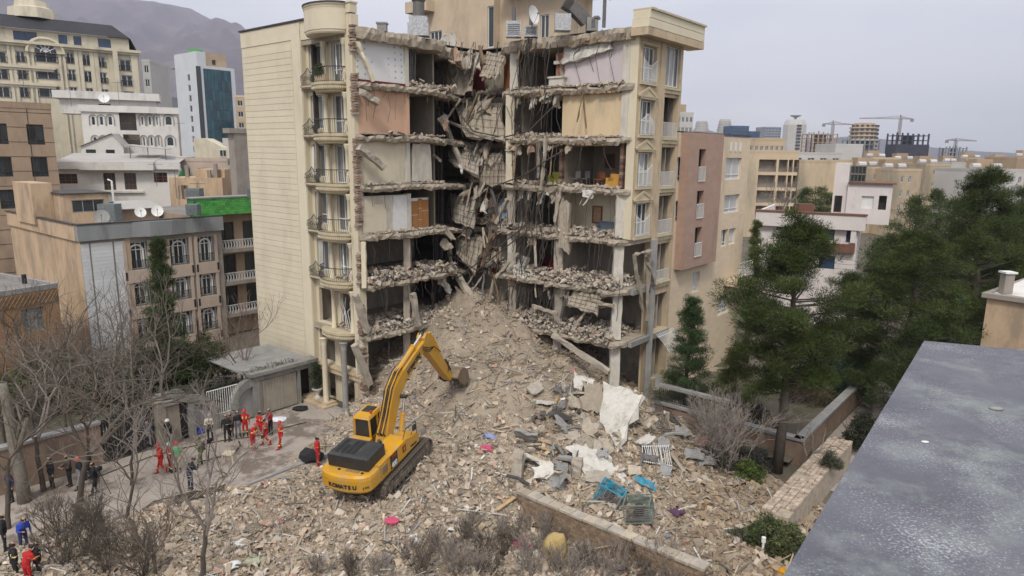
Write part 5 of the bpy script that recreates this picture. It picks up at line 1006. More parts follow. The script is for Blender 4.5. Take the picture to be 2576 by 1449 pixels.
for i, o in enumerate(ops[:9]):
    w = window(fr, o[0]+.02, o[1]-.02, o[2]+.02, o[3]-.02, g, d=-.3, nv=4, hz=(.72,), fw=.07, gm='glass')
    mb = MB(); c = (o[0]+o[1])/2; r_ = (o[1]-o[0])*.33; zt = o[3]-.25
    mb.tube([fr.pt(c-r_, o[2], -.2)]+[fr.pt(c-r_*math.cos(PI*q/8), zt-r_+r_*math.sin(PI*q/8), -.2) for q in range(9)]+[fr.pt(c+r_, o[2], -.2)], .085, 5); mb.build('arched_bar', 'white_frame', w)
    railing(fr, o[0], o[1], o[2], o[2]+.75, -.02, w, 'iron', n=9, r=.02)
    mb = MB(); fr.box(mb, o[0]-.3, o[1]+.3, o[2]-1.1, o[2]-.05, .002, .14); mb.build('spandrel_panel', 'pinkish', g)
    for q in (o[0]-.28, o[1]+.12): mb = MB(); fr.box(mb, q, q+.16, o[2]-.85, o[2]-.15, .142, .16); mb.build('inset', 'black_gate', g)
    for q in (o[0]-.3, o[1]+.02): mb = MB(); fr.box(mb, q, q+.26, o[2]-.04, o[3]+.1, .002, .1); mb.build('pier', 'pinkish', g)
for i in range(34):      # white tiled flank: courses left, middle and right of two grey grooves
    z = .2+i*.298
    if z+.28 > zb: break
    for a, b in ((.03, .62), (.75, 2.35), (2.5, 3.3)): mb = MB(); fr.box(mb, a, b, z, z+.285, .002, .05); mb.build('tile_course', 'tile_white', g)
mb = MB(); fr.box(mb, 3.32, 3.7, 0, zb-.01, .002, .06); mb.build('pier', 'apricot', g)
# its rooftop
P = aty(160, 545, 58); sfr = Fr(atz(85, 500, z1), DS); S0 = fr.pt(1.2, z1-.6, -6.5); sf = Fr(S0, DT)
s = thing('stair_house', 'plain rendered stair house with a long three part window on the grey parapet roof', 'stair house', S0)
zt = 13.6; mb = MB(); wall(mb, sf, 0, 3.6, z1-.6, zt, [(.6, 3.2, 12.0, 13.1)], .2); wall(mb, sf.left(6), 0, 6, z1-.6, zt+.0, []); wall(mb, sf.right(3.6), 0, 6, z1-.6, zt, []); mb.add([sf.pt(0, zt-.05, 0), sf.pt(3.6, zt-.05, 0), sf.pt(3.6, zt-.05, -6), sf.pt(0, zt-.05, -6)], [(0, 1, 2, 3)]); mb.build('wall', 'apricot', s)
mb = MB(); sf.box(mb, -.15, 3.75, zt, zt+.1, -6.1, .15); mb.build('coping', 'dark_trim', s); window(sf, .62, 3.18, 12.02, 13.08, s, nv=3, d=-.12, fm='concrete_grey', gm='glass'); mb = MB(); sf.box(mb, -1.6, -.02, z1-.6, zt+.9, -7.5, -2.5); mb.build('upper_wall', 'apricot', s)
def tank(p, w, d_, h, m, lb, legs=True):
    o = thing('roof_cooler', lb, 'cooler', p); mb = MB(); mb.box(p.x-w/2, p.x+w/2, p.y-d_/2, p.y+d_/2, p.z+.3, p.z+.3+h); mb.build('casing', m, o)
    for i in range(6): mb = MB(); mb.box(p.x-w/2+.08, p.x+w/2-.08, p.y-d_/2-.03, p.y-d_/2-.003, p.z+.42+i*h*.13, p.z+.42+i*h*.13+.06); mb.build('louvre', m, o)
    for sx in (-1, 1):
        for sy in (-1, 1): mb = MB(); mb.tube([(p.x+sx*w*.42, p.y+sy*d_*.42, p.z), (p.x+sx*w*.42, p.y+sy*d_*.42, p.z+.3)], .03, 4); mb.build('leg', 'steel', o)
tank(fr.pt(4.6, z1-.65, -6), 1.5, 1.2, 1.5, 'cooler_grey', 'grey louvred cooler standing before the blue tank on the grey parapet roof'); tank(fr.pt(4.4, z1-.65, -7.6), 1.9, 1.1, 1.6, 'tank_blue', 'bright blue water tank box on the grey parapet roof')
o = thing('roof_shed', 'low shed with corrugated pale metal roof on the grey parapet house', 'shed', fr.pt(7, z1-.6, -7)); mb = MB(); fr.box(mb, 5.4, 9.0, z1-.6, z1+.55, -9, -6.4); mb.build('wall', 'garden_wall', o)
for i in range(12): mb = MB(); a = 5.2+i*.34; mb.hexa([fr.pt(a, z1+.56, -6.1), fr.pt(a+.32, z1+.56, -6.1), fr.pt(a+.32, z1+1.1, -9.2), fr.pt(a, z1+1.1, -9.2), fr.pt(a, z1+.6, -6.1), fr.pt(a+.32, z1+.6, -6.1), fr.pt(a+.32, z1+1.14, -9.2), fr.pt(a, z1+1.14, -9.2)]); mb.build('roof_sheet', 'roof_pale', o)
dish(fr.pt(7.6, z1-.3, -3.4), 'large white satellite dish before the shed on the grey parapet roof', .5, .5); dish(fr.pt(6.2, z1-.3, -3.6), 'second satellite dish half hidden by a stub pier on the grey parapet roof', .48, .7); dish(fr.pt(2.2, z1-.5, -1.2), 'pale blue satellite dish at the parapet below the stair house window', .6, .5, 'concrete_grey')
p = fr.pt(6.2, z1-.6, -9.3); mb = MB(); mb.tube([p, p+Vector((0, 0, 3.6)), p+Vector((-.35, 0, 3.75))], .09, 6); mb.build('vent_pipe', 'white_paint', label='tall white vent pipe rising behind the roof shed', cat='pipe')
# 2 house with green tiled parapet ------------------------------------------------------
P0 = aty(478, 543, 62); fr = Fr(P0, DT); zb = P0.z; W = fr.u(690, 560)+2; zt = fr.pix(560, 511)[1]+.55
g = thing('apartment_house', 'apartment house with a bright green tiled parapet and white railed balconies', 'building', (P0.x, P0.y, 0)); ops = []
us = [fr.u(x, 600) for x in (557, 590, 612, 660)]
for k in range(3):
    z = zb-.2-3.1*(k+1)
    ops += [(us[0]-.3, us[1], z+.05, z+2.5), (us[2], us[2]+2.0, z+.05, z+2.5), (us[0]-4, us[0]-1.5, z+.4, z+2.3)]
shell(g, fr, W, 12, 0, zb, 'brown_stone', ops, roof='roof_tar', par=0); wins(fr, g, ops, nv=2, d=-.18, fm='dark_trim', gm='glass')
for k in range(3):
    z = zb-.2-3.1*(k+1); mb = MB(); fr.box(mb, us[0]-.6, W, z-.3, z, .002, 1.0); mb.build('balcony', 'stone_grey', g)
    mb = MB(); u = us[0]-.5
    while u < W-.3: mb.tube([fr.pt(u, z+.05, .95), fr.pt(u+.12, z+.45, .95), fr.pt(u, z+.85, .95)], .025, 4); mb.tube([fr.pt(u+.15, z+.05, .95), fr.pt(u+.15, z+.85, .95)], .018, 4); u += .28
    mb.tube([fr.pt(us[0]-.6, z+.88, .95), fr.pt(W, z+.88, .95)], .03, 4); mb.build('railing', 'white_frame', g)
mb = MB(); fr.box(mb, 0, W, zb+.002, zt, -.4, .9); mb.build('parapet_core', 'green_dark', g)
nr = 7; hh = (zt-zb)/nr
for j in range(nr):
    for i in range(int(W/.42)):
        u = i*.42+(.21 if j % 2 else 0)
        if u+.4 > W: continue
        mb = MB(); fr.box(mb, u, u+.4, zb+j*hh+.012, zb+(j+1)*hh-.008, .902, .93); mb.build('tile', 'green_tile', g)
mb = MB(); fr.box(mb, -.1, W, zt+.002, zt+.12, -.5, 1.0); mb.build('coping', 'concrete_grey', g)
tank(fr.pt(fr.u(548, 520)-.6, zb+.9, -3), 1.2, 1.0, 1.1, 'cooler_grey', 'grey cooler on the roof behind the green tiled parapet')
# 3 orange brick house, far left -----------------------------------------------------------
P0 = aty(146, 738, 50); fr0 = Fr(P0, DT); fr = Fr(P0-DT*9, DT); zt = P0.z; g = thing('low_house', 'low orange brick house with lattice frieze and wide window behind the bare trees', 'house', (P0.x-4, P0.y-4, 0))
fr = Fr(aty(-30, 765, 46), (P0-aty(-30, 765, 46)).to_2d()); W = (P0-aty(-30, 765, 46)).to_2d().length; zt = 7.6
a, b = fr.u(55, 800), fr.u(112, 800); ops = [(a, b, fr.z(80, 835), fr.z(80, 775))]
shell(g, fr, W, 8, 0, zt, 'house_orange', ops, roof='roof_tar', par=.3, cap='concrete_grey'); wins(fr, g, ops, nv=3, hz=(.6,), d=-.15, gm='glass_curtain', fm='concrete_grey')
mb = MB(); fr.box(mb, 0, W, zt-1.3, zt-.35, .002, .05); lt = mb.build('frieze', 'lattice', g)
for i in range(int(W/.3)): mb = MB(); mb.beam(fr.pt(i*.3, zt-1.25, .07), fr.pt(i*.3+.6 if i*.3+.6 < W else W, zt-.4, .07), .04, .05, fr.N); mb.build('lattice_bar', 'house_orange', lt)
mb = MB(); q = fr.pt(W-1.2, zt, -2); mb.tube([q, q+Vector((0, 0, .7))], .16, 8); mb.build('chimney', 'black_gate', g)
# 4 brown stone block, far left ---------------------------------------------------------------
P1 = aty(148, 450, 80); fr = Fr(P1-DT*11, DT); g = thing('apartment_house', 'brown stone clad apartment block with dark framed windows, cut by joints', 'building', (P1.x, P1.y, 0)); zt = fr.pix(128, 262)[1]; ops = []
def uu(z): return z/3.84
for a, b, y0, y1 in ((262, 428, 430, 625), (305, 465, 745, 935), (-40, 75, 420, 620), (-30, 120, 745, 935), (0, 160, 1060, 1245)):
    a, b, y0, y1 = uu(a), uu(b), 201+uu(y0), 201+uu(y1); ops.append((fr.u(a, (y0+y1)/2), fr.u(b, (y0+y1)/2), fr.z((a+b)/2, y1), fr.z((a+b)/2, y0)))
shell(g, fr, 11, 14, 0, zt, 'brown_stone', ops, par=.6); wins(fr, g, ops, nv=2, d=-.14, fm='dark_trim', hz=(.25,), gm='glass', split=True)
for z in np.arange(.5, zt-.3, 1.6): mb = MB(); fr.box(mb, 0, 11, z, z+.05, .002, .02); mb.build('joint', 'dark_trim', g)
for u in (4.0, 8.6): mb = MB(); fr.box(mb, u, u+.06, 0, zt-.1, .021, .04); mb.build('joint', 'dark_trim', g)
mb = MB(); fr.box(mb, 0, 4, zt+.08, zt+1.7, -8, -.3); mb.build('upper_wall', 'brown_stone', g)
# 5 white house with pale pitched roof --------------------------------------------------------
P0 = aty(146, 425, 90); fr = Fr(P0, (DT*.85+DS*.53)); g = thing('villa', 'white two storey villa with dark brown windows and a pale sheet roof', 'villa', (P0.x, P0.y, 0)); W = fr.u(448, 430); zt = P0.z; ops = []
for a, b, y0, y1 in ((150, 196, 437, 462), (263, 293, 435, 478), (315, 345, 435, 477), (388, 422, 434, 459)): ops.append((fr.u(a, y1), fr.u(b, y1), fr.z((a+b)/2, y1), fr.z((a+b)/2, y0)))
shell(g, fr, W, 10, 0, zt, 'white_wall', ops, par=0, roof='roof_pale'); wins(fr, g, ops, nv=3, d=-.12, fm='brown_wood', hz=(.3, .6), gm='glass')
a = fr.u(205, 430); b = fr.u(390, 430)
mb = MB(); fr.box(mb, -.3, a, zt+.003, zt+.9, -.5, .6); fr.box(mb, b+.01, W+.3, zt+.004, zt+.85, -.5, .5); mb.build('fascia', 'white_wall', g); mb = MB(); fr.box(mb, a, b, zt-.1, zt+.95, -.5, 1.2); mb.build('fascia', 'white_wall', g)
mb = MB(); mb.add([fr.pt(-.3, zt+.92, .5), fr.pt(b, zt+.97, 1.1), fr.pt(b, zt+2.0, -9), fr.pt(-.3, zt+2.0, -9)], [(0, 1, 2, 3)]); mb.add([fr.pt(b, zt+.9, .5), fr.pt(W+.2, zt+.86, .4), fr.pt(W+.2, zt+1.6, -9), fr.pt(b, zt+2.0, -9)], [(0, 1, 2, 3)]); mb.build('sheet_roof', 'roof_pale', g)
mb = MB(); fr.box(mb, fr.u(250, 478), fr.u(362, 478), ops[1][2]-.35, ops[1][2]-.1, .002, .35); mb.build('sill_band', 'white_wall', g)
o = thing('roof_canopy', 'thin tilted sheet canopy on posts on the villa roof', 'canopy', fr.pt(fr.u(335, 385), zt+1.6, -5)); u0 = fr.u(308, 385); mb = MB(); mb.hexa([fr.pt(u0, zt+3.1, -3), fr.pt(u0+5, zt+2.6, -3), fr.pt(u0+5, zt+2.7, -7), fr.pt(u0, zt+3.2, -7), fr.pt(u0, zt+3.2, -3), fr.pt(u0+5, zt+2.7, -3), fr.pt(u0+5, zt+2.8, -7), fr.pt(u0, zt+3.3, -7)]); mb.build('canopy_sheet', 'roof_pale', o)
for q in (.3, 2.5, 4.7): mb = MB(); mb.tube([fr.pt(u0+q, zt+1.2, -3.3), fr.pt(u0+q, zt+2.9, -3.3)], .06, 4); mb.build('post', 'steel', o)
P = fr.pt(-.5, 0, -14); f2 = Fr(P, fr.U); o = thing('outhouse', 'small white gabled roof house with two little windows', 'house', P); w2 = 5.6; zz = zt+2.9; ops2 = [(.6, 1.9, zz-1.4, zz-.4), (3.2, 4.4, zz-1.4, zz-.4)]
mb = MB(); wall(mb, f2, 0, w2, 0, zz, ops2, .15); mb.add([f2.pt(0, zz, 0), f2.pt(w2, zz, 0), f2.pt(w2*.75, zz+1.9, 0)], [(0, 1, 2)]); mb.build('wall', 'white_wall', o); mb = MB(); mb.add([f2.pt(-.2, zz, .3), f2.pt(w2*.75, zz+2, .3), f2.pt(w2*.75, zz+2, -5), f2.pt(-.2, zz, -5)], [(0, 1, 2, 3)]); mb.add([f2.pt(w2*.75, zz+2, .3), f2.pt(w2+.2, zz, .3), f2.pt(w2+.2, zz, -5), f2.pt(w2*.75, zz+2, -5)], [(0, 1, 2, 3)]); mb.build('roof', 'roof_pale', o); wins(f2, o, ops2, nv=2, d=-.1, fm='dark_trim', gm='glass')
# 6 white house with little arched windows -------------------------------------------------------
P0 = aty(203, 280, 108); fr = Fr(P0, DT*.9+DS*.44); zt = P0.z; W = fr.u(445, 290); g = thing('apartment_house', 'white house with rows of small arched windows and a recessed central balcony', 'building', (P0.x, P0.y, 0)); ops = []
for y0, y1, sh in ((291, 316, 0), (343, 368, 5)):
    for x, hw in ((236, 6.5), (256.5, 6.5), (278.6, 7), (359, 4.5), (378, 5), (396, 4), (425, 10)):
        u_ = fr.u(x+sh*(1 if x < 300 else .9), y1); hw_ = (fr.u(x+hw, y1)-fr.u(x-hw, y1))/2; z0 = fr.z(x, y1); ops.append((u_-hw_, u_+hw_, z0, fr.z(x, y0), 'arch', hw_))
ra, rb = fr.u(303, 330), fr.u(345, 330); rec = [(ra, rb, fr.z(325, 328), fr.z(325, 284)), (ra+.3, rb+.3, fr.z(325, 368), fr.z(325, 338))]
mb = MB(); wall(mb, fr, 0, W, 0, zt, ops+rec, .25); mb.build('wall', 'white_wall', g)
mb = MB(); wall(mb, fr.left(14), 0, 14, 0, zt, []); wall(mb, fr.right(W), 0, 14, 0, zt, []); mb.build('wall', 'pinkish', g); mb = MB(); mb.add([fr.pt(0, zt, 0), fr.pt(W, zt, 0), fr.pt(W, zt, -14), fr.pt(0, zt, -14)], [(0, 1, 2, 3)]); mb.build('roof', 'roof_tar', g)
for o in ops:
    w = window(fr, o[0]+.01, o[1]-.01, o[2], o[3]-.01, g, d=-.12, fw=.14, arch=True, gm='glass')
    mb = MB(); c = (o[0]+o[1])/2; r_ = (o[1]-o[0])/2+.18; mb.tube([fr.pt(o[0]-.18, o[2], .04)]+[fr.pt(c-r_*math.cos(PI*q/8), o[3]-r_+.18+r_*math.sin(PI*q/8), .04) for q in range(9)]+[fr.pt(o[1]+.18, o[2], .04)], .07, 4); mb.build('arch_moulding', 'stone_grey', w)
for o in rec: mb = MB(); fr.quad(mb, o[0]-.3, o[1]+.3, o[2]-.2, o[3]+.2, -1.6); mb.build('balcony_back', 'plaster_inner', g); railing(fr, o[0], o[1], o[2], o[2]+1.0, -.05, g, 'iron', n=16, r=.03)
w2 = [(-.3, .3), (ra, .3), (ra+1.2, .8), (rb+2, .8), (rb+3, .35), (W+.3, .35)]
for i in range(5):
    a, b = w2[i], w2[i+1]; mb = MB(); mb.hexa([fr.pt(a[0], zt+.002, a[1]), fr.pt(b[0], zt+.002, b[1]), fr.pt(b[0], zt+.002, -.3), fr.pt(a[0], zt+.002, -.3), fr.pt(a[0], zt+1.0, a[1]), fr.pt(b[0], zt+1.0, b[1]), fr.pt(b[0], zt+1.0, -.3), fr.pt(a[0], zt+1.0, -.3)]); mb.build('parapet_band', 'white_wall', g)
S0 = fr.pt(-4, zt, -9); sf = Fr(S0, fr.U); o = thing('roof_house', 'long white penthouse with a slot window on the arched window house', 'penthouse', S0); mb = MB(); sf.box(mb, 0, 14, zt, zt+2.4, -5, 0); sf.box(mb, -.8, 14.6, zt+2.402, zt+3.6, -5.5, .8); mb.build('wall', 'white_wall', o); mb = MB(); sf.box(mb, 5.5, 7.2, zt+1.2, zt+1.7, .002, .05); mb.build('window', 'dark_trim', o)
dish(fr.pt(fr.u(257, 262), zt+1.0, -3), 'white dish on the roof edge of the arched window house', .8, .5)
# 7 palatial cream block with mansard roof -----------------------------------------------------------
P1 = aty(348, 134, 140); Q0 = atz(0, 104, P1.z); fr = Fr(Q0-(P1-Q0).normalized()*14, (P1-Q0).to_2d()); zc = P1.z; W = fr.u(348, 140); g = thing('apartment_block', 'palatial cream apartment block with dark mansard roof and a great arched window', 'building', (P1.x, P1.y, 0)); ops = []
def zz3(x, y): return x/3, y/3
cl = [(-60, 50), (120, 190), (265, 430), (500, 560), (620, 685), (735, 795), (905, 990)]; balu = []
for r_, (y0, y1) in enumerate(((385, 470), (515, 598), (650, 735))):
    for i, (a, b) in enumerate(cl):
        dx = r_*14; a_, b_ = (a+dx)/3, (b+dx)/3; ym = (y0+y1)/2/3+(0, 0, 0, 3, 8, 13, 22)[i]*(1.0 if r_ == 0 else .8 if r_ == 1 else .6)
        ua, ub = fr.u(a_, ym), fr.u(b_, ym); z0 = fr.z((a_+b_)/2, ym+(y1-y0)/6); z1_ = fr.z((a_+b_)/2, ym-(y1-y0)/6)
        ops.append((ua, ub, z0, z1_))
top = [(fr.u(x0, 100+x0*.03), fr.u(x1, 100+x0*.03), zc+.6, zc+2.3) for x0, x1 in ((36, 96), (150, 172), (188, 208), (250, 282))]
shell(g, fr, W, 16, 0, zc, 'hotel_cream', ops, par=0, rd=.4); wins(fr, g, ops, nv=2, d=-.3, fm='white_frame', gm='glass', fw=.14)
for o in ops: railing(fr, o[0]-.1, o[1]+.1, o[2], o[2]+1.0, .1, g, 'iron', n=7, r=.04)
tf = Fr(fr.pt(0, 0, -1.6), fr.U); mb = MB(); wall(mb, tf, 0, W-1.2, zc, zc+2.7, top, .2); mb.build('attic_wall', 'hotel_cream', g); wins(tf, g, top, nv=2, d=-.1, gm='glass_blue', fm='dark_trim')
za, zbb = zc+2.7, tf.z(300, 66, -2.5); mb = MB(); mb.add([tf.pt(-.5, za, .7), tf.pt(W-1, za, .7), tf.pt(W-3.5, zbb, -2.5), tf.pt(-.5, zbb, -2.5)], [(0, 1, 2, 3)]); mb.add([tf.pt(W-1, za, .7), tf.pt(W+1.5, za-2.2, -6), tf.pt(W+1, za-2, -14), tf.pt(W-3.5, zbb, -14), tf.pt(W-3.5, zbb, -2.5)], [(0, 1, 2, 3, 4)]); mb.add([tf.pt(-.5, zbb, -2.5), tf.pt(W-3.5, zbb, -2.5), tf.pt(W-3.5, zbb, -14), tf.pt(-.5, zbb, -14)], [(0, 1, 2, 3)]); mb.build('mansard_roof', 'mansard', g)
mb = MB(); wall(mb, tf.right(W-1.2), 0, 13, zc, za, []); mb.build('attic_wall', 'hotel_cream', g)
for z, d in ((zc-.1, 1.0), ((ops[0][2]+ops[7][3])/2-.2, .6), ((ops[7][2]+ops[14][3])/2-.2, .6)): mb = MB(); fr.box(mb, -.2, W+.3 if z > zc-1 else W-14, z, z+.5, .002, d); fr.box(mb, -.2, W+.2 if z > zc-1 else W-14.2, z-.4, z-.002, .002, d*.6); mb.build('cornice', 'hotel_cream', g)
c = fr.u(114, 133); zf = fr.z(114, 134); r1, r2 = (fr.u(142, 133)-fr.u(87, 133))/2, (fr.u(160, 133)-fr.u(68, 133))/2
mb = MB(); mb.prism([fr.pt(c-r2*math.cos(PI*q/14), zf+r2*.92*math.sin(PI*q/14), .05) for q in range(15)], fr.N*.5); gab = recalc(mb.build('arch_gable', 'hotel_cream', g)); mb = MB(); mb.tube([fr.pt(c-r2*math.cos(PI*q/14), zf+r2*.92*math.sin(PI*q/14), .6) for q in range(15)], .3, 5); mb.build('arch_hood', 'hotel_cream', gab)
mb = MB(); mb.prism([fr.pt(c-r1*math.cos(PI*q/14), zf+.05+r1*math.sin(PI*q/14), .56) for q in range(15)], fr.N*.05); recalc(mb.build('fan_window', 'glass', gab)); mb = MB()
for q in range(1, 6): mb.tube([fr.pt(c, zf+.1, .66), fr.pt(c-r1*math.cos(PI*q/6), zf+.05+r1*math.sin(PI*q/6), .66)], .07, 4)
mb.tube([fr.pt(c-r1*.45*math.cos(PI*q/8), zf+.05+r1*.45*math.sin(PI*q/8), .66) for q in range(9)], .07, 4); mb.build('fan_bars', 'white_frame', gab)
for u_ in [q for o in ops[:6] for q in (o[0]-.9, o[1]+.9)]: mb = MB(); fr.box(mb, u_-.35, u_+.35, 0, zc-.5, .003, .28); mb.build('pilaster', 'hotel_cream', g)
u_ = fr.u(300, 160); mb = MB(); fr.box(mb, u_-1.1, u_-.3, 0, zc-.1, .003, 1.0); fr.box(mb, W-1.4, W-.3, 0, zc-.1, .003, .4); mb.build('pilaster', 'hotel_cream', g)
p = tf.pt(fr.u(92, 60), zbb-.1, -5); mb = MB(); mb.lathe(p, [(4, 0), (3.8, 1.8), (2.8, 2.1), (2.6, 3.2), (.8, 3.5), (.7, 4.0), (.01, 4.1)], 8); mb.build('roof_lantern', 'hotel_cream', g)
# slim white building behind it and a bluish one
def simple_block(x0, x1, ytop, Y, depth, m, name, label, rows=0, cols=0, ybot=None, cat='building', U=None, wm='glass', win_frac=(.55, .5), roofm='roof_tar', group=None, joined=False, par=.5, storey=3.2, zbase=0, skip=0):
    P0 = aty(x0, ytop, Y); fr = Fr(P0, U or (DT*.75+DS*.66)); W = fr.u(x1, ytop); zt = P0.z; g = thing(name, label, cat, (P0.x, P0.y, zbase), group); ops = []
    if cols:
        nr = rows or max(1, int((zt-1-zbase)/storey)); cw = W/cols
        for j in range(nr):
            z = zt-.6-(j+1)*storey
            if z < zbase: break
            for i in range(cols):
                if skip and (i*7+j*3) % skip == 0: continue
                a = i*cw+cw*(1-win_frac[0])/2; ops.append((a, a+cw*win_frac[0], z+storey*.25, z+storey*(.25+win_frac[1])))
    if joined:
        mb = MB(); wall(mb, fr, 0, W, zbase, zt, [], .2); wall(mb, fr.left(depth), 0, depth, zbase, zt, []); wall(mb, fr.right(W), 0, depth, zbase, zt, []); mb.add([fr.pt(0, zt, 0), fr.pt(W, zt, 0), fr.pt(W, zt, -depth), fr.pt(0, zt, -depth)], [(0, 1, 2, 3)]); mb.build('wall', m, g)
        if ops:
            mb = MB()
            for o in ops: fr.box(mb, o[0], o[1], o[2], o[3], -.05, .06)
            mb.build('windows', wm, g, kind='stuff')
    else:
        shell(g, fr, W, depth, zbase, zt, m, ops, par=par, roof=roofm); wins(fr, g, ops, nv=2, d=-.14, gm=wm, fw=.09)
    return g, fr, W, zt
simple_block(356, 376, 150, 170, 14, 'far_white', 'apartment_tower', 'slim white tower with dark square windows beside the palatial cream block', 0, 1, win_frac=(.6, .55)); simple_block(377, 381, 170, 172, 10, 'glass_teal', 'glass_slice', 'narrow green glass building edge beside the slim white tower', joined=True)
simple_block(384, 432, 243, 330, 20, 'far_grey', 'office_building', 'low blue grey glass building far behind the arched window house', 3, 5, wm='glass_blue', win_frac=(.85, .6)); simple_block(590, 640, 240, 210, 16, 'far_beige', 'apartment_building', 'beige building peeping out beside the blank cream wall', 4, 2, joined=False)
simple_block(-60, 8, 262, 120, 20, 'far_white', 'apartment_building', 'pale building low behind the brown stone block', joined=True)
# 8 white and teal glass office tower ------------------------------------------------------------------
P0 = aty(496, 163, 250); fr = Fr(P0, DT); W = fr.u(589, 164); zt = P0.z; g = thing('office_tower', 'white clad office tower with a tall teal glass front', 'office tower', (P0.x, P0.y, 0)); lf = fr.left(17)
mb = MB(); wall(mb, fr, 0, W, 0, zt, []); wall(mb, fr.right(W), 0, 22, 0, zt, []); mb.add([fr.pt(0, zt, 0), fr.pt(W, zt, 0), fr.pt(W, zt, -22), fr.pt(0, zt, -22)], [(0, 1, 2, 3)]); mb.build('wall', 'clad_white', g)
LW = 17; lo = []; 
for j in range(9): z = zt-2-(j+1)*3.6; lo.append((9.2, 11.0, z+.6, z+2.8))
zl = lf.z(440, 133) if False else zt+4.6
mb = MB(); wall(mb, lf, 0, LW, 0, zl, lo, .3); mb.build('wall', 'clad_white', g); wins(lf, g, lo, nv=1, d=-.2, gm='glass'); mb = MB(); fr.box(mb, .02, 3.2, zt+.002, zl-.01, -16.9, -.02); mb.build('roof_block', 'clad_white', g)
a, b = fr.u(497, 250), fr.u(510, 250); mb = MB(); fr.box(mb, a+.2, b, 0, zt-.4, .002, .1); mb.build('dark_strip', 'dark_clad', g)
a, b = fr.u(517, 250), fr.u(584, 250)
for j in range(11):
    z = zt-1.2-(j+1)*3.5
    for i in range(8):
        w_ = (b-a)/8; mb = MB(); fr.box(mb, a+i*w_+.06, a+(i+1)*w_-.06, z+.06, z+3.44, .05, .12); mb.build('pane', 'glass_teal', g)
mb = MB(); fr.box(mb, a-.1, b+.1, zt-40, zt-1.0, .002, .045); mb.build('curtain_wall', 'dark_clad', g)
rf = Fr(fr.pt(1, 0, -4), fr.U); rw_ = 9; o = thing('roof_plant_room', 'brown plant room with a square hole on the white office tower', 'plant room', rf.pt(0, zt, 0)); mb = MB(); wall(mb, rf, 2.5, 12, zt, zt+5, [(6.5, 8, zt+1, zt+2.8)], .4); wall(mb, rf.right(12), 0, 6, zt, zt+5, []); mb.add([rf.pt(2.5, zt+5), rf.pt(12, zt+5), rf.pt(12, zt+5, -6), rf.pt(2.5, zt+5, -6)], [(0, 1, 2, 3)]); mb.build('wall', 'far_tan', o); mb = MB(); rf.box(mb, 6.4, 8.1, zt+.9, zt+2.9, -.5, -.4); mb.build('opening', 'dark_trim', o)
mb = MB(); rf.box(mb, 0, 5, zt+4.7, zt+6.2, -3.2, -3); mb.build('sign_board', 'green_tile', label='bright green panel on top of the white office tower', cat='panel')
# 9 pinkish houses and the grey slab wall in front of the blank cream wall -------------------------------------
g, fr, W, zt = simple_block(446, 604, 397, 100, 10, 'pinkish', 'apartment_house', 'pinkish house with a plain parapet band between villa and cream tower', 1, 4, wm='glass')
S0 = fr.pt(1, zt, -5); sf = Fr(S0, fr.U); o = thing('roof_house', 'cream roof house with a sloping stair parapet and pale roof', 'penthouse', S0); mb = MB(); mb.prism([sf.pt(0, zt-.5), sf.pt(8.6, zt-.5), sf.pt(8.6, zt+1.4), sf.pt(4.2, zt+1.5), sf.pt(1.6, zt+2.9), sf.pt(0, zt+2.9)], sf.N*-5); recalc(mb.build('wall', 'hotel_cream', o)); mb = MB(); sf.box(mb, 3.4, 9, zt+1.5, zt+3.0, -6, -3); mb.build('upper_room', 'roof_pale', o); window(sf, 3.6, 4.6, zt+.2, zt+1.2, o, d=.06, nv=2)
g2 = thing('stair_house', 'stained brown plaster stair house with roof posts before the pinkish house', 'stair house', aty(430, 512, 74)); f2 = Fr(aty(430, 512, 74), DT*.7+DS*.7); w2 = f2.u(563, 512); zt2 = f2.z(470, 447); mb = MB(); wall(mb, f2, 0, w2, 0, zt2, [(1.2, 1.9, zt2-2.3, zt2-.8)], .15); wall(mb, f2.left(4), 0, 4, 0, zt2, []); wall(mb, f2.right(w2), 0, 4, 0, zt2, []); mb.add([f2.pt(0, zt2), f2.pt(w2, zt2), f2.pt(w2, zt2, -4), f2.pt(0, zt2, -4)], [(0, 1, 2, 3)]); mb.build('wall', 'apricot', g2)
for u_, h in ((1.6, 1.3), (3.9, .8), (4.6, 1.5)): mb = MB(); f2.box(mb, u_, u_+.35, zt2, zt2+h, -.6, -.25); mb.build('post', 'stone_grey', g2)
mb = MB(); f2.box(mb, 2.4, w2, zt2+.002, zt2+.9, -3.8, -1); mb.build('upper_wall', 'apricot', g2); mb = MB(); f2.box(mb, .9, 1.0, zt2-2.3, zt2-.8, .01, .03); mb.build('drainpipe', 'steel', g2)
for x, lb in ((462, 'green folded awning at the left of the stained stair house'), (563, 'small green awning at the right of the stained stair house')):
    p = aty(x, 475, 78); mb = MB(); mb.prism([p, p+Vector((-1.3 if x < 500 else 1.1, 0, 0)), p+Vector((0, 0, 2.3))], (0, .5, 0)); recalc(mb.build('awning', 'green_dark', label=lb, cat='awning'))
P0 = aty(588, 335, 72); fr = Fr(P0, DT); mb = MB(); fr.box(mb, 0, 5.5, 0, P0.z, -1.2, 0); fr.box(mb, -.5, 5.5, P0.z+.002, P0.z+.5, -1.3, .1); mb.build('blank_tower_wall', 'stone_grey', label='blank grey rendered wall strip rising beside the blank cream wall', cat='wall')
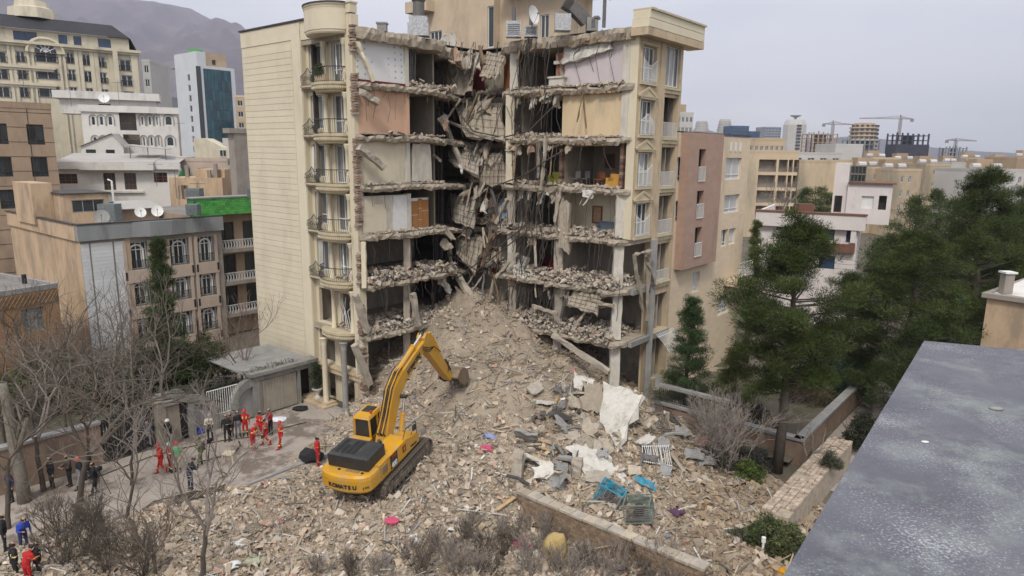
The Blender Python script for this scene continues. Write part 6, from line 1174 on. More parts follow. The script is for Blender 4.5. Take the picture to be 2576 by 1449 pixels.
# 10 neighbour with brown and cream cladding on the right ------------------------------------------------------------
NB = Fr(E2+DS*W2+DT*7.4, DT); g = thing('apartment_house', 'travertine apartment house with a projecting brown clad strip beside the torn building', 'building', NB.pt(0, 0)); ops = []; bops = []
for x0, x1, y0, y1 in ((1824, 1862, 397, 452), (1820, 1857, 490, 535)): ops.append((NB.u(x0, y1), NB.u(x1, y1), NB.z((x0+x1)/2, y1), NB.z((x0+x1)/2, y0)))
for x0, x1, y0, y1 in ((1701, 1716, 395, 457), (1697, 1710, 505, 558), (1813, 1828, 578, 620), (1832, 1848, 575, 615), (1740, 1758, 685, 735), (1735, 1755, 775, 825), (1805, 1832, 745, 790)): ops.append((NB.u(x0, y1), NB.u(x1, y1), NB.z((x0+x1)/2, y1), NB.z((x0+x1)/2, y0)))
zt = NB.z(1735, 338); W = 11.4
mb = MB(); wall(mb, NB, -1.9, W, 0, zt, ops, .3); mb.build('wall', 'travertine', g); mb = MB(); wall(mb, NB.right(W), 0, 10, 0, zt, []); wall(mb, NB.left(10), 0, 10, 0, zt, []); mb.add([NB.pt(-1.9, zt-.4), NB.pt(W, zt-.4), NB.pt(W, zt-.4, -10), NB.pt(-1.9, zt-.4, -10)], [(0, 1, 2, 3)]); mb.build('wall', 'travertine', g)
for o in ops: window(NB, o[0]+.01, o[1]-.01, o[2]+.01, o[3]-.01, g, d=-.2, nv=2, hz=(.22,), gm='curtained' if rnd.random() < .7 else 'glass')
BF = Fr(NB.pt(0, 0, .6), DT); bz0, bz1 = NB.z(1760, 668, .6), zt+.1; b0, b1 = BF.u(1735, 340), BF.u(1822, 345)
for y0, y1, x0, x1 in ((375, 458, 1757, 1774), (480, 550, 1752, 1769), (571, 645, 1747, 1764)): bops.append((BF.u(x0, (y0+y1)/2), BF.u(x1, (y0+y1)/2), BF.z(1760, y1), BF.z(1760, y0)))
mb = MB(); wall(mb, BF, b0, b1, bz0, bz1, bops, .5); BF.box(mb, b0, b0+.02, bz0, bz1, -.6, -.002); BF.box(mb, b1-.02, b1, bz0, bz1, -.6, -.002); BF.box(mb, b0+.02, b1-.02, bz0, bz0+.03, -.6, -.002); mb.build('projecting_bay', 'brown_clad', g)
for o in bops: w = window(BF, o[0]+.01, o[1]-.01, o[2]+.01, o[3]-.01, g, d=-.4, nv=2, gm='glass', fm='dark_trim'); railing(BF, o[0], o[1], o[2], o[2]+1.05, .05, w, 'white_frame', n=7, r=.02)
mb = MB(); NB.box(mb, -1.9, W+.05, zt+.103, zt+.18, -.3, .06); mb.build('coping', 'dark_trim', g)
mb = MB(); u_ = NB.u(1820, 700); NB.box(mb, u_, W+1.0, NB.z(1838, 712), NB.z(1838, 700), .003, 1.3); bal = mb.build('balcony', 'travertine', g); mb = MB(); 
for i in range(14):
    c = u_+.1+(W+.8-u_)*i/13; mb.tube([NB.pt(c, NB.z(1838, 700), 1.25), NB.pt(c, NB.z(1838, 655), 1.25)], .025, 4)
for y in (655, 672, 690): mb.tube([NB.pt(u_, NB.z(1838, y), 1.25), NB.pt(W+.9, NB.z(1838, y), 1.25)], .03, 4)
mb.build('railing', 'white_frame', bal)
for i in range(3): mb = MB(); u_ = NB.u(1838+12*i, 350); NB.box(mb, u_, u_+.3, zt-1.1, zt-.4, .002, .06); mb.build('vent_ornament', 'white_paint', g)
# 11 beige flats with stacked balconies ---------------------------------------------------------------------------------
P0 = aty(1884, 378, 150); fr = Fr(P0, DT*.55+DS*.83); W = fr.u(2010, 382); zt = P0.z; g = thing('apartment_building', 'beige apartment building with deep stacked balconies behind the travertine house', 'building', (P0.x, P0.y, 0)); ops = []
for j in range(4):
    z = zt-1.3-(j+1)*3.3
    for x0, x1 in ((1908, 1952), (1958, 1980), (1983, 1993), (1996, 2008)): ops.append((fr.u(x0, 430), fr.u(x1, 430), z+.1, z+2.7))
shell(g, fr, W, 16, 0, zt, 'far_beige', ops, rd=1.6)
for o in ops: mb = MB(); fr.quad(mb, o[0]-.1, o[1]+.1, o[2]-.2, o[3]+.2, -1.6); bb = mb.build('balcony_back', 'stone_grey', g); railing(fr, o[0], o[1], o[2], o[2]+1.0, .02, bb, 'steel', n=10, r=.03)
simple_block(1886, 1976, 347, 175, 14, 'far_beige', 'apartment_building', 'beige block with a band of small windows above the stacked balconies', 2, 7, win_frac=(.6, .35))
# 12 white villa with stair tower, right --------------------------------------------------------------------------------------
P0 = aty(1912, 560, 74); fr = Fr(P0, DS*.98+DT*.2); W = fr.u(2160, 575); zt = fr.z(2030, 572); zp = fr.z(2030, 536); g = thing('villa', 'white villa with a stepped stair tower and banded walls among the pines', 'villa', (P0.x, P0.y, 0)); ops = []
for x0, x1, y0, y1 in ((2053, 2098, 573, 604), (2058, 2098, 643, 676), (1952, 2000, 562, 580), (2127, 2140, 572, 610)): ops.append((fr.u(x0, y1), fr.u(x1, y1), fr.z((x0+x1)/2, y1), fr.z((x0+x1)/2, y0)))
shell(g, fr, W, 12, 0, zt, 'villa_white', ops, par=0, roof='roof_pale'); wins(fr, g, ops, nv=2, d=-.15, fm='dark_trim', gm='glass_blue')
mb = MB(); fr.box(mb, -.4, W+.6, zt+.002, zp, -.3, .6); mb.build('parapet_band', 'villa_white', g); mb = MB(); fr.box(mb, W+.3, W+.6, zt+.002, zp, -12, -.31); fr.box(mb, -.4, -.1, zt+.002, zp, -12, -.31); mb.build('parapet_band', 'villa_white', g)
mb = MB(); fr.box(mb, -.5, W+.7, zp+.002, zp+.15, -.35, .7); mb.build('coping', 'brown_roof', g)
u0, u1_ = fr.u(2062, 622), fr.u(2151, 622); mb = MB(); fr.box(mb, u0-.3, u1_, fr.z(2100, 632), fr.z(2100, 612), .002, .7); mb.build('brown_band', 'brown_roof', g)
for i in range(11): z = fr.z(2110, 640)-i*.5; mb = MB(); fr.box(mb, fr.u(2100, 660), W, z-.45, z, .003, .1); mb.build('rusticated_course', 'villa_white', g)
mb = MB(); ur = fr.u(2145, 600); fr.box(mb, ur-.2, ur+.3, fr.z(2145, 610), zt, .002, .5); mb.build('pillar', 'villa_white', g)
T0 = fr.pt(fr.u(2086, 540), 0, -2.5); tf = Fr(T0, fr.U); ta = tf.u(2130, 500); tz = tf.z(2100, 410); tb = tf.u(2243, 500); tz2 = tf.z(2180, 462); to = [(tf.u(2097, 520), tf.u(2117, 520), tf.z(2107, 534), tf.z(2107, 492))]
mb = MB(); wall(mb, tf, 0, ta, zp-1, tz, to, .2); wall(mb, tf.left(5), 0, 5, zp-1, tz, []); wall(mb, tf.right(ta), 0, 5, zp-1, tz, []); mb.add([tf.pt(0, tz), tf.pt(ta, tz), tf.pt(ta, tz, -5), tf.pt(0, tz, -5)], [(0, 1, 2, 3)]); mb.build('stair_tower', 'villa_white', g); wins(tf, g, to, nv=1, d=-.1, fm='brown_wood', gm='glass')
bo = [(tf.u(2167, 510), tf.u(2197, 510), tf.z(2180, 524), tf.z(2180, 493)), (tf.u(2210, 510), tf.u(2230, 510), tf.z(2220, 528), tf.z(2220, 492))]
mb = MB(); wall(mb, tf, ta+.01, tb, zp-1, tz2, bo, .4, .3); wall(mb, tf.right(tb), 0, 5, zp-1, tz2, []); mb.add([tf.pt(ta, tz2, .3), tf.pt(tb, tz2, .3), tf.pt(tb, tz2, -5), tf.pt(ta, tz2, -5)], [(0, 1, 2, 3)]); mb.build('upper_storey', 'villa_white', g)
mb = MB(); tf.quad(mb, bo[1][0]-.2, bo[1][1]+.2, bo[1][2]-.2, bo[1][3]+.2, -.3); mb.build('opening_back', 'painted_room_shade', g); mb = MB(); tf.box(mb, bo[0][0], bo[0][1], bo[0][2], bo[0][3], .0, .1); mb.build('shutter', 'white_paint', g)  # near-black back sheet paints the shade inside the opening
mb = MB(); tf.box(mb, ta, tb+.3, tz2+.002, tz2+.12, -5, .6); mb.build('coping', 'brown_roof', g)
gh = thing('roof_conservatory', 'framed glass conservatory beside the stair tower of the white villa', 'conservatory', tf.pt(ta+.2, tz2+.13, -.5)); ga, gb = ta+.1, tf.u(2178, 430); gt = tf.z(2150, 418)
for i in range(4):
    for j in range(2): w_ = (gb-ga)/4; h_ = (gt-tz2-.13)/2; mb = MB(); tf.box(mb, ga+i*w_+.05, ga+(i+1)*w_-.05, tz2+.13+j*h_+.05, tz2+.13+(j+1)*h_-.05, -.8, -.76); mb.build('pane', 'glass', gh)
mb = MB(); 
for i in range(5): c = ga+i*(gb-ga)/4; mb.tube([tf.pt(c, tz2+.13, -.7), tf.pt(c, gt, -.7)], .05, 4); mb.tube([tf.pt(c, gt, -.7), tf.pt(c, gt, -3)], .05, 4)
for z in (tz2+.2, gt): mb.tube([tf.pt(ga, z, -.7), tf.pt(gb, z, -.7)], .05, 4)
mb.build('frame', 'steel', gh); p = fr.pt(fr.u(2024, 530), zp-.6, -.8); mb = MB(); mb.box(p.x-.8, p.x+.8, p.y-.3, p.y+.6, p.z, p.z+1.5); mb.build('chimney', 'brown_roof', label='square brown chimney on the parapet of the white villa', cat='chimney')
# 13 small beige house at the right edge -----------------------------------------------------------------------------------------
P0 = aty(2484, 748, 41); fr = Fr(P0, DS*.98-DT*.18); zt = P0.z; g = thing('low_house', 'plain beige house with pale flat roof beyond the roof ledge', 'house', (P0.x, P0.y, 0)); mb = MB(); wall(mb, fr, 0, 9, 0, zt, []); wall(mb, fr.left(9), 0, 9, 0, zt, []); mb.build('wall', 'apricot', g); mb = MB(); fr.box(mb, -.25, 9, zt+.003, zt+.28, -.3, .25); fr.box(mb, -.25, .05, zt+.002, zt+.27, -9, -.31); mb.build('coping', 'stone_grey', g); mb = MB(); mb.add([fr.pt(.05, zt+.15, -.3), fr.pt(9, zt+.15, -.3), fr.pt(9, zt+.4, -9), fr.pt(.05, zt+.4, -9)], [(0, 1, 2, 3)]); mb.build('roof', 'white_wall', g)
p = fr.pt(fr.u(2530, 735, -1.2), zt+.2, -1.2); o = thing('chimney', 'slim brown chimney with a white cap on the pale flat roof', 'chimney', p); mb = MB(); mb.box(p.x-.28, p.x+.28, p.y-.2, p.y+.3, p.z, p.z+1.2); mb.build('stack', 'stone_grey', o); mb = MB(); mb.box(p.x-.36, p.x+.36, p.y-.3, p.y+.4, p.z+1.25, p.z+1.36); mb.build('cap', 'white_paint', o)
# 14 the city on the right ----------------------------------------------------------------------------------------------------------
simple_block(2012, 2186, 402, 165, 20, 'far_beige', 'apartment_building', 'long blank beige wall of a flat roofed building behind the white villa', 0, 0, par=.6); g, fr, W, zt = simple_block(1995, 2120, 383, 185, 14, 'far_white', 'apartment_building', 'pale flat roofed building with roof terrace behind the blank beige wall', 1, 4)
simple_block(2103, 2172, 362, 200, 10, 'far_white', 'stair_house', 'cream stair house with a small green awning on the pale flat roof', 0, 0)
MID = [(2190, 2260, 396, 210, 5), (2262, 2330, 402, 220, 4), (2330, 2392, 412, 190, 4), (2395, 2430, 408, 230, 3), (2430, 2500, 398, 250, 5), (2500, 2590, 405, 230, 6), (2180, 2240, 420, 160, 4), (2460, 2580, 425, 150, 6), (2245, 2320, 425, 155, 4), (2560, 2680, 395, 210, 5)]
LB = ['apartment building with a dark slit of stairs behind the pine tops', 'beige flats under rooftop water tanks behind the pine tops', 'beige block with a dark open balcony near the dark scaffold tower', 'narrow pale house with blue grey shutters beside the pine tip', 'beige flats stepping down right of the pine tip', 'wide flat roofed building at the edge of the pine grove', 'low tan building with orange coping behind the white villa', 'tan walled flats just above the right hand pines', 'stained low house wall just above the pine crowns', 'pale long building beyond the right hand pines']
for i, (a, b, y, Y, c) in enumerate(MID):
    g, fr, W, zt = simple_block(a, b, y, Y, 12, ('far_beige', 'far_tan', 'far_beige', 'far_white')[i % 4], 'apartment_building', LB[i], 3, c, win_frac=(.4, .45), skip=3)
    for q in range(2):
        p = fr.pt(W*(.25+.45*q), zt-.4, -4); mb = MB(); mb.tube([p+Vector((-.9, 0, .9)), p+Vector((.9, 0, .9))], .7, 10); mb.build('water_tank', 'far_white', label='white cylindrical water tank on a flat beige roof', cat='water tank', group='roof water tanks')
    S0 = fr.pt(W*.5, zt-.5, -6); mb = MB(); mb.box(S0.x-1.8, S0.x+1.8, S0.y-1.5, S0.y+1.5, S0.z, S0.z+2.6); mb.build('roof_hut', 'far_tan', label='small box shaped roof hut on a flat beige roof', cat='roof hut', group='roof huts')
k = 0
for i in range(150):
    Y = 260+i*9+rr(-8, 8); x = rr(1690, 2720) if i % 4 else rr(-200, 620); w = rr(14, 30)*1720/Y; h = rr(7, 15)+(max(0, Y-800)*.004); y = CAM_H; p0 = CP+ray(x, 400).normalized(); yp = 384.0+.012*(x-1288)+(CAM_H-h)/Y*1720*1.02
    simple_block(x, x+w, yp, Y, 14, ('far_beige', 'far_tan', 'far_white', 'far_beige', 'far_grey')[i % 5], 'city_building', ('beige', 'tan', 'whitish', 'beige', 'grey')[i % 5]+' flat roofed building in the hazy far city', 0, max(2, int(w/1720*Y/4.5)), joined=True, group=('beige', 'tan', 'whitish', 'beige', 'grey')[i % 5]+' buildings of the far city', win_frac=(.45, .45))
# far towers
g, fr, W, zt = simple_block(1705, 1745, 282, 220, 14, 'far_white', 'apartment_tower', 'white high building with terraces next to the torn building', 7, 4, win_frac=(.7, .5)); mb = MB(); fr.box(mb, 1, 3.5, zt-.4, zt+2.5, -6, -2); mb.build('roof_room', 'far_tan', g); mb = MB(); fr.box(mb, W+.05, W+5, 0, zt-6, -10, 1); mb.build('side_wing', 'far_tan', g)
def stepped(x0, x1, y0, Y, label):
    P = aty((x0+x1)/2, y0, Y); w = (x1-x0)/1720*Y; g = thing('apartment_tower', label, 'tower', (P.x, P.y, 0)); z = P.z
    for j in range(9):
        f = min(1, .72+.06*j); mb = MB(); mb.lathe((P.x, P.y, z-3.2*(j+1)), [(.01, 0), (w/2*f, 0), (w/2*f, 1.3), (w/2*f*.86, 1.31), (w/2*f*.86, 3.2), (.01, 3.2)], 12); mb.build('storey', 'far_white', g)
    mb = MB(); mb.lathe((P.x, P.y, 0), [(w/2, 0), (w/2, z-32)], 12); mb.build('shaft', 'far_beige', g)
stepped(1745, 1787, 305, 900, 'stepped pale tower with balconies next to the white high building'); stepped(1803, 1845, 300, 850, 'stepped beige tower with ringed balconies beside the blue glass block')
simple_block(1843, 1885, 316, 700, 20, 'glass_blue', 'office_building', 'blue glass office block beside the stepped beige tower', 0, 8, joined=True, wm='glass', win_frac=(.8, .3)); simple_block(1885, 1912, 330, 705, 20, 'glass_blue', 'office_building', 'lower annex of the blue glass office block', joined=True); simple_block(1926, 1966, 319, 900, 25, 'far_grey', 'office_building', 'grey slab office block between blue glass and pale round tower', 0, 5, joined=True, wm='glass_blue', win_frac=(.7, .4))
P = aty(2001, 301, 800); w = 55/1720*800; g = thing('round_tower', 'tall pale green white tower with a helipad disc on top', 'tower', (P.x, P.y, 0)); mb = MB(); mb.lathe((P.x, P.y, 0), [(w/2, 0), (w/2, P.z-6), (w*.44, P.z-2), (w*.40, P.z), (.01, P.z)], 10); mb.build('shaft', 'far_white', g); mb = MB(); mb.lathe((P.x, P.y, P.z), [(1.2, 0), (1.5, 2), (6, 4.2), (6, 4.8), (.01, 4.8)], 14); mb.build('helipad', 'far_grey', g)
for j in range(11): mb = MB(); mb.box(P.x-2.5, P.x+2.5, P.y-w/2-.3, P.y-w/2+.5, P.z-8-j*3.6, P.z-6-j*3.6); mb.build('balcony', 'dark_clad', g)
P = aty(2175, 310, 600); w = 64/1720*600; g = thing('round_tower', 'round tan apartment tower with rows of dark openings', 'tower', (P.x, P.y, 0)); mb = MB(); mb.lathe((P.x, P.y, 0), [(w/2*.93, 0), (w/2*.93, P.z-3), (w*.42, P.z-2.9), (w*.36, P.z), (.01, P.z+.5)], 16); mb.build('shaft', 'far_tan', g)
for j in range(8):
    z = P.z-4-j*3.3; mb = MB(); mb.lathe((P.x, P.y, z), [(w/2*.9, -.4), (w/2*1.02, -.4), (w/2*1.02, .7), (w/2*.9, .7)], 16); mb.build('balcony_ring', 'far_beige', g)
    mb = MB()
    for i in range(8): a = PI+PI*(i+.5)/8; mb.box(P.x+math.cos(a)*w*.47-.9, P.x+math.cos(a)*w*.47+.9, P.y+math.sin(a)*w*.47-.9, P.y+math.sin(a)*w*.47+.9, z+.9, z+2.4)
    mb.build('windows', 'dark_clad', g, kind='stuff')
def frame_tower(x0, x1, y0, Y, m, label, lv, net=None):
    P = aty(x0, y0, Y); w = (x1-x0)/1720*Y; g = thing('unfinished_building', label, 'building', (P.x, P.y, 0)); n = 6; d = w*.6
    for j in range(lv): mb = MB(); z = P.z-j*3.6; mb.box(P.x, P.x+w, P.y, P.y+d, z-.5, z); mb.build('floor_slab', m, g)
    for i in range(n+1): mb = MB(); x = P.x+w*i/n; mb.box(x-.5, x+.5, P.y+.1, P.y+1, 0, P.z+rr(0, 3)); mb.box(x-.5, x+.5, P.y+d-1, P.y+d-.1, 0, P.z+rr(0, 2)); mb.build('column', m, g)
    mb = MB(); mb.box(P.x+w*.35, P.x+w*.65, P.y+d*.3, P.y+d*.7, 0, P.z-.6); mb.build('core', m, g)
    if net: mb = MB(); mb.box(P.x-.6, P.x+w+.6, P.y-.6, P.y+d, 0, P.z-7); mb.build('scaffold_net', net, g)
mat('net_dark', (.05, .05, .07), (.035, .035, .05), .3, .9)
frame_tower(2036, 2106, 337, 650, 'far_tan', 'bare concrete frame under construction beside the round tower', 8); frame_tower(2258, 2336, 340, 550, 'net_dark', 'dark netted high rise under construction below the largest crane', 9, 'net_dark'); frame_tower(2140, 2212, 352, 580, 'far_grey', 'grey building frame standing before the round tan tower', 6); frame_tower(2382, 2432, 372, 600, 'far_grey', 'low building frame under construction beneath the lowest crane', 5)
mat('crane_paint', (.20, .15, .13), None, rough=.7)
def crane(x, ytop, ymast, xl, xr, yj, Y, label, m='crane_paint'):
    P = aty(x, yj, Y); B_ = aty(x, ymast, Y); T_ = aty(x, ytop, Y); a, b = aty(xl, yj-1, Y), aty(xr, yj+1, Y); k = Y/600; g = thing('tower_crane', label, 'crane', (B_.x, B_.y, B_.z)); mb = MB(); w = .8*k
    for sx, sy in ((-1, -1), (1, -1), (1, 1), (-1, 1)): mb.tube([(P.x+sx*w, Y+sy*w, B_.z-4), (P.x+sx*w, Y+sy*w, P.z)], .22*k, 4)
    n = int((P.z-B_.z)/2)+1
    for i in range(n): z = B_.z+(P.z-B_.z)*i/n; z2 = B_.z+(P.z-B_.z)*(i+1)/n; mb.tube([(P.x-w, Y-w, z), (P.x+w, Y-w, z2)], .14*k, 3)
    mb.build('mast', m, g)
    for q, nm in ((a, 'jib'), (b, 'jib')):
        mb = MB(); mb.tube([P+Vector((0, 0, 0)), q], .28*k, 4); mb.tube([P+Vector((0, 0, 1.8*k)), q+Vector((0, 0, .3))], .2*k, 4); n = 14
        for i in range(n): mb.tube([P.lerp(q, i/n), (P+Vector((0, 0, 1.8*k))).lerp(q+Vector((0, 0, .3)), (i+.5)/n), P.lerp(q, (i+1)/n)], .12*k, 3)
        mb.build(nm, m, g)
    mb = MB(); mb.tube([P, T_], .4*k, 4); mb.tube([T_, a.lerp(P, .4)], .1*k, 3); mb.tube([T_, b.lerp(P, .4)], .1*k, 3); mb.build('apex', m, g)
    sh = a if (a-P).length < (b-P).length else b; q = sh.lerp(P, .1); mb = MB(); mb.box(q.x-1.2*k, q.x+1.2*k, q.y-.6*k, q.y+.6*k, q.z-2.2*k, q.z); mb.build('counterweight', 'far_grey', g)
crane(2096, 303, 345, 2070, 2150, 313, 660, 'tower crane with short mast over the bare concrete frame'); crane(2266, 289, 342, 2162, 2298, 299, 560, 'largest tower crane with a long jib over the dark netted high rise'); crane(2405, 348, 380, 2380, 2457, 354, 620, 'lowest tower crane over the low building frame')

def antenna(p, h, lb):
    o = thing('antenna', lb, 'antenna', p); mb = MB(); mb.tube([p, p+Vector((0, 0, h))], .03, 5); mb.build('mast', 'steel', o); mb = MB(); mb.tube([p+Vector((-.7, 0, h-.2)), p+Vector((.7, .1, h-.2))], .025, 4)
    for i in range(6): q = p+Vector((-.6+i*.24, .02*i, h-.2)); mb.tube([q+Vector((0, -.35, 0)), q+Vector((0, .35, 0))], .018, 3)
    mb.build('aerial', 'steel', o)
for x, y, z, h, lb in ((445, 500, 11.2, 3.0, 'tall thin aerial behind the roof shed'), (395, 470, 12.5, 2.6, 'spindly aerial before the white villa windows'), (180, 268, 26.5, 3.0, 'aerial on the roof edge left of the arched window house'), (300, 262, 26.5, 3.5, 'hooked aerial mast on the arched window house'), (455, 352, 20.5, 2.6, 'aerial on the pinkish house beside the office tower'), (62, 235, 27, 2.5, 'short aerial on the brown stone block'), (500, 515, 10.5, 2.2, 'low aerial behind the green tiled parapet')): antenna(aty(x, y, {445: 72, 395: 75, 180: 112, 300: 112, 455: 104, 62: 84, 500: 66}[x]), h, lb)
for i, (x, y, Y) in enumerate(((488, 548, 60), (585, 420, 100), (640, 505, 62), (1000, 1000, 60))[:3]): p = aty(x, y, Y); tank(p, 1.0, .8, .9, 'cooler_grey', ('small grey cooler at the end of the grey parapet', 'cooler on the pinkish house roof beside the grey wall strip', 'cooler next to the blank cream wall')[i])
# ---------------------------------------------------------------- crawler excavator
mat('digger_yellow', (.66, .33, .012), (.58, .28, .012), 1.2, .42, .03, 30, spec=.4, dirt=(.46, .33, .15), dsc=1.9, dpos=(.44, .72)); mat('digger_black', (.022, .023, .024), (.04, .04, .04), 3, .5, spec=.5, dirt=(.12, .10, .08), dsc=2, dpos=(.55, .8))
mat('track_steel', (.11, .095, .08), (.17, .145, .115), 4, .75, .2, 15, metal=.3, dirt=(.28, .23, .17), dsc=4, dpos=(.48, .65)); mat('chrome', (.75, .75, .75), None, rough=.15, metal=1); mat('bucket_steel', (.30, .23, .15), (.20, .155, .105), 3, .7, .3, 12, metal=.3); mat('decal_white', (.75, .75, .72), None, rough=.5); mat('decal_red', (.45, .05, .02), None, rough=.5); mat('rubber', (.02, .02, .02), None, rough=.8)
EXH = math.atan2(.936, .352); EXP = math.radians(7.2)
EXO = Vector((-6.55, 32.1, 1.60)); EXS = .94
ex = thing('excavator', 'yellow tracked excavator with raised bent boom working on the rubble heap', 'excavator', EXO)
EM = Matrix.Translation(EXO) @ Matrix.Rotation(EXH, 4, 'Z') @ Matrix.Rotation(-EXP, 4, 'Y') @ Matrix.Scale(EXS, 4); ELM = Matrix.Rotation(EXH, 4, 'Z') @ Matrix.Rotation(-EXP, 4, 'Y') @ Matrix.Scale(EXS, 4)
def eb(mb, name, m, parent=ex, smooth=False): return mb.build(name, m, parent, smooth=smooth, M=EM)
def track_path(n):
    L_, r_ = 2.05, .48; per = 4*L_+2*PI*r_; out = []
    for i in range(n):
        s_ = per*i/n
        if s_ < 2*L_: out.append((-L_+s_, 2*r_, 0))
        elif s_ < 2*L_+PI*r_: a = (s_-2*L_)/r_; out.append((L_+r_*math.sin(a), r_+r_*math.cos(a), -a))
        elif s_ < 4*L_+PI*r_: out.append((L_-(s_-2*L_-PI*r_), 0, PI))
        else: a = (s_-4*L_-PI*r_)/r_; out.append((-L_-r_*math.sin(a), r_-r_*math.cos(a), PI-a))
    return out
shoe = None
for sy in (-1, 1):
    yc = sy*1.40; TX = .34; mb = MB(); mb.box(-2.1, 2.1, yc-.22, yc+.22, .22, .78); mb.box(-1.7, 1.7, yc-.3, yc+.3, .3, .6); mb.v = [(v[0]+TX, v[1], v[2]) for v in mb.v]; tr = eb(mb, 'track', 'track_steel')
    for nm, xx in (('sprocket', -2.05+TX), ('idler', 2.05+TX)):
        mb = MB(); mb.tube([(xx, yc-.24, .5), (xx, yc+.24, .5)], .40, 18); mb.tube([(xx, yc-.3, .5), (xx, yc+.3, .5)], .2, 12); eb(mb, nm, 'track_steel', tr)
    for i in range(8): mb = MB(); x = TX-1.5+i*.43; mb.tube([(x, yc-.22, .14), (x, yc+.22, .14)], .12, 10); eb(mb, 'roller', 'track_steel', tr)
    for x, z, a in track_path(50):
        x += TX
        if shoe is None:
            mb = MB(); mb.box(-.105, .105, -.3, .3, -.0, .035)
            for q in (-.08, 0, .08): mb.box(q-.012, q+.012, -.3, .3, .036, .075)
            me = bpy.data.meshes.new('track_shoe'); me.from_pydata(mb.v, [], mb.f); me.materials.append(MAT['track_steel']); shoe = bpy.data.objects.new('track_shoe', me)
            COL.objects.link(shoe); shoe.parent = tr; shoe.matrix_local = ELM @ Matrix.Translation((x, yc, z)) @ Matrix.Rotation(-a, 4, 'Y'); OFF[shoe.name] = tuple(EXO)
        else: share(shoe, 'track_shoe', tr, ELM @ Matrix.Translation((x, yc, z)) @ Matrix.Rotation(-a, 4, 'Y'))
mb = MB(); mb.box(-1.1, 1.1, -1.1, 1.1, .45, .85); mb.tube([(0, 0, .85), (0, 0, 1.12)], .75, 20); eb(mb, 'undercarriage', 'digger_black')
SW = Matrix.Translation((0, 0, -.12)) @ Matrix.Rotation(math.radians(1), 4, 'Z')
def ub(mb, name, m, parent=ex, smooth=False):
    mb.v = [tuple(SW @ Vector(v)) for v in mb.v]; return mb.build(name, m, parent, smooth=smooth, M=EM)
mb = MB(); mb.box(-2.3, 1.9, -1.45, 1.45, 1.1, 1.32); ub(mb, 'deck', 'digger_black')
# counterweight with rounded rear, a swept profile
mb = MB(); plan = [(-2.25, -1.5)]+[(-2.6-.95*math.sin(PI*i/12)**.6, -1.5*math.cos(PI*i/12)) for i in range(13)]+[(-2.25, 1.5)]; prof = [(.9, 1.2), (.97, 1.34), (.97, 1.9), (.95, 2.06), (.88, 2.16)]; b = []
for f, z in prof:
    for x, y in plan: b.append((-2.25+(x+2.25)*f, y*(f if f < .99 else 1), z))
k = len(plan); mb.add(b, [(j*k+i, j*k+i+1, (j+1)*k+i+1, (j+1)*k+i) for j in range(4) for i in range(k-1)]+[tuple(range(k))[::-1], tuple(4*k+i for i in range(k))]+[(j*k+k-1, j*k, (j+1)*k, (j+1)*k+k-1) for j in range(4)]); cw = recalc(ub(mb, 'counterweight', 'digger_yellow'))
for i in range(6): mb = MB(); mb.box(-3.05+.0*i, -2.75, -.75+i*.13, -.68+i*.13, 2.162, 2.172); ub(mb, 'vent_slot', 'bucket_steel', cw)
for q in (-.95, .35): mb = MB(); mb.tube([(-3.0, q, 2.14), (-3.0, q, 2.2)], .07, 10); ub(mb, 'lifting_eye', 'digger_black', cw)
mb = MB(); mb.box(-2.24, -1.2, -1.48, 1.48, 1.33, 2.2); ub(mb, 'engine_bay', 'digger_yellow')
# black engine hood with grille slots
mb = MB(); h0, h1 = [(-2.85, -1.2), (-1.2, -1.2), (-1.2, 1.05), (-2.85, 1.05)], [(-2.72, -1.05), (-1.3, -1.05), (-1.3, .92), (-2.72, .92)]
mb.hexa([(x, y, 2.21) for x, y in h0]+[(x, y, 2.82) for x, y in h0]); mb.hexa([(x, y, 2.822) for x, y in h0]+[(x, y, 2.9) for x, y in h1]); hd = ub(mb, 'engine_hood', 'digger_black')
for i in range(11):
    for j in range(4):
        if j == 2 and i > 6: continue
        mb = MB(); x = -2.62+i*.11; y = -.35+j*.3; mb.box(x, x+.06, y, y+.22, 2.902, 2.915); ub(mb, 'grille_slot', 'rubber', hd)
mb = MB(); mb.tube([(-1.05, -.9, 2.2), (-1.05, -.9, 2.75), (-1.2, -.9, 2.95)], .09, 10); ub(mb, 'exhaust', 'digger_black')
# right side: tanks, doors, decals
mb = MB(); mb.hexa([(-1.2, -1.5, 1.33), (.55, -1.5, 1.33), (.55, -.5, 1.33), (-1.2, -.5, 1.33), (-1.2, -1.5, 2.2), (.55, -1.5, 2.2), (.55, -.5, 2.3), (-1.2, -.5, 2.3)]); ub(mb, 'fuel_tank', 'digger_yellow'); mb = MB(); mb.hexa([(.56, -1.5, 1.33), (1.85, -1.5, 1.33), (1.85, -.55, 1.33), (.56, -.55, 1.33), (.56, -1.5, 2.15), (1.85, -1.5, 1.85), (1.85, -.55, 1.85), (.56, -.55, 2.15)]); ub(mb, 'tool_box', 'digger_yellow')
mb = MB(); mb.box(-2.2, -1.45, -1.515, -1.502, 1.5, 2.1); ub(mb, 'side_door', 'digger_yellow'); mb = MB(); mb.box(-2.1, -1.6, -1.53, -1.516, 1.6, 2.0); ub(mb, 'door_mesh', 'bucket_steel'); mb = MB(); mb.box(-1.25, -.55, -1.512, -1.502, 1.4, 2.15); ub(mb, 'black_decal', 'digger_black')
for i in range(4): mb = MB(); mb.box(-1.1, -.65, -1.52, -1.513, 1.95+i*.045, 1.97+i*.045); ub(mb, 'decal_stripe', 'decal_red')
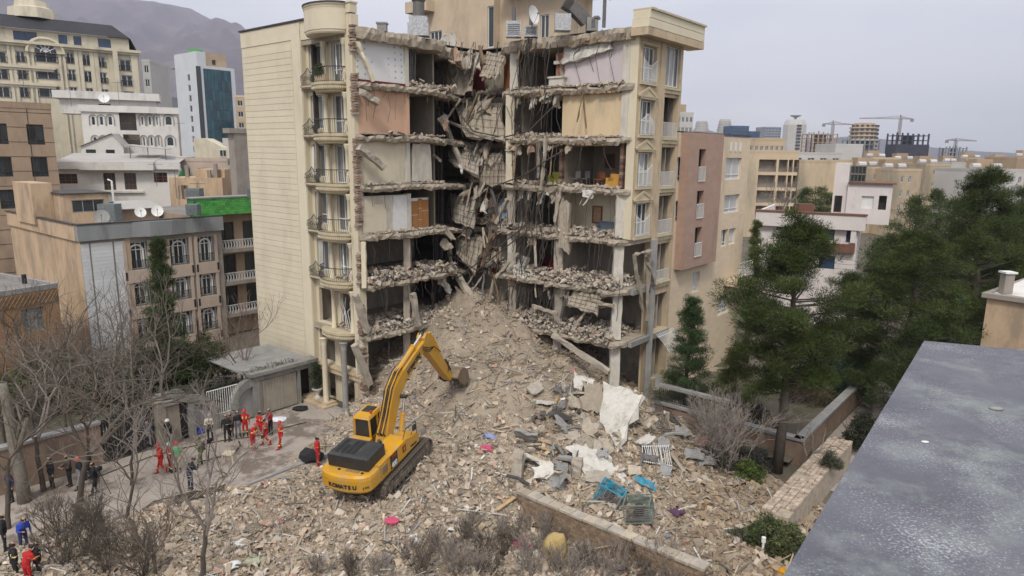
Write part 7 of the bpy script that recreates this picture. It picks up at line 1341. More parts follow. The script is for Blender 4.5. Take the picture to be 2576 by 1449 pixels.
mb = MB(); mb.box(.0, .36, -1.51, -1.502, 1.62, 1.98); ub(mb, 'emblem_square', 'digger_black'); mb = MB(); mb.box(.06, .30, -1.52, -1.512, 1.68, 1.92); ub(mb, 'emblem_field', 'decal_red'); mb = MB(); mb.box(.13, .23, -1.527, -1.521, 1.74, 1.86); ub(mb, 'emblem_core', 'digger_yellow')
mb = MB(); mb.tube([(1.7, -1.45, 1.85), (1.7, -1.45, 2.6), (.6, -1.45, 2.75), (.2, -1.45, 2.3)], .022, 5); ub(mb, 'handrail', 'digger_black')
for x in (1.3,): mb = MB(); mb.tube([(x, -1.3, 1.95), (x, -1.5, 2.35)], .02, 5); mb.box(x-.12, x+.12, -1.6, -1.5, 2.3, 2.6); ub(mb, 'mirror', 'digger_black')
# left side body and cab
mb = MB(); mb.box(-1.2, .15, .35, 1.48, 1.33, 2.15); ub(mb, 'pump_bay', 'digger_yellow'); cx0, cx1, cy0, cy1 = .2, 2.0, .5, 1.5
mb = MB(); mb.hexa([(cx0, cy0, 1.33), (cx1, cy0, 1.33), (cx1, cy1, 1.33), (cx0, cy1, 1.33), (cx0, cy0, 2.05), (cx1+.05, cy0, 2.05), (cx1+.05, cy1, 2.05), (cx0, cy1, 2.05)]); cab = ub(mb, 'cab', 'digger_yellow')
mb = MB(); mb.hexa([(cx0+.03, cy0+.03, 2.05), (cx1, cy0+.03, 2.05), (cx1, cy1-.03, 2.05), (cx0+.03, cy1-.03, 2.05), (cx0+.1, cy0+.06, 3.1), (cx1-.35, cy0+.06, 3.1), (cx1-.35, cy1-.06, 3.1), (cx0+.1, cy1-.06, 3.1)]); ub(mb, 'cab_glazing', 'digger_black', cab)
mb = MB(); mb.hexa([(cx0+.02, cy0, 3.1), (cx1-.3, cy0, 3.1), (cx1-.3, cy1, 3.1), (cx0+.02, cy1, 3.1), (cx0+.12, cy0+.08, 3.26), (cx1-.4, cy0+.08, 3.26), (cx1-.4, cy1-.08, 3.26), (cx0+.12, cy1-.08, 3.26)]); ub(mb, 'cab_roof', 'digger_yellow', cab)
mb = MB(); mb.box(cx0+.6, cx1-.55, cy0+.2, cy1-.2, 3.262, 3.29); ub(mb, 'roof_hatch', 'digger_black', cab)
for x, y, x2, y2 in ((cx0+.02, cy0, cx0+.08, cy0+.05), (cx1+.03, cy0, cx1-.34, cy0+.05), (cx0+.02, cy1, cx0+.08, cy1-.05), (cx1+.03, cy1, cx1-.34, cy1-.05), (cx0+.85, cy0, cx0+.85, cy0+.04)):
    mb = MB(); mb.beam((x, y, 2.05), (x2, y2, 3.1), .1, .1); ub(mb, 'cab_pillar', 'digger_yellow', cab)
mb = MB(); mb.tube([(cx0+.5, cy0+.15, 3.28), (cx0+.5, cy0+.15, 3.42)], .06, 8); ub(mb, 'beacon', 'decal_red', cab)
# boom, arm, bucket in the middle plane
def boxloft(mb, sec, w):     # sec: list of (x, z, nx, nz, half height, half width)
    b = len(mb.v)
    for x, z, nx, nz, hh, hw in sec:
        l_ = math.hypot(nx, nz); nx, nz = nx/l_, nz/l_
        for s1, s2 in ((-1, -1), (1, -1), (1, 1), (-1, 1)): mb.v.append((x+nx*hh*s2, w+hw*s1, z+nz*hh*s2))
    for i in range(len(sec)-1):
        for k in range(4): k2 = (k+1) % 4; mb.f.append((b+i*4+k, b+i*4+k2, b+i*4+4+k2, b+i*4+4+k)); mb.m.append(0)
    mb.f += [(b+3, b+2, b+1, b), tuple(b+(len(sec)-1)*4+i for i in range(4))]; mb.m += [0, 0]; return mb
YB = -.12
mb = MB(); boxloft(mb, [(.35, 1.75, -.9, .45, .2, .36), (.75, 2.35, -.88, .48, .36, .32), (1.35, 3.35, -.82, .57, .45, .29), (1.95, 4.15, -.68, .75, .48, .28), (2.7, 4.55, -.45, .9, .42, .27), (4.2, 5.05, -.3, .95, .34, .26), (5.5, 5.4, -.28, .96, .27, .25), (6.05, 5.5, -.28, .96, .16, .24)], YB); boom = recalc(ub(mb, 'boom', 'digger_yellow'))
aa, ab = Vector((5.55, 0, 5.95)), Vector((8.75, 0, 1.8)); ad = (ab-aa).normalized(); an = (ad.z*-1, ad.x)   # outward normal (forward-up)
def ap(t, o=0): p = aa.lerp(ab, t); return (p.x-ad.z*o, p.z+ad.x*o)
mb = MB(); secs = []
for t, hh, off in ((0, .16, .0), (.08, .42, .05), (.2, .52, .0), (.4, .42, -.02), (.75, .3, -.05), (.95, .22, -.05), (1, .15, -.05)):
    x, z = ap(t, off); secs.append((x, z, -ad.z, ad.x, hh, .24 if t > .3 else .27))
boxloft(mb, secs, YB); arm = recalc(ub(mb, 'arm', 'digger_yellow'))
def cyl(a, b, r_, f, nm='hydraulic_cylinder', par=ex, y=YB):
    a, b = Vector((a[0], y, a[1])), Vector((b[0], y, b[1])); m_ = a.lerp(b, f); mb = MB(); mb.tube([a, m_], r_, 12); mb.tube([m_-(b-a).normalized()*.12, m_], r_*1.25, 12); o = ub(mb, nm, 'digger_yellow', par); mb = MB(); mb.tube([m_, b], r_*.55, 10); ub(mb, 'piston_rod', 'chrome', o); mb = MB(); mb.tube([(b.x, b.y-.12, b.z), (b.x, b.y+.12, b.z)], r_*.9, 10); ub(mb, 'pin', 'digger_black', o)
cyl((1.35, 1.7), (2.15, 3.75), .13, .6, y=YB-.52); cyl((1.35, 1.7), (2.15, 3.75), .13, .6, y=YB+.52); cyl((2.35, 4.98), (5.6, 6.05), .14, .66); cyl(ap(.14, .62), ap(.74, .5), .11, .6)
mb = MB(); mb.tube([(2.15, YB-.62, 3.75), (2.15, YB+.62, 3.75)], .11, 10); ub(mb, 'pivot_pin', 'digger_black')
mb = MB(); x, z = ap(.76, .48); x2, z2 = ap(1.12, .35); mb.beam((x, YB, z), (x2, YB, z2), .3, .12, (0, 1, 0)); x3, z3 = ap(.84, .0); mb.beam((x, YB-.2, z), (x3, YB-.2, z3), .08, .14, (0, 1, 0)); mb.beam((x, YB+.2, z), (x3, YB+.2, z3), .08, .14, (0, 1, 0)); ub(mb, 'bucket_linkage', 'digger_black')
bx, bz = ab.x, ab.z; pr = [(-.1, .1), (.35, .42), (.95, .38), (1.45, .05), (1.62, -.55), (1.5, -.98)]; bw = .72
mb = MB()
for i in range(5):
    a, b = pr[i], pr[i+1]; mb.add([(bx+a[0], YB-bw, bz+a[1]), (bx+b[0], YB-bw, bz+b[1]), (bx+b[0], YB+bw, bz+b[1]), (bx+a[0], YB+bw, bz+a[1])], [(0, 1, 2, 3)]); mb.add([(bx+a[0]*.95, YB-bw, bz+a[1]-.06), (bx+b[0]-.06, YB-bw, bz+b[1]-.03), (bx+b[0]-.06, YB+bw, bz+b[1]-.03), (bx+a[0]*.95, YB+bw, bz+a[1]-.06)], [(3, 2, 1, 0)])
for s in (-1, 1): mb.prism([(bx+x, YB+s*bw, bz+z) for x, z in pr]+[(bx+.75, YB+s*bw, bz-.75), (bx+.1, YB+s*bw, bz-.25)], (0, -s*.05, 0))
bk = recalc(ub(mb, 'bucket', 'bucket_steel'))
for i in range(5): mb = MB(); y = YB-bw+.1+i*(2*bw-.2)/4; mb.beam((bx+1.52, y, bz-.95), (bx+1.38, y, bz-1.28), .11, .07, (0, 1, 0), w2=.06, h2=.03); ub(mb, 'bucket_tooth', 'track_steel', bk)
for i in range(6):    # hoses
    y = YB-.22+i*.085; mb = MB(); mb.tube([(.55, y, 1.9), (.15, y, 2.5), (.75, y, 3.3), (1.45, y, 4.5), (2.3, y, 5.1), (2.7, y, 5.2)], .028, 5); ub(mb, 'hose', 'digger_yellow' if i in (1, 4) else 'rubber')
for i in range(3): mb = MB(); y = YB-.34; mb.tube([(5.0, y, 5.5-.1*i), (5.6, y-.1, 5.2-.12*i), (6.3, y-.05, 5.0), ap(.45, .3)[0:1]+(y,)+ap(.45, .3)[1:]], .026, 5); ub(mb, 'hose', 'rubber')
for q in (.25, .45, .65): mb = MB(); x, z = 1.95+q*4, 4.45+q*1.6; mb.box(x-.05, x+.05, YB-.45, YB-.33, z-.5, z-.44); ub(mb, 'hose_clamp', 'digger_black')
def lettering(txt, size, org, xd, yd, m, parent=ex, bold=.012, depth=.006):
    cu = bpy.data.curves.new('lettering', 'FONT'); cu.body = txt; cu.size = size; cu.offset = bold; cu.extrude = depth; o = bpy.data.objects.new('lettering_source', cu); COL.objects.link(o)
    me = o.to_mesh(); vs = [v.co.copy() for v in me.vertices]; fs = [tuple(p.vertices) for p in me.polygons]; o.to_mesh_clear(); bpy.data.objects.remove(o); bpy.data.curves.remove(cu)
    xd, yd, org = Vector(xd).normalized(), Vector(yd).normalized(), Vector(org); yd = (yd-xd*yd.dot(xd)).normalized(); n = xd.cross(yd); mb = MB(); mb.add([org+xd*v.x+yd*v.y+n*v.z for v in vs], fs); return mb, m
def let(*a, **k):
    mb, m = lettering(*a, **k); return ub(mb, 'lettering', m)
bd = Vector((5.5-2.7, 0, 5.4-4.55)); let('KOMATSU', .36, (3.15, YB-.285, 4.56), bd, (-bd.z, 0, bd.x), 'digger_black', bold=.02); let('400', .36, (-1.2, -1.53, 1.47), (1, 0, 0), (0, 0, 1), 'decal_white', bold=.015); let('KOMATSU', .14, (.85, -1.52, 1.5), (1, 0, -.1), (0, 0, 1), 'digger_black', bold=.006)
for i, ch in enumerate('KOMATSU'):
    y = .72-i*.225
    def cwx(q): return -2.25+(-.35-.95*abs(math.sqrt(max(0, 1-(q/1.455)**2)))**.6)*.97
    xa, xb = cwx(y)-.03, cwx(y-.22)-.03; let(ch, .29, (xa, y, 1.5), (xb-xa, -.22, 0), (0, 0, 1), 'digger_black', bold=.014)
let('( 131', .16, (cwx(-1.12)-.05, -1.12, 1.5), (cwx(-1.4)-cwx(-1.12), -.28, 0), (0, 0, 1), 'digger_black', bold=.008)
# ---------------------------------------------------------------- people
mat('skin', (.42, .26, .18), None, rough=.6); mat('hair', (.02, .017, .015), None, rough=.7); mat('helmet_red', (.50, .03, .03), None, rough=.35, spec=.5); mat('helmet_white', (.75, .74, .70), None, rough=.35, spec=.5)
for nm, c in (('red', (.40, .018, .02)), ('darkred', (.22, .012, .015)), ('black', (.018, .018, .02)), ('brown', (.07, .05, .04)), ('beige', (.50, .44, .35)), ('navy', (.025, .035, .085)), ('olive', (.16, .16, .09)), ('green', (.03, .40, .14)), ('grey', (.20, .20, .21)), ('orange', (.60, .16, .03)), ('white', (.62, .62, .66)), ('pinkish', (.35, .20, .2)), ('blue', (.03, .06, .32)), ('band', (.72, .62, .22)), ('boot', (.03, .025, .02)), ('khaki', (.36, .30, .20)), ('redboot', (.32, .02, .02))): mat('cloth_'+nm, c, tuple(min(1, q*1.35+.004) for q in c), 7, .9)
def capsule(mb, a, b, ra, rb, n=8):
    a, b = Vector(a), Vector(b); d = (b-a).normalized(); pts = [a-d*ra*.9, a-d*ra*.5, a, b, b+d*rb*.5, b+d*rb*.9]; mb.tube(pts, [ra*.43, ra*.86, ra, rb, rb*.86, rb*.43], n)
def body(pose):
    """pose: dict of joint offsets; figure faces -Y, 1.75 m; returns mesh data and the zone of each face (0 skin 1 top 2 trousers 3 boots 4 band)"""
    lean = pose.get('lean', 0); bend = pose.get('bend', 0); S = []
    hip = Vector((0, 0, .93-pose.get('crouch', 0))); ch = hip+Vector((0, -math.sin(lean)*.42, math.cos(lean)*.42)); nk = ch+Vector((0, -math.sin(lean+bend)*.14, .13)); hd = nk+Vector((0, -.03-.1*math.sin(bend+lean), .14))
    S += [(hip+Vector((0, 0, -.02)), hip+Vector((0, -.02, .16)), .155, .15, 2), (hip+Vector((0, -.01, .14)), ch+Vector((0, 0, -.02)), .15, .165, 1), (ch+Vector((-.12, 0, .0)), ch+Vector((.12, 0, .0)), .11, .11, 1), (ch, nk, .10, .06, 1), (nk, hd+Vector((0, 0, -.05)), .052, .055, 0), (hd+Vector((0, .005, -.03)), hd+Vector((0, 0, .045)), .078, .092, 0), (hd+Vector((0, -.085, -.01)), hd+Vector((0, -.1, -.03)), .016, .018, 0), (hd+Vector((0, -.05, -.075)), hd+Vector((0, -.07, -.07)), .045, .03, 0), (hd+Vector((-.085, .01, -.02)), hd+Vector((-.09, .015, .0)), .018, .02, 0), (hd+Vector((.085, .01, -.02)), hd+Vector((.09, .015, .0)), .018, .02, 0)]
    for i, sx in ((0, -1), (1, 1)):
        k, f = pose['legs'][i]; h0 = hip+Vector((sx*.09, 0, -.05)); kn = Vector((sx*.11+k[0], k[1], (hip.z)*.53+k[2])); an = Vector((sx*.12+f[0], f[1], .09+f[2])); S += [(h0, kn, .098, .066, 2), (kn, an+Vector((0, 0, .12)), .066, .052, 2), (kn.lerp(an, .45), kn.lerp(an, .6), .066, .062, 4), (an+Vector((0, 0, .16)), an, .056, .05, 3), (an+Vector((0, .03, -.045)), an+Vector((0, -.15, -.055)), .046, .04, 3)]
        e, w = pose['arms'][i]; sh = ch+Vector((sx*.2, 0, .03)); el = sh+Vector((sx*e[0], e[1], e[2])); wr = el+Vector((sx*w[0], w[1], w[2])); S += [(sh, el, .064, .05, 1), (el, wr, .05, .037, 1), (sh.lerp(el, .55), sh.lerp(el, .75), .062, .06, 4)]
        d = (wr-el).normalized(); pm = wr+d*.07; S.append((wr, pm, .034, .038, 0)); sd_ = d.cross(Vector((0, 1, .3))).normalized(); pn = d.cross(sd_)
        for q, ln in ((-1.5, .055), (-.5, .068), (.5, .064), (1.5, .048)): r0 = pm+sd_*q*.021+d*.015; m1 = r0+d*ln*.55; S += [(r0, m1, .0105, .010, 0), (m1, m1+d*ln*.4-pn*.02, .010, .009, 0)]
        S.append((wr+d*.03-sd_*sx*.03, wr+d*.075-sd_*sx*.06, .013, .010, 0))
    S.append((ch+Vector((-.13, -.01, -.12)), ch+Vector((.13, -.01, -.12)), .128, .128, 4) if pose.get('band') else (hip, hip+Vector((0, 0, .05)), .15, .15, 2))
    mb = MB()
    for a, b, ra, rb, z in S: capsule(mb, a, b, ra, rb)
    me = bpy.data.meshes.new('person_source'); me.from_pydata(mb.v, [], mb.f); o = bpy.data.objects.new('person_source', me); COL.objects.link(o)
    md = o.modifiers.new('r', 'REMESH'); md.mode = 'VOXEL'; md.voxel_size = .015; m2 = o.modifiers.new('s', 'SMOOTH'); m2.factor = .5; m2.iterations = 2; m3 = o.modifiers.new('d', 'DECIMATE'); m3.ratio = .17
    dg = bpy.context.evaluated_depsgraph_get(); ev = o.evaluated_get(dg).to_mesh(); V = np.array([v.co[:] for v in ev.vertices]); Fc = [tuple(p.vertices) for p in ev.polygons]; o.evaluated_get(dg).to_mesh_clear(); bpy.data.objects.remove(o); bpy.data.meshes.remove(me)
    cen = np.array([V[list(f)].mean(0) for f in Fc]); best = np.full(len(cen), 9.); zone = np.zeros(len(cen), int)
    for a, b, ra, rb, z in S:
        a, b = np.array(a), np.array(b); ab = b-a; t = np.clip(((cen-a)@ab)/max(1e-9, ab@ab), 0, 1); ds = np.linalg.norm(cen-(a+t[:, None]*ab), axis=1)-(ra+(rb-ra)*t)
        inside = ((cen-a)@ab >= 0) & ((cen-b)@ab <= 0)
        if z == 4: ds = np.where(inside, ds-.02, 9)
        m = ds < best; best[m] = ds[m]; zone[m] = z
    return V, Fc, zone, hd
A_D = ((.06, .02, -.28), (.0, -.06, -.24)); A_F = ((.05, -.08, -.26), (-.10, -.22, .02)); A_U = ((.1, -.12, -.2), (-.08, -.15, .2)); A_H = ((.14, .02, -.22), (-.14, -.08, -.16)); LS = ((0, -.02, 0), (0, 0, 0)); LF = ((0, -.12, .0), (0, -.2, 0)); LB_ = ((0, -.03, 0), (0, .2, .03))
POSES = {'stand': dict(arms=(A_D, A_D), legs=(LS, LS), band=1), 'fold': dict(arms=(A_F, A_F), legs=(LS, LS), lean=.05), 'walk': dict(arms=(A_D, A_F), legs=(LF, LB_), lean=.08, band=1), 'camera': dict(arms=(A_U, A_U), legs=(LS, LF), lean=.08), 'bow': dict(arms=(A_F, A_D), legs=(LS, LS), lean=.35, bend=.4, band=1), 'hips': dict(arms=(A_H, A_D), legs=(LS, LF), band=1)}
BODY = {k: body(p) for k, p in POSES.items()}
PM = {}
def person(x, y, pose, top, bot, boot, label, face=0, hat=None, z=None, h=1.75, band=None, extra=None, group=None, lift=0):
    p = atz(x, y, 0) if z is None else hit(x, y, 0); V, Fc, zone, hd = BODY[pose]; s = h/1.75; key = (pose, top, bot, boot, band)
    if key not in PM:
        me = bpy.data.meshes.new('person'); me.from_pydata(V.tolist(), [], Fc)
        for m in ('skin', 'cloth_'+top, 'cloth_'+bot, 'cloth_'+boot, 'cloth_'+(band or top)): me.materials.append(MAT[m])
        zz_ = zone.copy()
        if not band:
            low = (zz_ == 4) & (np.array([V[list(f)][:, 2].mean() for f in Fc]) < .8); zz_[low] = 2
        me.polygons.foreach_set('material_index', zz_.astype(np.int32)); me.polygons.foreach_set('use_smooth', [True]*len(Fc)); PM[key] = me
    o = bpy.data.objects.new('person', PM[key]); COL.objects.link(o); o.location = (p.x, p.y, p.z+.005+lift); o.rotation_euler = (0, 0, face); o.scale = (s, s, s); tag(o, label, 'person', group); OFF[o.name] = (0, 0, 0)
    mb = MB()
    if hat:
        mb.lathe(hd+Vector((0, 0, .03)), [(.135, 0), (.115, .012), (.112, .05), (.09, .095), (.045, .12), (.001, .125)], 14, ey=1.15); mb.lathe(hd+Vector((0, -.1, .03)), [(.001, .0), (.08, -.008), (.08, .006), (.001, .012)], 10); c = mb.build('helmet', hat, o, smooth=True)
    else:
        mb.lathe(hd+Vector((0, .02, -.0)), [(.098, -.03), (.104, .03), (.09, .08), (.05, .108), (.001, .113)], 12, ey=1.05); c = mb.build('hair', 'hair', o, smooth=True)
    for sx in (-1, 1): mb = MB(); q = hd+Vector((sx*.033, -.086, .012)); mb.box(q.x-.011, q.x+.011, q.y-.006, q.y+.004, q.z-.006, q.z+.006); mb.build('eye', 'hair', o)
    mb = MB(); q = hd+Vector((0, -.094, -.062)); mb.box(q.x-.024, q.x+.024, q.y-.008, q.y+.006, q.z-.005, q.z+.005); mb.build('mouth', 'cloth_darkred', o)
    if extra == 'vest':
        mb = MB(); mb.lathe((0, -.0, 1.0), [(.175, 0), (.19, .2), (.185, .36), (.12, .44)], 12, ex=1.12, ey=.92); mb.build('vest', 'cloth_green', o)
    if extra == 'pack':
        mb = MB(); mb.box(-.16, .16, .13, .3, 1.0, 1.42); mb.build('backpack', 'cloth_black', o)
    if extra == 'cam':
        mb = MB(); mb.box(-.07, .07, -.42, -.3, 1.46, 1.58); mb.tube([(0, -.42, 1.52), (0, -.55, 1.52)], .045, 8); mb.build('camera_body', 'cloth_black', o)
    return o
R3 = 'red'
person(618, 1096, 'stand', 'red', 'red', 'boot', 'rescuer in red overalls and red helmet with folded hands before the grey arch', .3, 'helmet_red', band='band'); person(637, 1131, 'bow', 'red', 'red', 'redboot', 'rescuer in red overalls seen bending forward beside two colleagues', 1.2, 'helmet_red', band='band'); person(656, 1102, 'hips', 'red', 'red', 'boot', 'rescuer in red standing between colleagues before the garage door', 2.6, None, band='band'); person(671, 1120, 'walk', 'red', 'red', 'redboot', 'rescuer in red striding beside the garage door group', -1.1, None, band='band'); person(682, 1094, 'fold', 'darkred', 'black', 'boot', 'person in dark red jacket and black trousers beside the garage door', -.5); person(708, 1128, 'hips', 'red', 'red', 'redboot', 'rescuer in red helmet standing apart on the street toward the heap', -.9, 'helmet_red', band='band')
person(530, 1108, 'fold', 'beige', 'black', 'boot', 'person in beige jacket and black trousers before the arched gate', .4); person(572, 1110, 'stand', 'black', 'black', 'boot', 'person all in black standing near the low wall between the arches', .2); person(584, 1106, 'fold', 'brown', 'black', 'boot', 'person in brown coat standing close beside one in black', -.5); person(600, 1100, 'stand', 'black', 'grey', 'boot', 'person in black top and grey trousers in front of the right arch', .8)
person(427, 1123, 'hips', 'black', 'black', 'boot', 'person in black with a white cap before the stone pier', -.3, 'helmet_white'); person(452, 1098, 'stand', 'pinkish', 'grey', 'boot', 'person in dusty pink top beside the porch door', .5); person(402, 1116, 'stand', 'grey', 'black', 'boot', 'person in grey top standing at the end of the black gate', 1.0)
person(408, 1190, 'walk', 'red', 'red', 'redboot', 'rescuer in red with orange chest stripes walking along the street', -.9, 'helmet_red', band='orange'); person(430, 1188, 'stand', 'darkred', 'darkred', 'boot', 'rescuer in dark red overalls and a white helmet', 2.4, 'helmet_white', band='band'); person(449, 1184, 'hips', 'khaki', 'khaki', 'boot', 'rescuer wearing a bright green vest and red helmet', .4, 'helmet_red', extra='vest')
person(508, 1172, 'camera', 'olive', 'olive', 'boot', 'camera operator in olive with a backpack behind a tripod', -1.2, None, extra='pack'); person(480, 1232, 'bow', 'black', 'navy', 'boot', 'man in black jacket and navy trousers at the pavement edge', 2.7); person(244, 1242, 'camera', 'black', 'black', 'boot', 'photographer in black looking through a camera beside a tripod', -1.0, None, extra='cam'); person(277, 1132, 'fold', 'white', 'darkred', 'boot', 'person in white shirt and dark red trousers before the black gate', -.6)
person(800, 1172, 'stand', 'red', 'red', 'redboot', 'rescuer in red standing by the black bundle next to the excavator', 2.0, None, z=1, band='orange'); person(205, 1228, 'hips', 'black', 'grey', 'boot', 'man in a dark jacket and orange helmet among the bare street trees', -.7, 'helmet_red'); person(133, 1228, 'stand', 'black', 'black', 'boot', 'bystander in black behind the pale cut tree trunk', -.5); person(165, 1185, 'stand', 'navy', 'black', 'boot', 'bystander in navy beside a bare tree on the street', -.9)
person(62, 1385, 'bow', 'blue', 'navy', 'boot', 'person in a bright blue jacket under the bare trees', 1.0); person(14, 1385, 'stand', 'black', 'black', 'boot', 'person in black standing next to the one in blue', 2.2); person(42, 1462, 'stand', 'black', 'black', 'boot', 'firefighter in black with yellow bands facing the heap', 2.5, None, band='band'); person(73, 1474, 'bow', 'red', 'red', 'boot', 'rescuer in red trousers between two firefighters in black', 2.9, None, band='band'); person(100, 1458, 'stand', 'black', 'black', 'boot', 'second firefighter in black with yellow bands at the street edge', 2.2, None, band='band', h=1.7)
for x, y, ps, c1, c2, fc, lb in ((95, 1215, 'stand', 'black', 'grey', .4, 'onlooker in black top and grey trousers behind the crooked tree'), (178, 1222, 'fold', 'brown', 'black', -.6, 'onlooker in brown jacket with folded arms under the trees'), (228, 1205, 'hips', 'black', 'navy', -1.2, 'onlooker in black and navy near the photographer'), (30, 1262, 'stand', 'navy', 'black', -.4, 'onlooker in navy coat beside the pale cut trunk'), (150, 1165, 'walk', 'grey', 'black', -1.0, 'person in grey walking along the boundary wall'), (330, 1140, 'stand', 'black', 'brown', -.4, 'onlooker in black and brown at the black gate'), (375, 1128, 'fold', 'navy', 'grey', .3, 'person in navy with folded arms by the gate pier')): person(x, y, ps, c1, c2, 'boot', lb, fc)
def tripod(x, y, lb):
    p = atz(x, y, .004); o = thing('tripod', lb, 'tripod', p); top = p+Vector((0, 0, 1.35))
    for a in (.3, 2.4, 4.5): mb = MB(); mb.tube([top, p+Vector((math.cos(a)*.42, math.sin(a)*.42, .0))], .02, 5); mb.build('leg', 'cable', o)
    mb = MB(); mb.box(top.x-.09, top.x+.09, top.y-.16, top.y+.16, top.z, top.z+.2); mb.build('camera_body', 'cloth_black', o)
tripod(532, 1168, 'black camera tripod in front of the olive clad operator'); tripod(256, 1245, 'black tripod beside the photographer under the trees')
# plastic table, blue bag, hose, black bundle, potted tree
p = atz(577, 1166, .004); o = thing('plastic_stool', 'cream plastic stool with splayed legs standing on the street', 'stool', p); mat('cream_plastic', (.60, .52, .38), None, rough=.5)
mb = MB(); mb.hexa([(p.x-.3, p.y-.28, p.z+.62), (p.x+.3, p.y-.28, p.z+.62), (p.x+.3, p.y+.28, p.z+.62), (p.x-.3, p.y+.28, p.z+.62), (p.x-.28, p.y-.26, p.z+.68), (p.x+.28, p.y-.26, p.z+.68), (p.x+.28, p.y+.26, p.z+.68), (p.x-.28, p.y+.26, p.z+.68)]); mb.build('seat', 'cream_plastic', o)
for sx in (-1, 1):
    for sy in (-1, 1): mb = MB(); mb.beam((p.x+sx*.25, p.y+sy*.22, p.z+.62), (p.x+sx*.36, p.y+sy*.32, p.z), .09, .04); mb.build('leg', 'cream_plastic', o)
def lumpy(p, r_, m, name, label, cat, sx=1, sz=.8, seed=0):
    bm = bmesh.new(); bmesh.ops.create_icosphere(bm, subdivisions=2, radius=r_)
    for v in bm.verts: v.co = Vector((v.co.x*sx, v.co.y, max(-r_*.4, v.co.z)*sz))*(1+.35*noise.noise(v.co*3/r_+Vector((seed, 0, 0))))
    mb = MB(); mb.add([v.co+p+Vector((0, 0, r_*.3*sz)) for v in bm.verts], [tuple(v.index for v in f.verts) for f in bm.faces]); bm.free(); return mb.build(name, m, label=label, cat=cat)
lumpy(atz(502, 1088, .02), .35, 'cloth_blue', 'bag', 'bright blue bag on the ground by the arched gate', 'bag'); lumpy(hit(783, 1160, .1), .6, 'cloth_black', 'bundle', 'black heap of gear beside the rescuer near the excavator', 'bundle', 1.2, .8, 3); lumpy(atz(700, 1058, .02), .4, 'cloth_white', 'bag', 'white and black bundle lying before the garage door', 'bag', 1.4, .5, 5); lumpy(atz(755, 1030, .02), .4, 'cloth_black', 'bag', 'dark bundle in the garage recess', 'bag', 1.4, .5, 7)
mb = MB(); mb.tube([atz(x, y, .05) for x, y in ((225, 1208), (300, 1178), (380, 1148), (470, 1125), (560, 1108), (640, 1098), (700, 1080), (745, 1068), (770, 1062))], .024, 6); mb.build('fire_hose', 'cloth_boot', label='thin dark fire hose lying along the street', cat='hose')
mb = MB(); mb.tube([atz(x, y, .05) for x, y in ((500, 1162), (540, 1152), (590, 1138), (605, 1120), (600, 1110))], .03, 6); mb.build('fire_hose', 'cloth_boot', label='short looped hose behind the plastic stool', cat='hose')
# ---------------------------------------------------------------- furniture and pictures in the open rooms
def chair(fr, u, d, k, m, lb, grp=None):
    z = ZK[k]+.02; o = thing('chair', lb, 'chair', fr.pt(u, z, d), grp)
    mb = MB(); fr.box(mb, u-.22, u+.22, z+.42, z+.48, d-.22, d+.22); mb.build('seat', m, o); mb = MB(); fr.box(mb, u-.21, u+.21, z+.5, z+.95, d-.22, d-.17); mb.build('backrest', m, o)
    for a in (-.19, .19):
        for b in (-.19, .19): mb = MB(); fr.box(mb, u+a-.02, u+a+.02, z, z+.42, d+b-.02, d+b+.02); mb.build('leg', m, o)
for i, (u, d) in enumerate(((8.9, -.9), (9.4, -1.3), (10.2, -1.6), (10.7, -1.2), (11.2, -1.7), (11.6, -1.1))): chair(N2, u, d, 4, 'brown_wood' if i > 1 else 'steel', 'dusty chair in the dim open room with tiled jambs', 'chairs in the open room')
def sofa(fr, u, d, k, w, m, lb):
    z = ZK[k]+.02; o = thing('sofa', lb, 'sofa', fr.pt(u, z, d)); mb = MB(); fr.box(mb, u-w/2, u+w/2, z, z+.4, d-.4, d+.4); mb.build('seat', m, o); mb = MB(); fr.box(mb, u-w/2, u+w/2, z+.402, z+.85, d-.4, d-.18); mb.build('backrest', m, o)
    for s in (-1, 1): mb = MB(); a, b = sorted((u+s*w/2, u+s*(w/2-.16))); fr.box(mb, a, b, z+.403, z+.62, d-.17, d+.38); mb.build('armrest', m, o)
mat('sofa_orange', (.55, .30, .06), (.45, .24, .05), 3, .8); mat('sofa_green', (.20, .20, .04), None, rough=.8); mat('sofa_blue', (.10, .14, .18), (.16, .18, .2), 4, .9); mat('cloth_redchair', (.30, .03, .03), None, rough=.8)
sofa(N2, 12.2, -.5, 4, .95, 'sofa_orange', 'bright orange armchair at the torn edge of the dim open room'); sofa(N2, 7.5, -.6, 4, 1.1, 'sofa_green', 'olive green sofa in the dark fourth floor room'); sofa(N2, 11.6, -1.15, 3, 2.2, 'sofa_blue', 'dusty blue sofa under the framed painting'); sofa(N2, 7.2, -1.2, 2, 1.2, 'cloth_redchair', 'red armchair in the dark room beside the broken column')
def picture(x, y, d, k, w, h, lb, m, fr=N2):
    u, z = fr.pix(x, y, d); o = thing('painting', lb, 'painting', fr.pt(u, z-h/2, d+.04)); mb = MB(); t = .1
    fr.box(mb, u-w/2, u-w/2+t, z-h/2, z+h/2, d+.003, d+.06); fr.box(mb, u+w/2-t, u+w/2, z-h/2, z+h/2, d+.003, d+.06); fr.box(mb, u-w/2+t, u+w/2-t, z-h/2, z-h/2+t, d+.003, d+.06); fr.box(mb, u-w/2+t, u+w/2-t, z+h/2-t, z+h/2, d+.003, d+.06); mb.build('frame', 'brown_wood', o); mb = MB(); fr.box(mb, u-w/2+t, u+w/2-t, z-h/2+t, z+h/2-t, d+.003, d+.03); mb.build('canvas', m, o)
mat('canvas_warm', (.30, .16, .08), (.55, .40, .26), 5, .7); mat('canvas_teal', (.10, .34, .36), (.2, .45, .45), 6, .7); mat('canvas_dark', (.06, .05, .04), (.12, .09, .06), 5, .7)
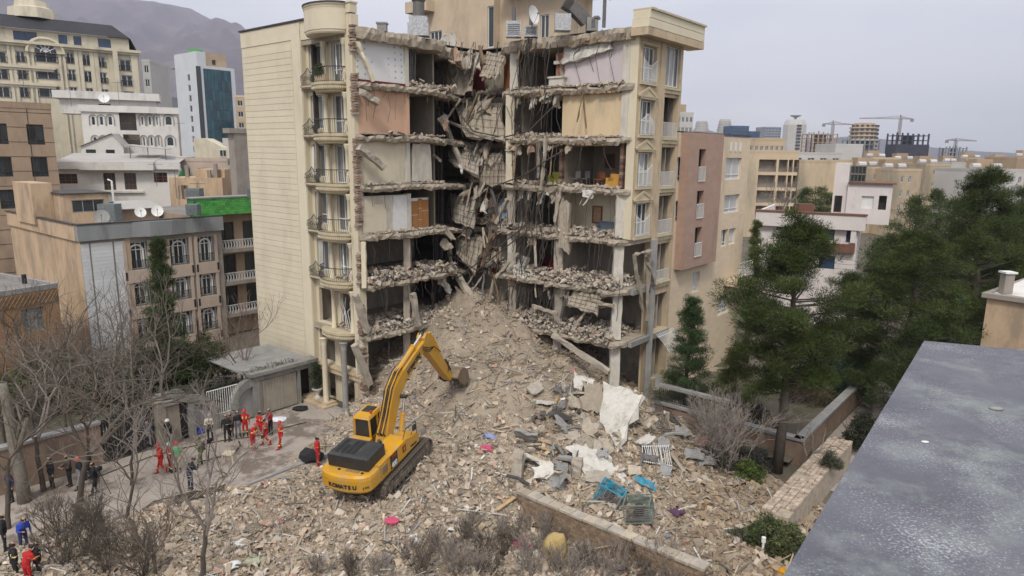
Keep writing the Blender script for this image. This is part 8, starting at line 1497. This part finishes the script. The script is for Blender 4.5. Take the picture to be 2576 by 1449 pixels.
picture(1503, 540, -1.69, 3, .8, 1.2, 'framed warm toned painting on the pale wall of the third floor room', 'canvas_warm'); picture(1428, 532, -1.69, 3, .45, .6, 'small turquoise picture on the pale wall beside the torn column', 'canvas_teal'); picture(1535, 405, -3.98, 4, .8, 1.0, 'dark framed picture on the back wall of the dim open room', 'canvas_dark'); picture(1455, 400, -3.98, 4, .7, .9, 'second dark picture deep in the dim open room', 'canvas_dark')
# ---------------------------------------------------------------- trees and shrubs
mat('bark', (.115, .095, .075), (.075, .062, .05), 5, .95, .4, 20); mat('bark_pale', (.24, .215, .175), (.16, .14, .115), 5, .95, .3, 20); mat('twig', (.17, .14, .11), (.11, .09, .072), 2, .95); mat('twig_red', (.24, .175, .15), (.17, .12, .105), 2, .95); mat('twig_grey', (.30, .255, .22), (.20, .17, .145), 2, .95)
mat('leaf', (1, 1, 1), None, rough=.7, attr='Col', spec=.3)
class TB:      # many tapered three- or four-sided twigs at once
    def __init__(s): s.v = []; s.q = []; s.n = 0
    def seg(s, a, b, ra, rb, k=3):
        d = b-a; x = d.orthogonal().normalized(); y = d.normalized().cross(x)
        for p, r_ in ((a, ra), (b, rb)):
            for i in range(k): t = 2*PI*i/k; s.v.append((p.x+(x.x*math.cos(t)+y.x*math.sin(t))*r_, p.y+(x.y*math.cos(t)+y.y*math.sin(t))*r_, p.z+(x.z*math.cos(t)+y.z*math.sin(t))*r_))
        for i in range(k): j = (i+1) % k; s.q.append((s.n+i, s.n+j, s.n+k+j, s.n+k+i))
        s.n += 2*k
def grow(tb, p, d, L_, r_, lev, R, up=.12, wob=.25, kids=(2, 3), shrink=(.62, .82), spread=(.35, .85), minr=.006, seg=3):
    a = p; dd = d.copy(); n = seg if lev > 1 else 2
    for i in range(n):
        dd = (dd+Vector((R.uniform(-wob, wob), R.uniform(-wob, wob), R.uniform(-wob, wob)+up))).normalized(); b = a+dd*(L_/n); r2 = r_*(1-.32*(i+1)/n); tb.seg(a, b, max(minr, r_*(1-.32*i/n)), max(minr, r2), 5 if r_ > .05 else 3)
        if lev > 0 and i < n-1 and R.random() < (.75 if lev <= 2 else .45):
            s_ = Vector((R.uniform(-1, 1), R.uniform(-1, 1), R.uniform(-.5, .8))).normalized(); grow(tb, b, (dd*.6+s_*R.uniform(*spread)*1.3).normalized(), L_*R.uniform(.4, .65), r2*.55, lev-1, R, up, wob, kids, shrink, spread, minr, seg)
        a = b
    if lev > 0:
        for i in range(R.randint(*kids)):
            s_ = Vector((R.uniform(-1, 1), R.uniform(-1, 1), R.uniform(-.4, .7))).normalized(); grow(tb, a, (dd+s_*R.uniform(*spread)).normalized(), L_*R.uniform(*shrink), r_*.62, lev-1, R, up, wob, kids, shrink, spread, minr, seg)
def bare_tree(base, H, r_, seed, label, lean=(0, 0), lev=5, up=.1, m='twig', mt='bark', spread=(.35, .85), name='bare_tree', trunk=.38, limbs=3, wob=.25, minr=.007):
    R = random.Random(seed); o = thing(name, label, 'tree', base); tb = TB(); base = Vector(base); top = base+Vector((lean[0]*H*trunk, lean[1]*H*trunk, H*trunk)); n = 5; a = base-Vector((0, 0, .15))
    for i in range(n): b = base.lerp(top, (i+1)/n)+Vector((R.uniform(-.05, .05), R.uniform(-.05, .05), 0)); tb.seg(a, b, r_*(1.15 if i == 0 else 1-.3*i/n), r_*(1-.3*(i+1)/n), 8); a = b
    fast_mesh('trunk', tb.v, tb.q, mats=(mt,), parent=o, smooth=True); tb = TB()
    for i in range(limbs):
        t = 2*PI*i/limbs+R.uniform(-.5, .5); s_ = Vector((math.cos(t), math.sin(t), .9)); d = (s_*.8+Vector((lean[0], lean[1], .5))).normalized(); grow(tb, a-Vector((0, 0, R.uniform(0, H*.06))), d, H*.30, r_*.6, lev-1, R, up, wob, (2, 2), (.62, .85), spread, minr)
    fast_mesh('branches', tb.v, tb.q, mats=(m,), parent=o); return o
def stool_shrub(base, H, W_, seed, label, m='twig_grey', stems=16, lev=3, minr=.006, name='bare_shrub', group=None):
    R = random.Random(seed); o = thing(name, label, 'shrub', base, group); base = Vector(base)
    for half in range(2):
        tb = TB()
        for i in range(stems//2):
            t = R.uniform(0, 2*PI); q = R.uniform(.1, 1); d = Vector((math.cos(t)*q*W_/H, math.sin(t)*q*W_/H, 1)).normalized(); grow(tb, base+Vector((math.cos(t)*.15*W_*q, math.sin(t)*.15*W_*q, -.1)), d, H*R.uniform(.35, .55), .03, lev, R, .04, .22, (2, 3), (.5, .75), (.3, .7), minr, 3)
        fast_mesh('stem' if half == 0 else 'twigs', tb.v, tb.q, mats=(m,), parent=o, kind='stuff')
    return o
def P0(x, y, z=0): return atz(x, y, z)
bare_tree(P0(248, 1165), 8.5, .15, 3, 'forked bare tree with wide crooked branches at the black gate', (.0, .0), 6, .02, 'twig', spread=(.5, 1.1), minr=.007); bare_tree(P0(413, 1112), 8.0, .10, 5, 'slender pale bare tree rising before the grey parapet house', (.05, 0), 5, .2, 'twig_grey', 'bark_pale', (.25, .55), trunk=.55); bare_tree(P0(196, 1300), 8.6, .16, 8, 'bare street tree whose branches sweep over the street', (.18, .1), 6, -.02, 'twig', spread=(.5, 1.1), limbs=4, minr=.007); bare_tree(P0(110, 1235), 7.5, .13, 12, 'crooked bare tree beside the pale cut trunk', (-.1, .1), 5, .02, 'twig_grey', spread=(.5, 1.0)); bare_tree(P0(505, 1500), 7.2, .12, 14, 'thin bare tree leaning out of the front of the heap', (.12, .05), 5, .1, 'twig_grey', 'bark', (.35, .8), trunk=.4); bare_tree(P0(400, 1490), 4.5, .08, 15, 'low bare sapling with a broken top on the heap', (-.08, 0), 4, .1, 'twig', 'bark')
bare_tree(P0(20, 1330), 8.0, .12, 21, 'bare tree standing over the people in blue and black', (.05, .1), 5, .0, spread=(.5, 1.0)); bare_tree(P0(310, 1330), 6.0, .09, 23, 'young bare tree at the street edge above the fallen railings', (.25, .15), 5, .02, 'twig_grey', spread=(.5, 1.0)); bare_tree(P0(612, 1010, 0), 6.6, .10, 27, 'reddish bare tree against the blank cream wall', (.03, 0), 5, .12, 'twig_red', 'bark', (.4, .9)); bare_tree(P0(560, 1000, 0), 5.2, .08, 29, 'small reddish bare tree before the green tiled house', (-.1, .0), 5, .1, 'twig_red', 'bark', (.4, .9))
bare_tree(P0(150, 1040), 7.5, .14, 31, 'bare garden tree before the apricot side wall', (0, 0), 5, .08, 'twig', spread=(.45, .95)); bare_tree(P0(60, 1020), 7.0, .14, 33, 'tangled bare tree before the orange brick house', (.05, 0), 5, .06, 'twig', spread=(.5, 1.0)); bare_tree(P0(320, 1040), 7.5, .12, 35, 'bare tree before the white tiled flank', (.02, 0), 5, .12, 'twig_grey', 'bark_pale', (.4, .8)); bare_tree(P0(215, 1060), 6.5, .12, 37, 'dense bare tree behind the boundary wall', (0, 0), 5, .04, 'twig', spread=(.5, 1.0))
for i, (x, y, h, m_, lb) in enumerate(((280, 1080, 6.5, 'twig', 'fine twigged dark tree left of the stone pier'), (170, 1120, 6.0, 'twig', 'dark fine twigged tree by the boundary wall'), (90, 1140, 7.0, 'twig_grey', 'grey twiggy tree over the boundary wall'), (370, 1060, 5.5, 'twig', 'thin dark tree between stone pier and cedar'), (15, 1160, 7.0, 'twig', 'dark bare tree beside the orange house garden'), (330, 1220, 5.5, 'twig_grey', 'leaning fine tree whose twigs reach over the street'))): bare_tree(P0(x, y), h, .09, 140+i, lb, (.1 if x > 200 else 0, .05), 6 if i % 2 else 5, .04, m_, 'bark', (.45, 1.0), minr=.006)
p = P0(62, 1262); R9 = random.Random(2); o = thing('pollarded_tree', 'thick pale trunk of a cut back street tree', 'tree', p); mb = MB(); mb.tube([p-Vector((0, 0, .2)), p+Vector((0, 0, 1.5)), p+Vector((-.15, 0, 3.2)), p+Vector((-.3, .1, 5.4)), p+Vector((-.42, .1, 6.2))], [.33, .27, .25, .22, .2], 12); mb.build('trunk', 'bark_pale', o, smooth=True); mb = MB(); mb.tube([p+Vector((-.1, 0, 2.6)), p+Vector((.5, -.2, 3.6)), p+Vector((.9, -.3, 4.6))], [.16, .12, .08], 8); mb.build('limb', 'bark_pale', o, smooth=True)
p = P0(1832, 1192); stool_shrub(p, 4.6, 3.0, 41, 'large grey dusty bare shrub under the main pine', 'twig_grey', 18, 4, .009); stool_shrub(P0(1770, 1120), 3.4, 2.0, 43, 'grey bare shrub by the garden wall fence', 'twig_grey', 16, 3, .009); bare_tree(aty(1945, 600, 105)-Vector((0, 0, 1.5)), 9.5, .2, 45, 'pale bare tree before the stacked balconies', (0, 0), 5, .1, 'twig_grey', 'bark_pale', minr=.02); bare_tree(P0(2015, 1195), 3.2, .09, 47, 'broken white branched sapling at the garden wall corner', (.2, -.1), 3, -.05, 'bark_pale', 'bark_pale', (.6, 1.2))
SH = [(1060, 1440), (1130, 1415), (1200, 1440), (1270, 1400), (1330, 1450), (1400, 1440), (1460, 1425), (1520, 1455), (1580, 1445), (1640, 1460), (1250, 1350), (1310, 1340), (1165, 1360), (1700, 1475), (960, 1450), (1400, 1395), (1480, 1415), (1090, 1380), (1220, 1390), (1340, 1400), (1150, 1445), (1240, 1449), (1430, 1455), (1550, 1430), (1610, 1425), (1030, 1400), (1370, 1360), (1290, 1365), (1190, 1330), (1670, 1440), (880, 1449), (800, 1440)]
for i, (x, y) in enumerate(SH): q = hit(x, y, 0); stool_shrub(q, rr(.8, 1.35), rr(.9, 1.5), 60+i, 'leafless grey brown shrub growing at the front of the heap', 'twig_grey' if i % 3 else 'twig', 13, 3, .005, group='bare shrubs before the brick wall')
for i, (x, y) in enumerate(((215, 1400), (270, 1440), (170, 1420), (330, 1400), (240, 1340), (360, 1449), (150, 1350))): q = hit(x, y, 0); stool_shrub(q, rr(1.6, 2.4), rr(1.2, 1.8), 90+i, 'twiggy olive brown shrub beside the street trees', 'twig', 14, 3, .006, group='shrubs beside the street trees')
for i, (x, y) in enumerate(((60, 960), (120, 985), (180, 1000), (30, 1010), (240, 1010), (290, 1000), (100, 1060), (30, 1090))): stool_shrub(P0(x, y), rr(2.4, 3.6), rr(1.6, 2.4), 110+i, 'tangled bare garden shrub behind the street wall', 'twig' if i % 2 else 'twig_grey', 18, 3, .009, group='bare shrubs behind the street wall')
# --- foliage: thousands of small needle or leaf blades gathered in clumps
def blades(C, rad, n, L_, w, col, up=.3, sq=.75, rng=RG, shellf=.35):
    """C (k,3) clump centres, rad (k,), n blades each: thin triangles pointing outwards; colour per clump"""
    k = len(C); T = np.repeat(np.arange(k), n); N_ = k*n; d = rng.normal(size=(N_, 3)); d /= np.linalg.norm(d, axis=1)[:, None]; q = rng.random(N_)**shellf
    P = C[T]+d*rad[T][:, None]*q[:, None]*np.array([1, 1, sq]); o = d+rng.normal(0, .45, (N_, 3)); o[:, 2] += up; o /= np.linalg.norm(o, axis=1)[:, None]; s = np.cross(o, rng.normal(size=(N_, 3))); s /= np.linalg.norm(s, axis=1)[:, None]+1e-9
    ln = L_*rng.uniform(.6, 1.3, N_)[:, None]; wd = w*rng.uniform(.6, 1.3, N_)[:, None]; V = np.stack([P-s*wd, P+s*wd, P+o*ln], 1).reshape(-1, 3); F_ = np.arange(N_*3).reshape(-1, 3)
    c = col[T]*rng.uniform(.8, 1.25, (N_, 1)); return V, F_, np.repeat(c, 3, 0)
def clump_cols(k, base, var=.3):
    c = np.array(base)[None]*RG.uniform(1-var, 1+var, (k, 1))*RG.uniform(.9, 1.1, (k, 3)); return c
def pine(base, H, R_, label, seed, crown0=.3, shape='round', nb=90, per=5, n=70, L_=.26, w=.028, rad=.5, col=(.046, .064, .013), name='pine_tree', tr=None, droop=0, cat='tree'):
    R = random.Random(seed); base = Vector(base); o = thing(name, label, cat, base); mb = MB(); tr = tr or H*.018; mb.tube([base+Vector((R.uniform(-.02, .02)*H*q, R.uniform(-.02, .02)*H*q, H*q*.96-(.2 if q == 0 else 0))) for q in (0, .25, .5, .75, 1)], [tr*1.2, tr, tr*.75, tr*.45, tr*.12], 9); mb.build('trunk', 'bark', o, smooth=True)
    tb = TB(); C = []; rd = []
    for i in range(nb):
        h = crown0+(1-crown0)*((i+R.random())/nb); 
        f = {'round': math.sin(PI*min(1, max(.0, (h-crown0)/(1-crown0)*.86+.14)))**.65, 'cone': (1-(h-crown0)/(1-crown0))**.8+.06, 'wide': min(1, (1-(h-crown0)/(1-crown0))*1.6+.1)**.8}[shape]
        t = R.uniform(0, 2*PI); L2 = R_*f*R.uniform(.55, 1.12); a = base+Vector((0, 0, H*h-L2*.25*(1-droop))); e = a+Vector((math.cos(t)*L2, math.sin(t)*L2, L2*(.28-droop)+R.uniform(-.3, .3))); m_ = a.lerp(e, .55)+Vector((0, 0, -.06*L2)); tb.seg(a, m_, max(.015, tr*.28*f), max(.012, tr*.16), 4); tb.seg(m_, e, max(.012, tr*.16), .01, 3)
        for j in range(per): q = R.uniform(.45, 1.08); pt = a.lerp(e, q)+Vector((R.uniform(-.6, .6), R.uniform(-.6, .6), R.uniform(-.25, .35)))*rad*1.1; C.append(tuple(pt)); rd.append(rad*R.uniform(.7, 1.3)*(.8+.3*f))
    fast_mesh('limbs', tb.v, tb.q, mats=('bark',), parent=o); C = np.array(C); rd = np.array(rd); V, F_, c = blades(C, rd*.9, int(n*1.2), L_*.72, w*.52, clump_cols(len(C), col, .5), .55, .6, shellf=.45); fast_mesh('crown', V, F_, c, mats=('leaf',), parent=o); return o
pine(P0(1955, 1186), 14.2, 3.5, 'tall dark pine with a bare torn trunk in the walled garden', 1, .36, 'round', 120, 7, 105, .28, .03, .58)
def gp(x, Y): q = aty(x, 700, Y); return Vector((q.x, q.y, 0))
pine(gp(2300, 45), 12.6, 4.6, 'broad dark pine beyond the garden lane', 2, .16, 'round', 130, 7, 100, .3, .032, .66); pine(gp(2455, 52), 16.6, 4.6, 'highest pine with a pointed tip behind the lane', 3, .2, 'wide', 130, 7, 95, .32, .034, .70); pine(gp(2580, 55), 14.4, 5.0, 'dense pine filling the right edge above the beige house', 4, .15, 'round', 110, 7, 90, .34, .036, .74); pine(gp(2150, 50), 9.0, 3.0, 'lower bluish pine between the main pine and the broad one', 5, .1, 'round', 90, 7, 85, .28, .03, .58, col=(.046, .066, .022)); pine(gp(2380, 38), 8.8, 3.0, 'small dark pine just past the roof ledge', 6, .1, 'round', 80, 7, 85, .26, .028, .52, col=(.042, .06, .015)); pine(gp(2500, 70), 13.0, 5, 'pine crown behind the highest pine', 7, .2, 'round', 80, 6, 60, .4, .045, .8)
pine(gp(1745, 43.5), 8.3, 1.9, 'young conical conifer inside the garden fence', 8, .1, 'cone', 110, 5, 75, .22, .026, .42, col=(.045, .075, .026)); pine(gp(1893, 57), 12.3, 1.0, 'slim cypress rising beside the travertine house', 9, .2, 'cone', 90, 5, 60, .2, .026, .32, col=(.075, .10, .025), name='cypress_tree'); pine(gp(1870, 42), 5.6, 1.8, 'drooping yellow green cedar behind the main trunk', 10, .25, 'cone', 60, 5, 60, .24, .026, .4, col=(.09, .105, .025), droop=.4)
for i, (x, Y, h, r_, lb) in enumerate(((2045, 118, 12.0, 4, 'dark round tree left of the white villa tower'), (2010, 125, 11.5, 3.5, 'bushy tree beside the stacked balconies'), (2285, 95, 12.0, 4, 'dark tree clump right of the white villa'), (2340, 105, 12.6, 4.5, 'round tree crown behind the broad pine'), (2240, 80, 8.5, 3.5, 'green tree beside the villa wall'), (2395, 90, 11.6, 4, 'tree crown behind the highest pine flank'), (2540, 95, 13.5, 5, 'dark tree mass beyond the right edge pine'))): pine(gp(x, Y), h, r_, lb, 20+i, .15, 'round', 55, 5, 45, .5, .07, .9, name='tree', col=(.048, .07, .014))
pine(P0(432, 1010), 11.6, 1.7, 'tall narrow dark cedar in front of the arched windows', 30, .12, 'cone', 130, 5, 70, .24, .026, .42, col=(.05, .072, .022), droop=.25, name='cedar_tree')
def bush(base, H, W_, label, seed, col=(.06, .085, .03), k=70, n=90, L_=.16, w=.03, rad=.32, cat='shrub', name='evergreen_shrub'):
    R = random.Random(seed); base = Vector(base); o = thing(name, label, cat, base); C = []
    for i in range(k): t = R.uniform(0, 2*PI); q = R.random()**.5; z = R.random(); C.append((base.x+math.cos(t)*q*W_*(1-.35*z), base.y+math.sin(t)*q*W_*(1-.35*z), base.z+.15+z*H*(1-.45*q*q)))
    C = np.array(C); V, F_, c = blades(C, np.full(k, rad)*RG.uniform(.7, 1.3, k), n, L_, w, clump_cols(k, col, .4), .15, .85); fast_mesh('leaves', V, F_, c, mats=('leaf',), parent=o); tb = TB()
    for i in range(10): grow(tb, base, Vector((R.uniform(-1, 1), R.uniform(-1, 1), 1.2)).normalized(), H*.5, .03, 1, R)
    fast_mesh('stems', tb.v, tb.q, mats=('bark',), parent=o); return o
for i, (x, y, h, w_, lb, cl) in enumerate(((370, 1010, 4.8, 2.0, 'dark evergreen shrub at the foot of the white tiled flank', (.04, .06, .022)), (470, 1005, 5.2, 2.2, 'dense evergreen beneath the tall cedar', (.045, .068, .02)), (530, 995, 4.6, 2.0, 'rounded evergreen before the arched windows', (.055, .07, .024)), (405, 1000, 3.6, 1.8, 'low evergreen left of the tall cedar', (.04, .062, .024)), (100, 1000, 3.0, 2.0, 'yellow green leafing shrub before the orange house', (.10, .12, .03)), (165, 990, 3.2, 1.6, 'fresh green shrub before the apricot wall', (.11, .13, .035)), (30, 1040, 2.8, 2.0, 'greenish creeper mass by the orange house', (.09, .105, .03)), (230, 1020, 2.4, 1.4, 'small olive shrub behind the boundary wall', (.08, .09, .03)))): bush(P0(x, y), h, w_, lb, 200+i, cl, 110, 90, .2, .035, .4)
bush(P0(1945, 1400, 1.0), 1.6, 1.5, 'leafy ivy mound hanging over the wall below the roof ledge', 220, (.075, .09, .035), 120, 110, .14, .03, .26); bush(hit(1885, 1205), .8, .9, 'small bright green shrub surviving at the edge of the rubble', 221, (.09, .125, .03), 40, 90, .13, .025, .2); bush(hit(1800, 1170), 1.1, 1.0, 'grey dusted shrub beneath the garden wall', 222, (.10, .095, .075), 50, 90, .12, .025, .24); bush(P0(1890, 1180), 1.3, 1.3, 'dark dusted hedge clump beside the main pine trunk', 223, (.05, .05, .04), 60, 90, .12, .025, .26); bush(P0(2090, 1175, 1.5), .7, .5, 'ragged plant growing out of the tan brick wall', 224, (.07, .075, .045), 30, 80, .12, .022, .16); bush(P0(2165, 1130), 2.4, 1.0, 'dark shrub in the lane beside the ledge', 225, (.035, .042, .022), 70, 90, .15, .03, .3); bush(P0(1850, 1420, .4), 1.3, 1.3, 'grey green shrub at the end of the brick retaining wall', 226, (.085, .09, .06), 70, 90, .12, .025, .25)
bush(P0(2120, 1000, .4), 2.6, 2.2, 'bluish low pine branch mass over the garden wall', 227, (.05, .075, .045), 110, 90, .2, .03, .42); bush(P0(2030, 1010, .4), 1.6, 2.0, 'brown undergrowth behind the main pine trunk', 228, (.085, .07, .04), 80, 80, .15, .028, .35); bush(P0(1880, 1080, .4), 1.8, 1.8, 'dusty hedge inside the garden wall corner', 229, (.07, .068, .05), 80, 90, .14, .026, .3)
# potted tree at the entrance
p = F1.pt(8.75, .29, .75); o = thing('potted_tree', 'clipped dark potted tree in a stone urn beside the entrance column', 'plant', p); mb = MB(); mb.lathe(p, [(.28, 0), (.28, .08), (.12, .16), (.12, .3), (.34, .62), (.4, .66), (.36, .7), (.01, .68)], 14); mb.build('urn', 'rubble_white', o, smooth=True); mb = MB(); mb.tube([p+Vector((0, 0, .6)), p+Vector((0, 0, 1.2))], .05, 6); mb.build('stem', 'bark', o)
C = np.array([(p.x+.5*math.cos(t)*q*(1-abs(h-.45)), p.y+.5*math.sin(t)*q*(1-abs(h-.45)), p.z+.85+h*1.5) for t, q, h in zip(RG.uniform(0, 6.28, 40), RG.random(40)**.5, RG.random(40))]); V, F_, c = blades(C, np.full(40, .2), 90, .1, .022, clump_cols(40, (.03, .045, .018)), .1, 1); fast_mesh('crown', V, F_, c, mats=('leaf',), parent=o)
q = F1.pt(BC, ZK[6]+.02, .6); o = thing('balcony_plant', 'green trailing plant on the top curved balcony', 'plant', q); C = np.array([tuple(F1.pt(BC-.5+.9*a, ZK[6]+.5+.5*b, .72)) for a, b in zip(RG.random(14), RG.random(14))]); V, F_, c = blades(C, np.full(14, .2), 80, .13, .022, clump_cols(14, (.07, .085, .03)), .1, .8); fast_mesh('leaves', V, F_, c, mats=('leaf',), parent=o); mb = MB(); F1.box(mb, BC-.6, BC+.5, ZK[6]+.02, ZK[6]+.45, .55, .78); mb.build('planter', 'stucco_tan', o)
# fallen railings and ladder on the street edge, left
for k, (x0, y0, x1, y1) in enumerate(((355, 1290, 470, 1262), (420, 1280, 540, 1248))):
    a, b = hit(x0, y0, .1), hit(x1, y1, .1); o = thing('bar_grille', ('rusty bar grille lying flat at the street edge under the trees', 'second flat bar grille lying beside the rusty one')[k], 'grille', a); n = 14
    for i in range(n): q = a.lerp(b, i/(n-1)); mb = MB(); mb.tube([q, q+Vector((.25, .7, .12))], .022, 4); mb.build('bar', 'bark', o)
    for f in (.0, 1): mb = MB(); mb.tube([a+Vector((.25, .7, .12))*f, b+Vector((.25, .7, .12))*f], .028, 4); mb.build('rail', 'bark', o)

# ---------------------------------------------------------------- the hazy air over the city
hz = bpy.data.materials.new('haze'); hz.use_nodes = True; nt = hz.node_tree; nt.nodes.clear(); ho_ = nt.nodes.new('ShaderNodeOutputMaterial'); pv = nt.nodes.new('ShaderNodeVolumePrincipled')
pv.inputs['Density'].default_value = 1.9e-4; pv.inputs['Color'].default_value = (.79, .81, .98, 1); pv.inputs['Anisotropy'].default_value = .2; nt.links.new(pv.outputs[0], ho_.inputs['Volume']); MAT['haze'] = hz
mb = MB(); mb.box(-7000, 7000, -7000, 7000, -8, 1250); mb.build('haze', 'haze', kind='stuff', origin=(0, 0, 0))
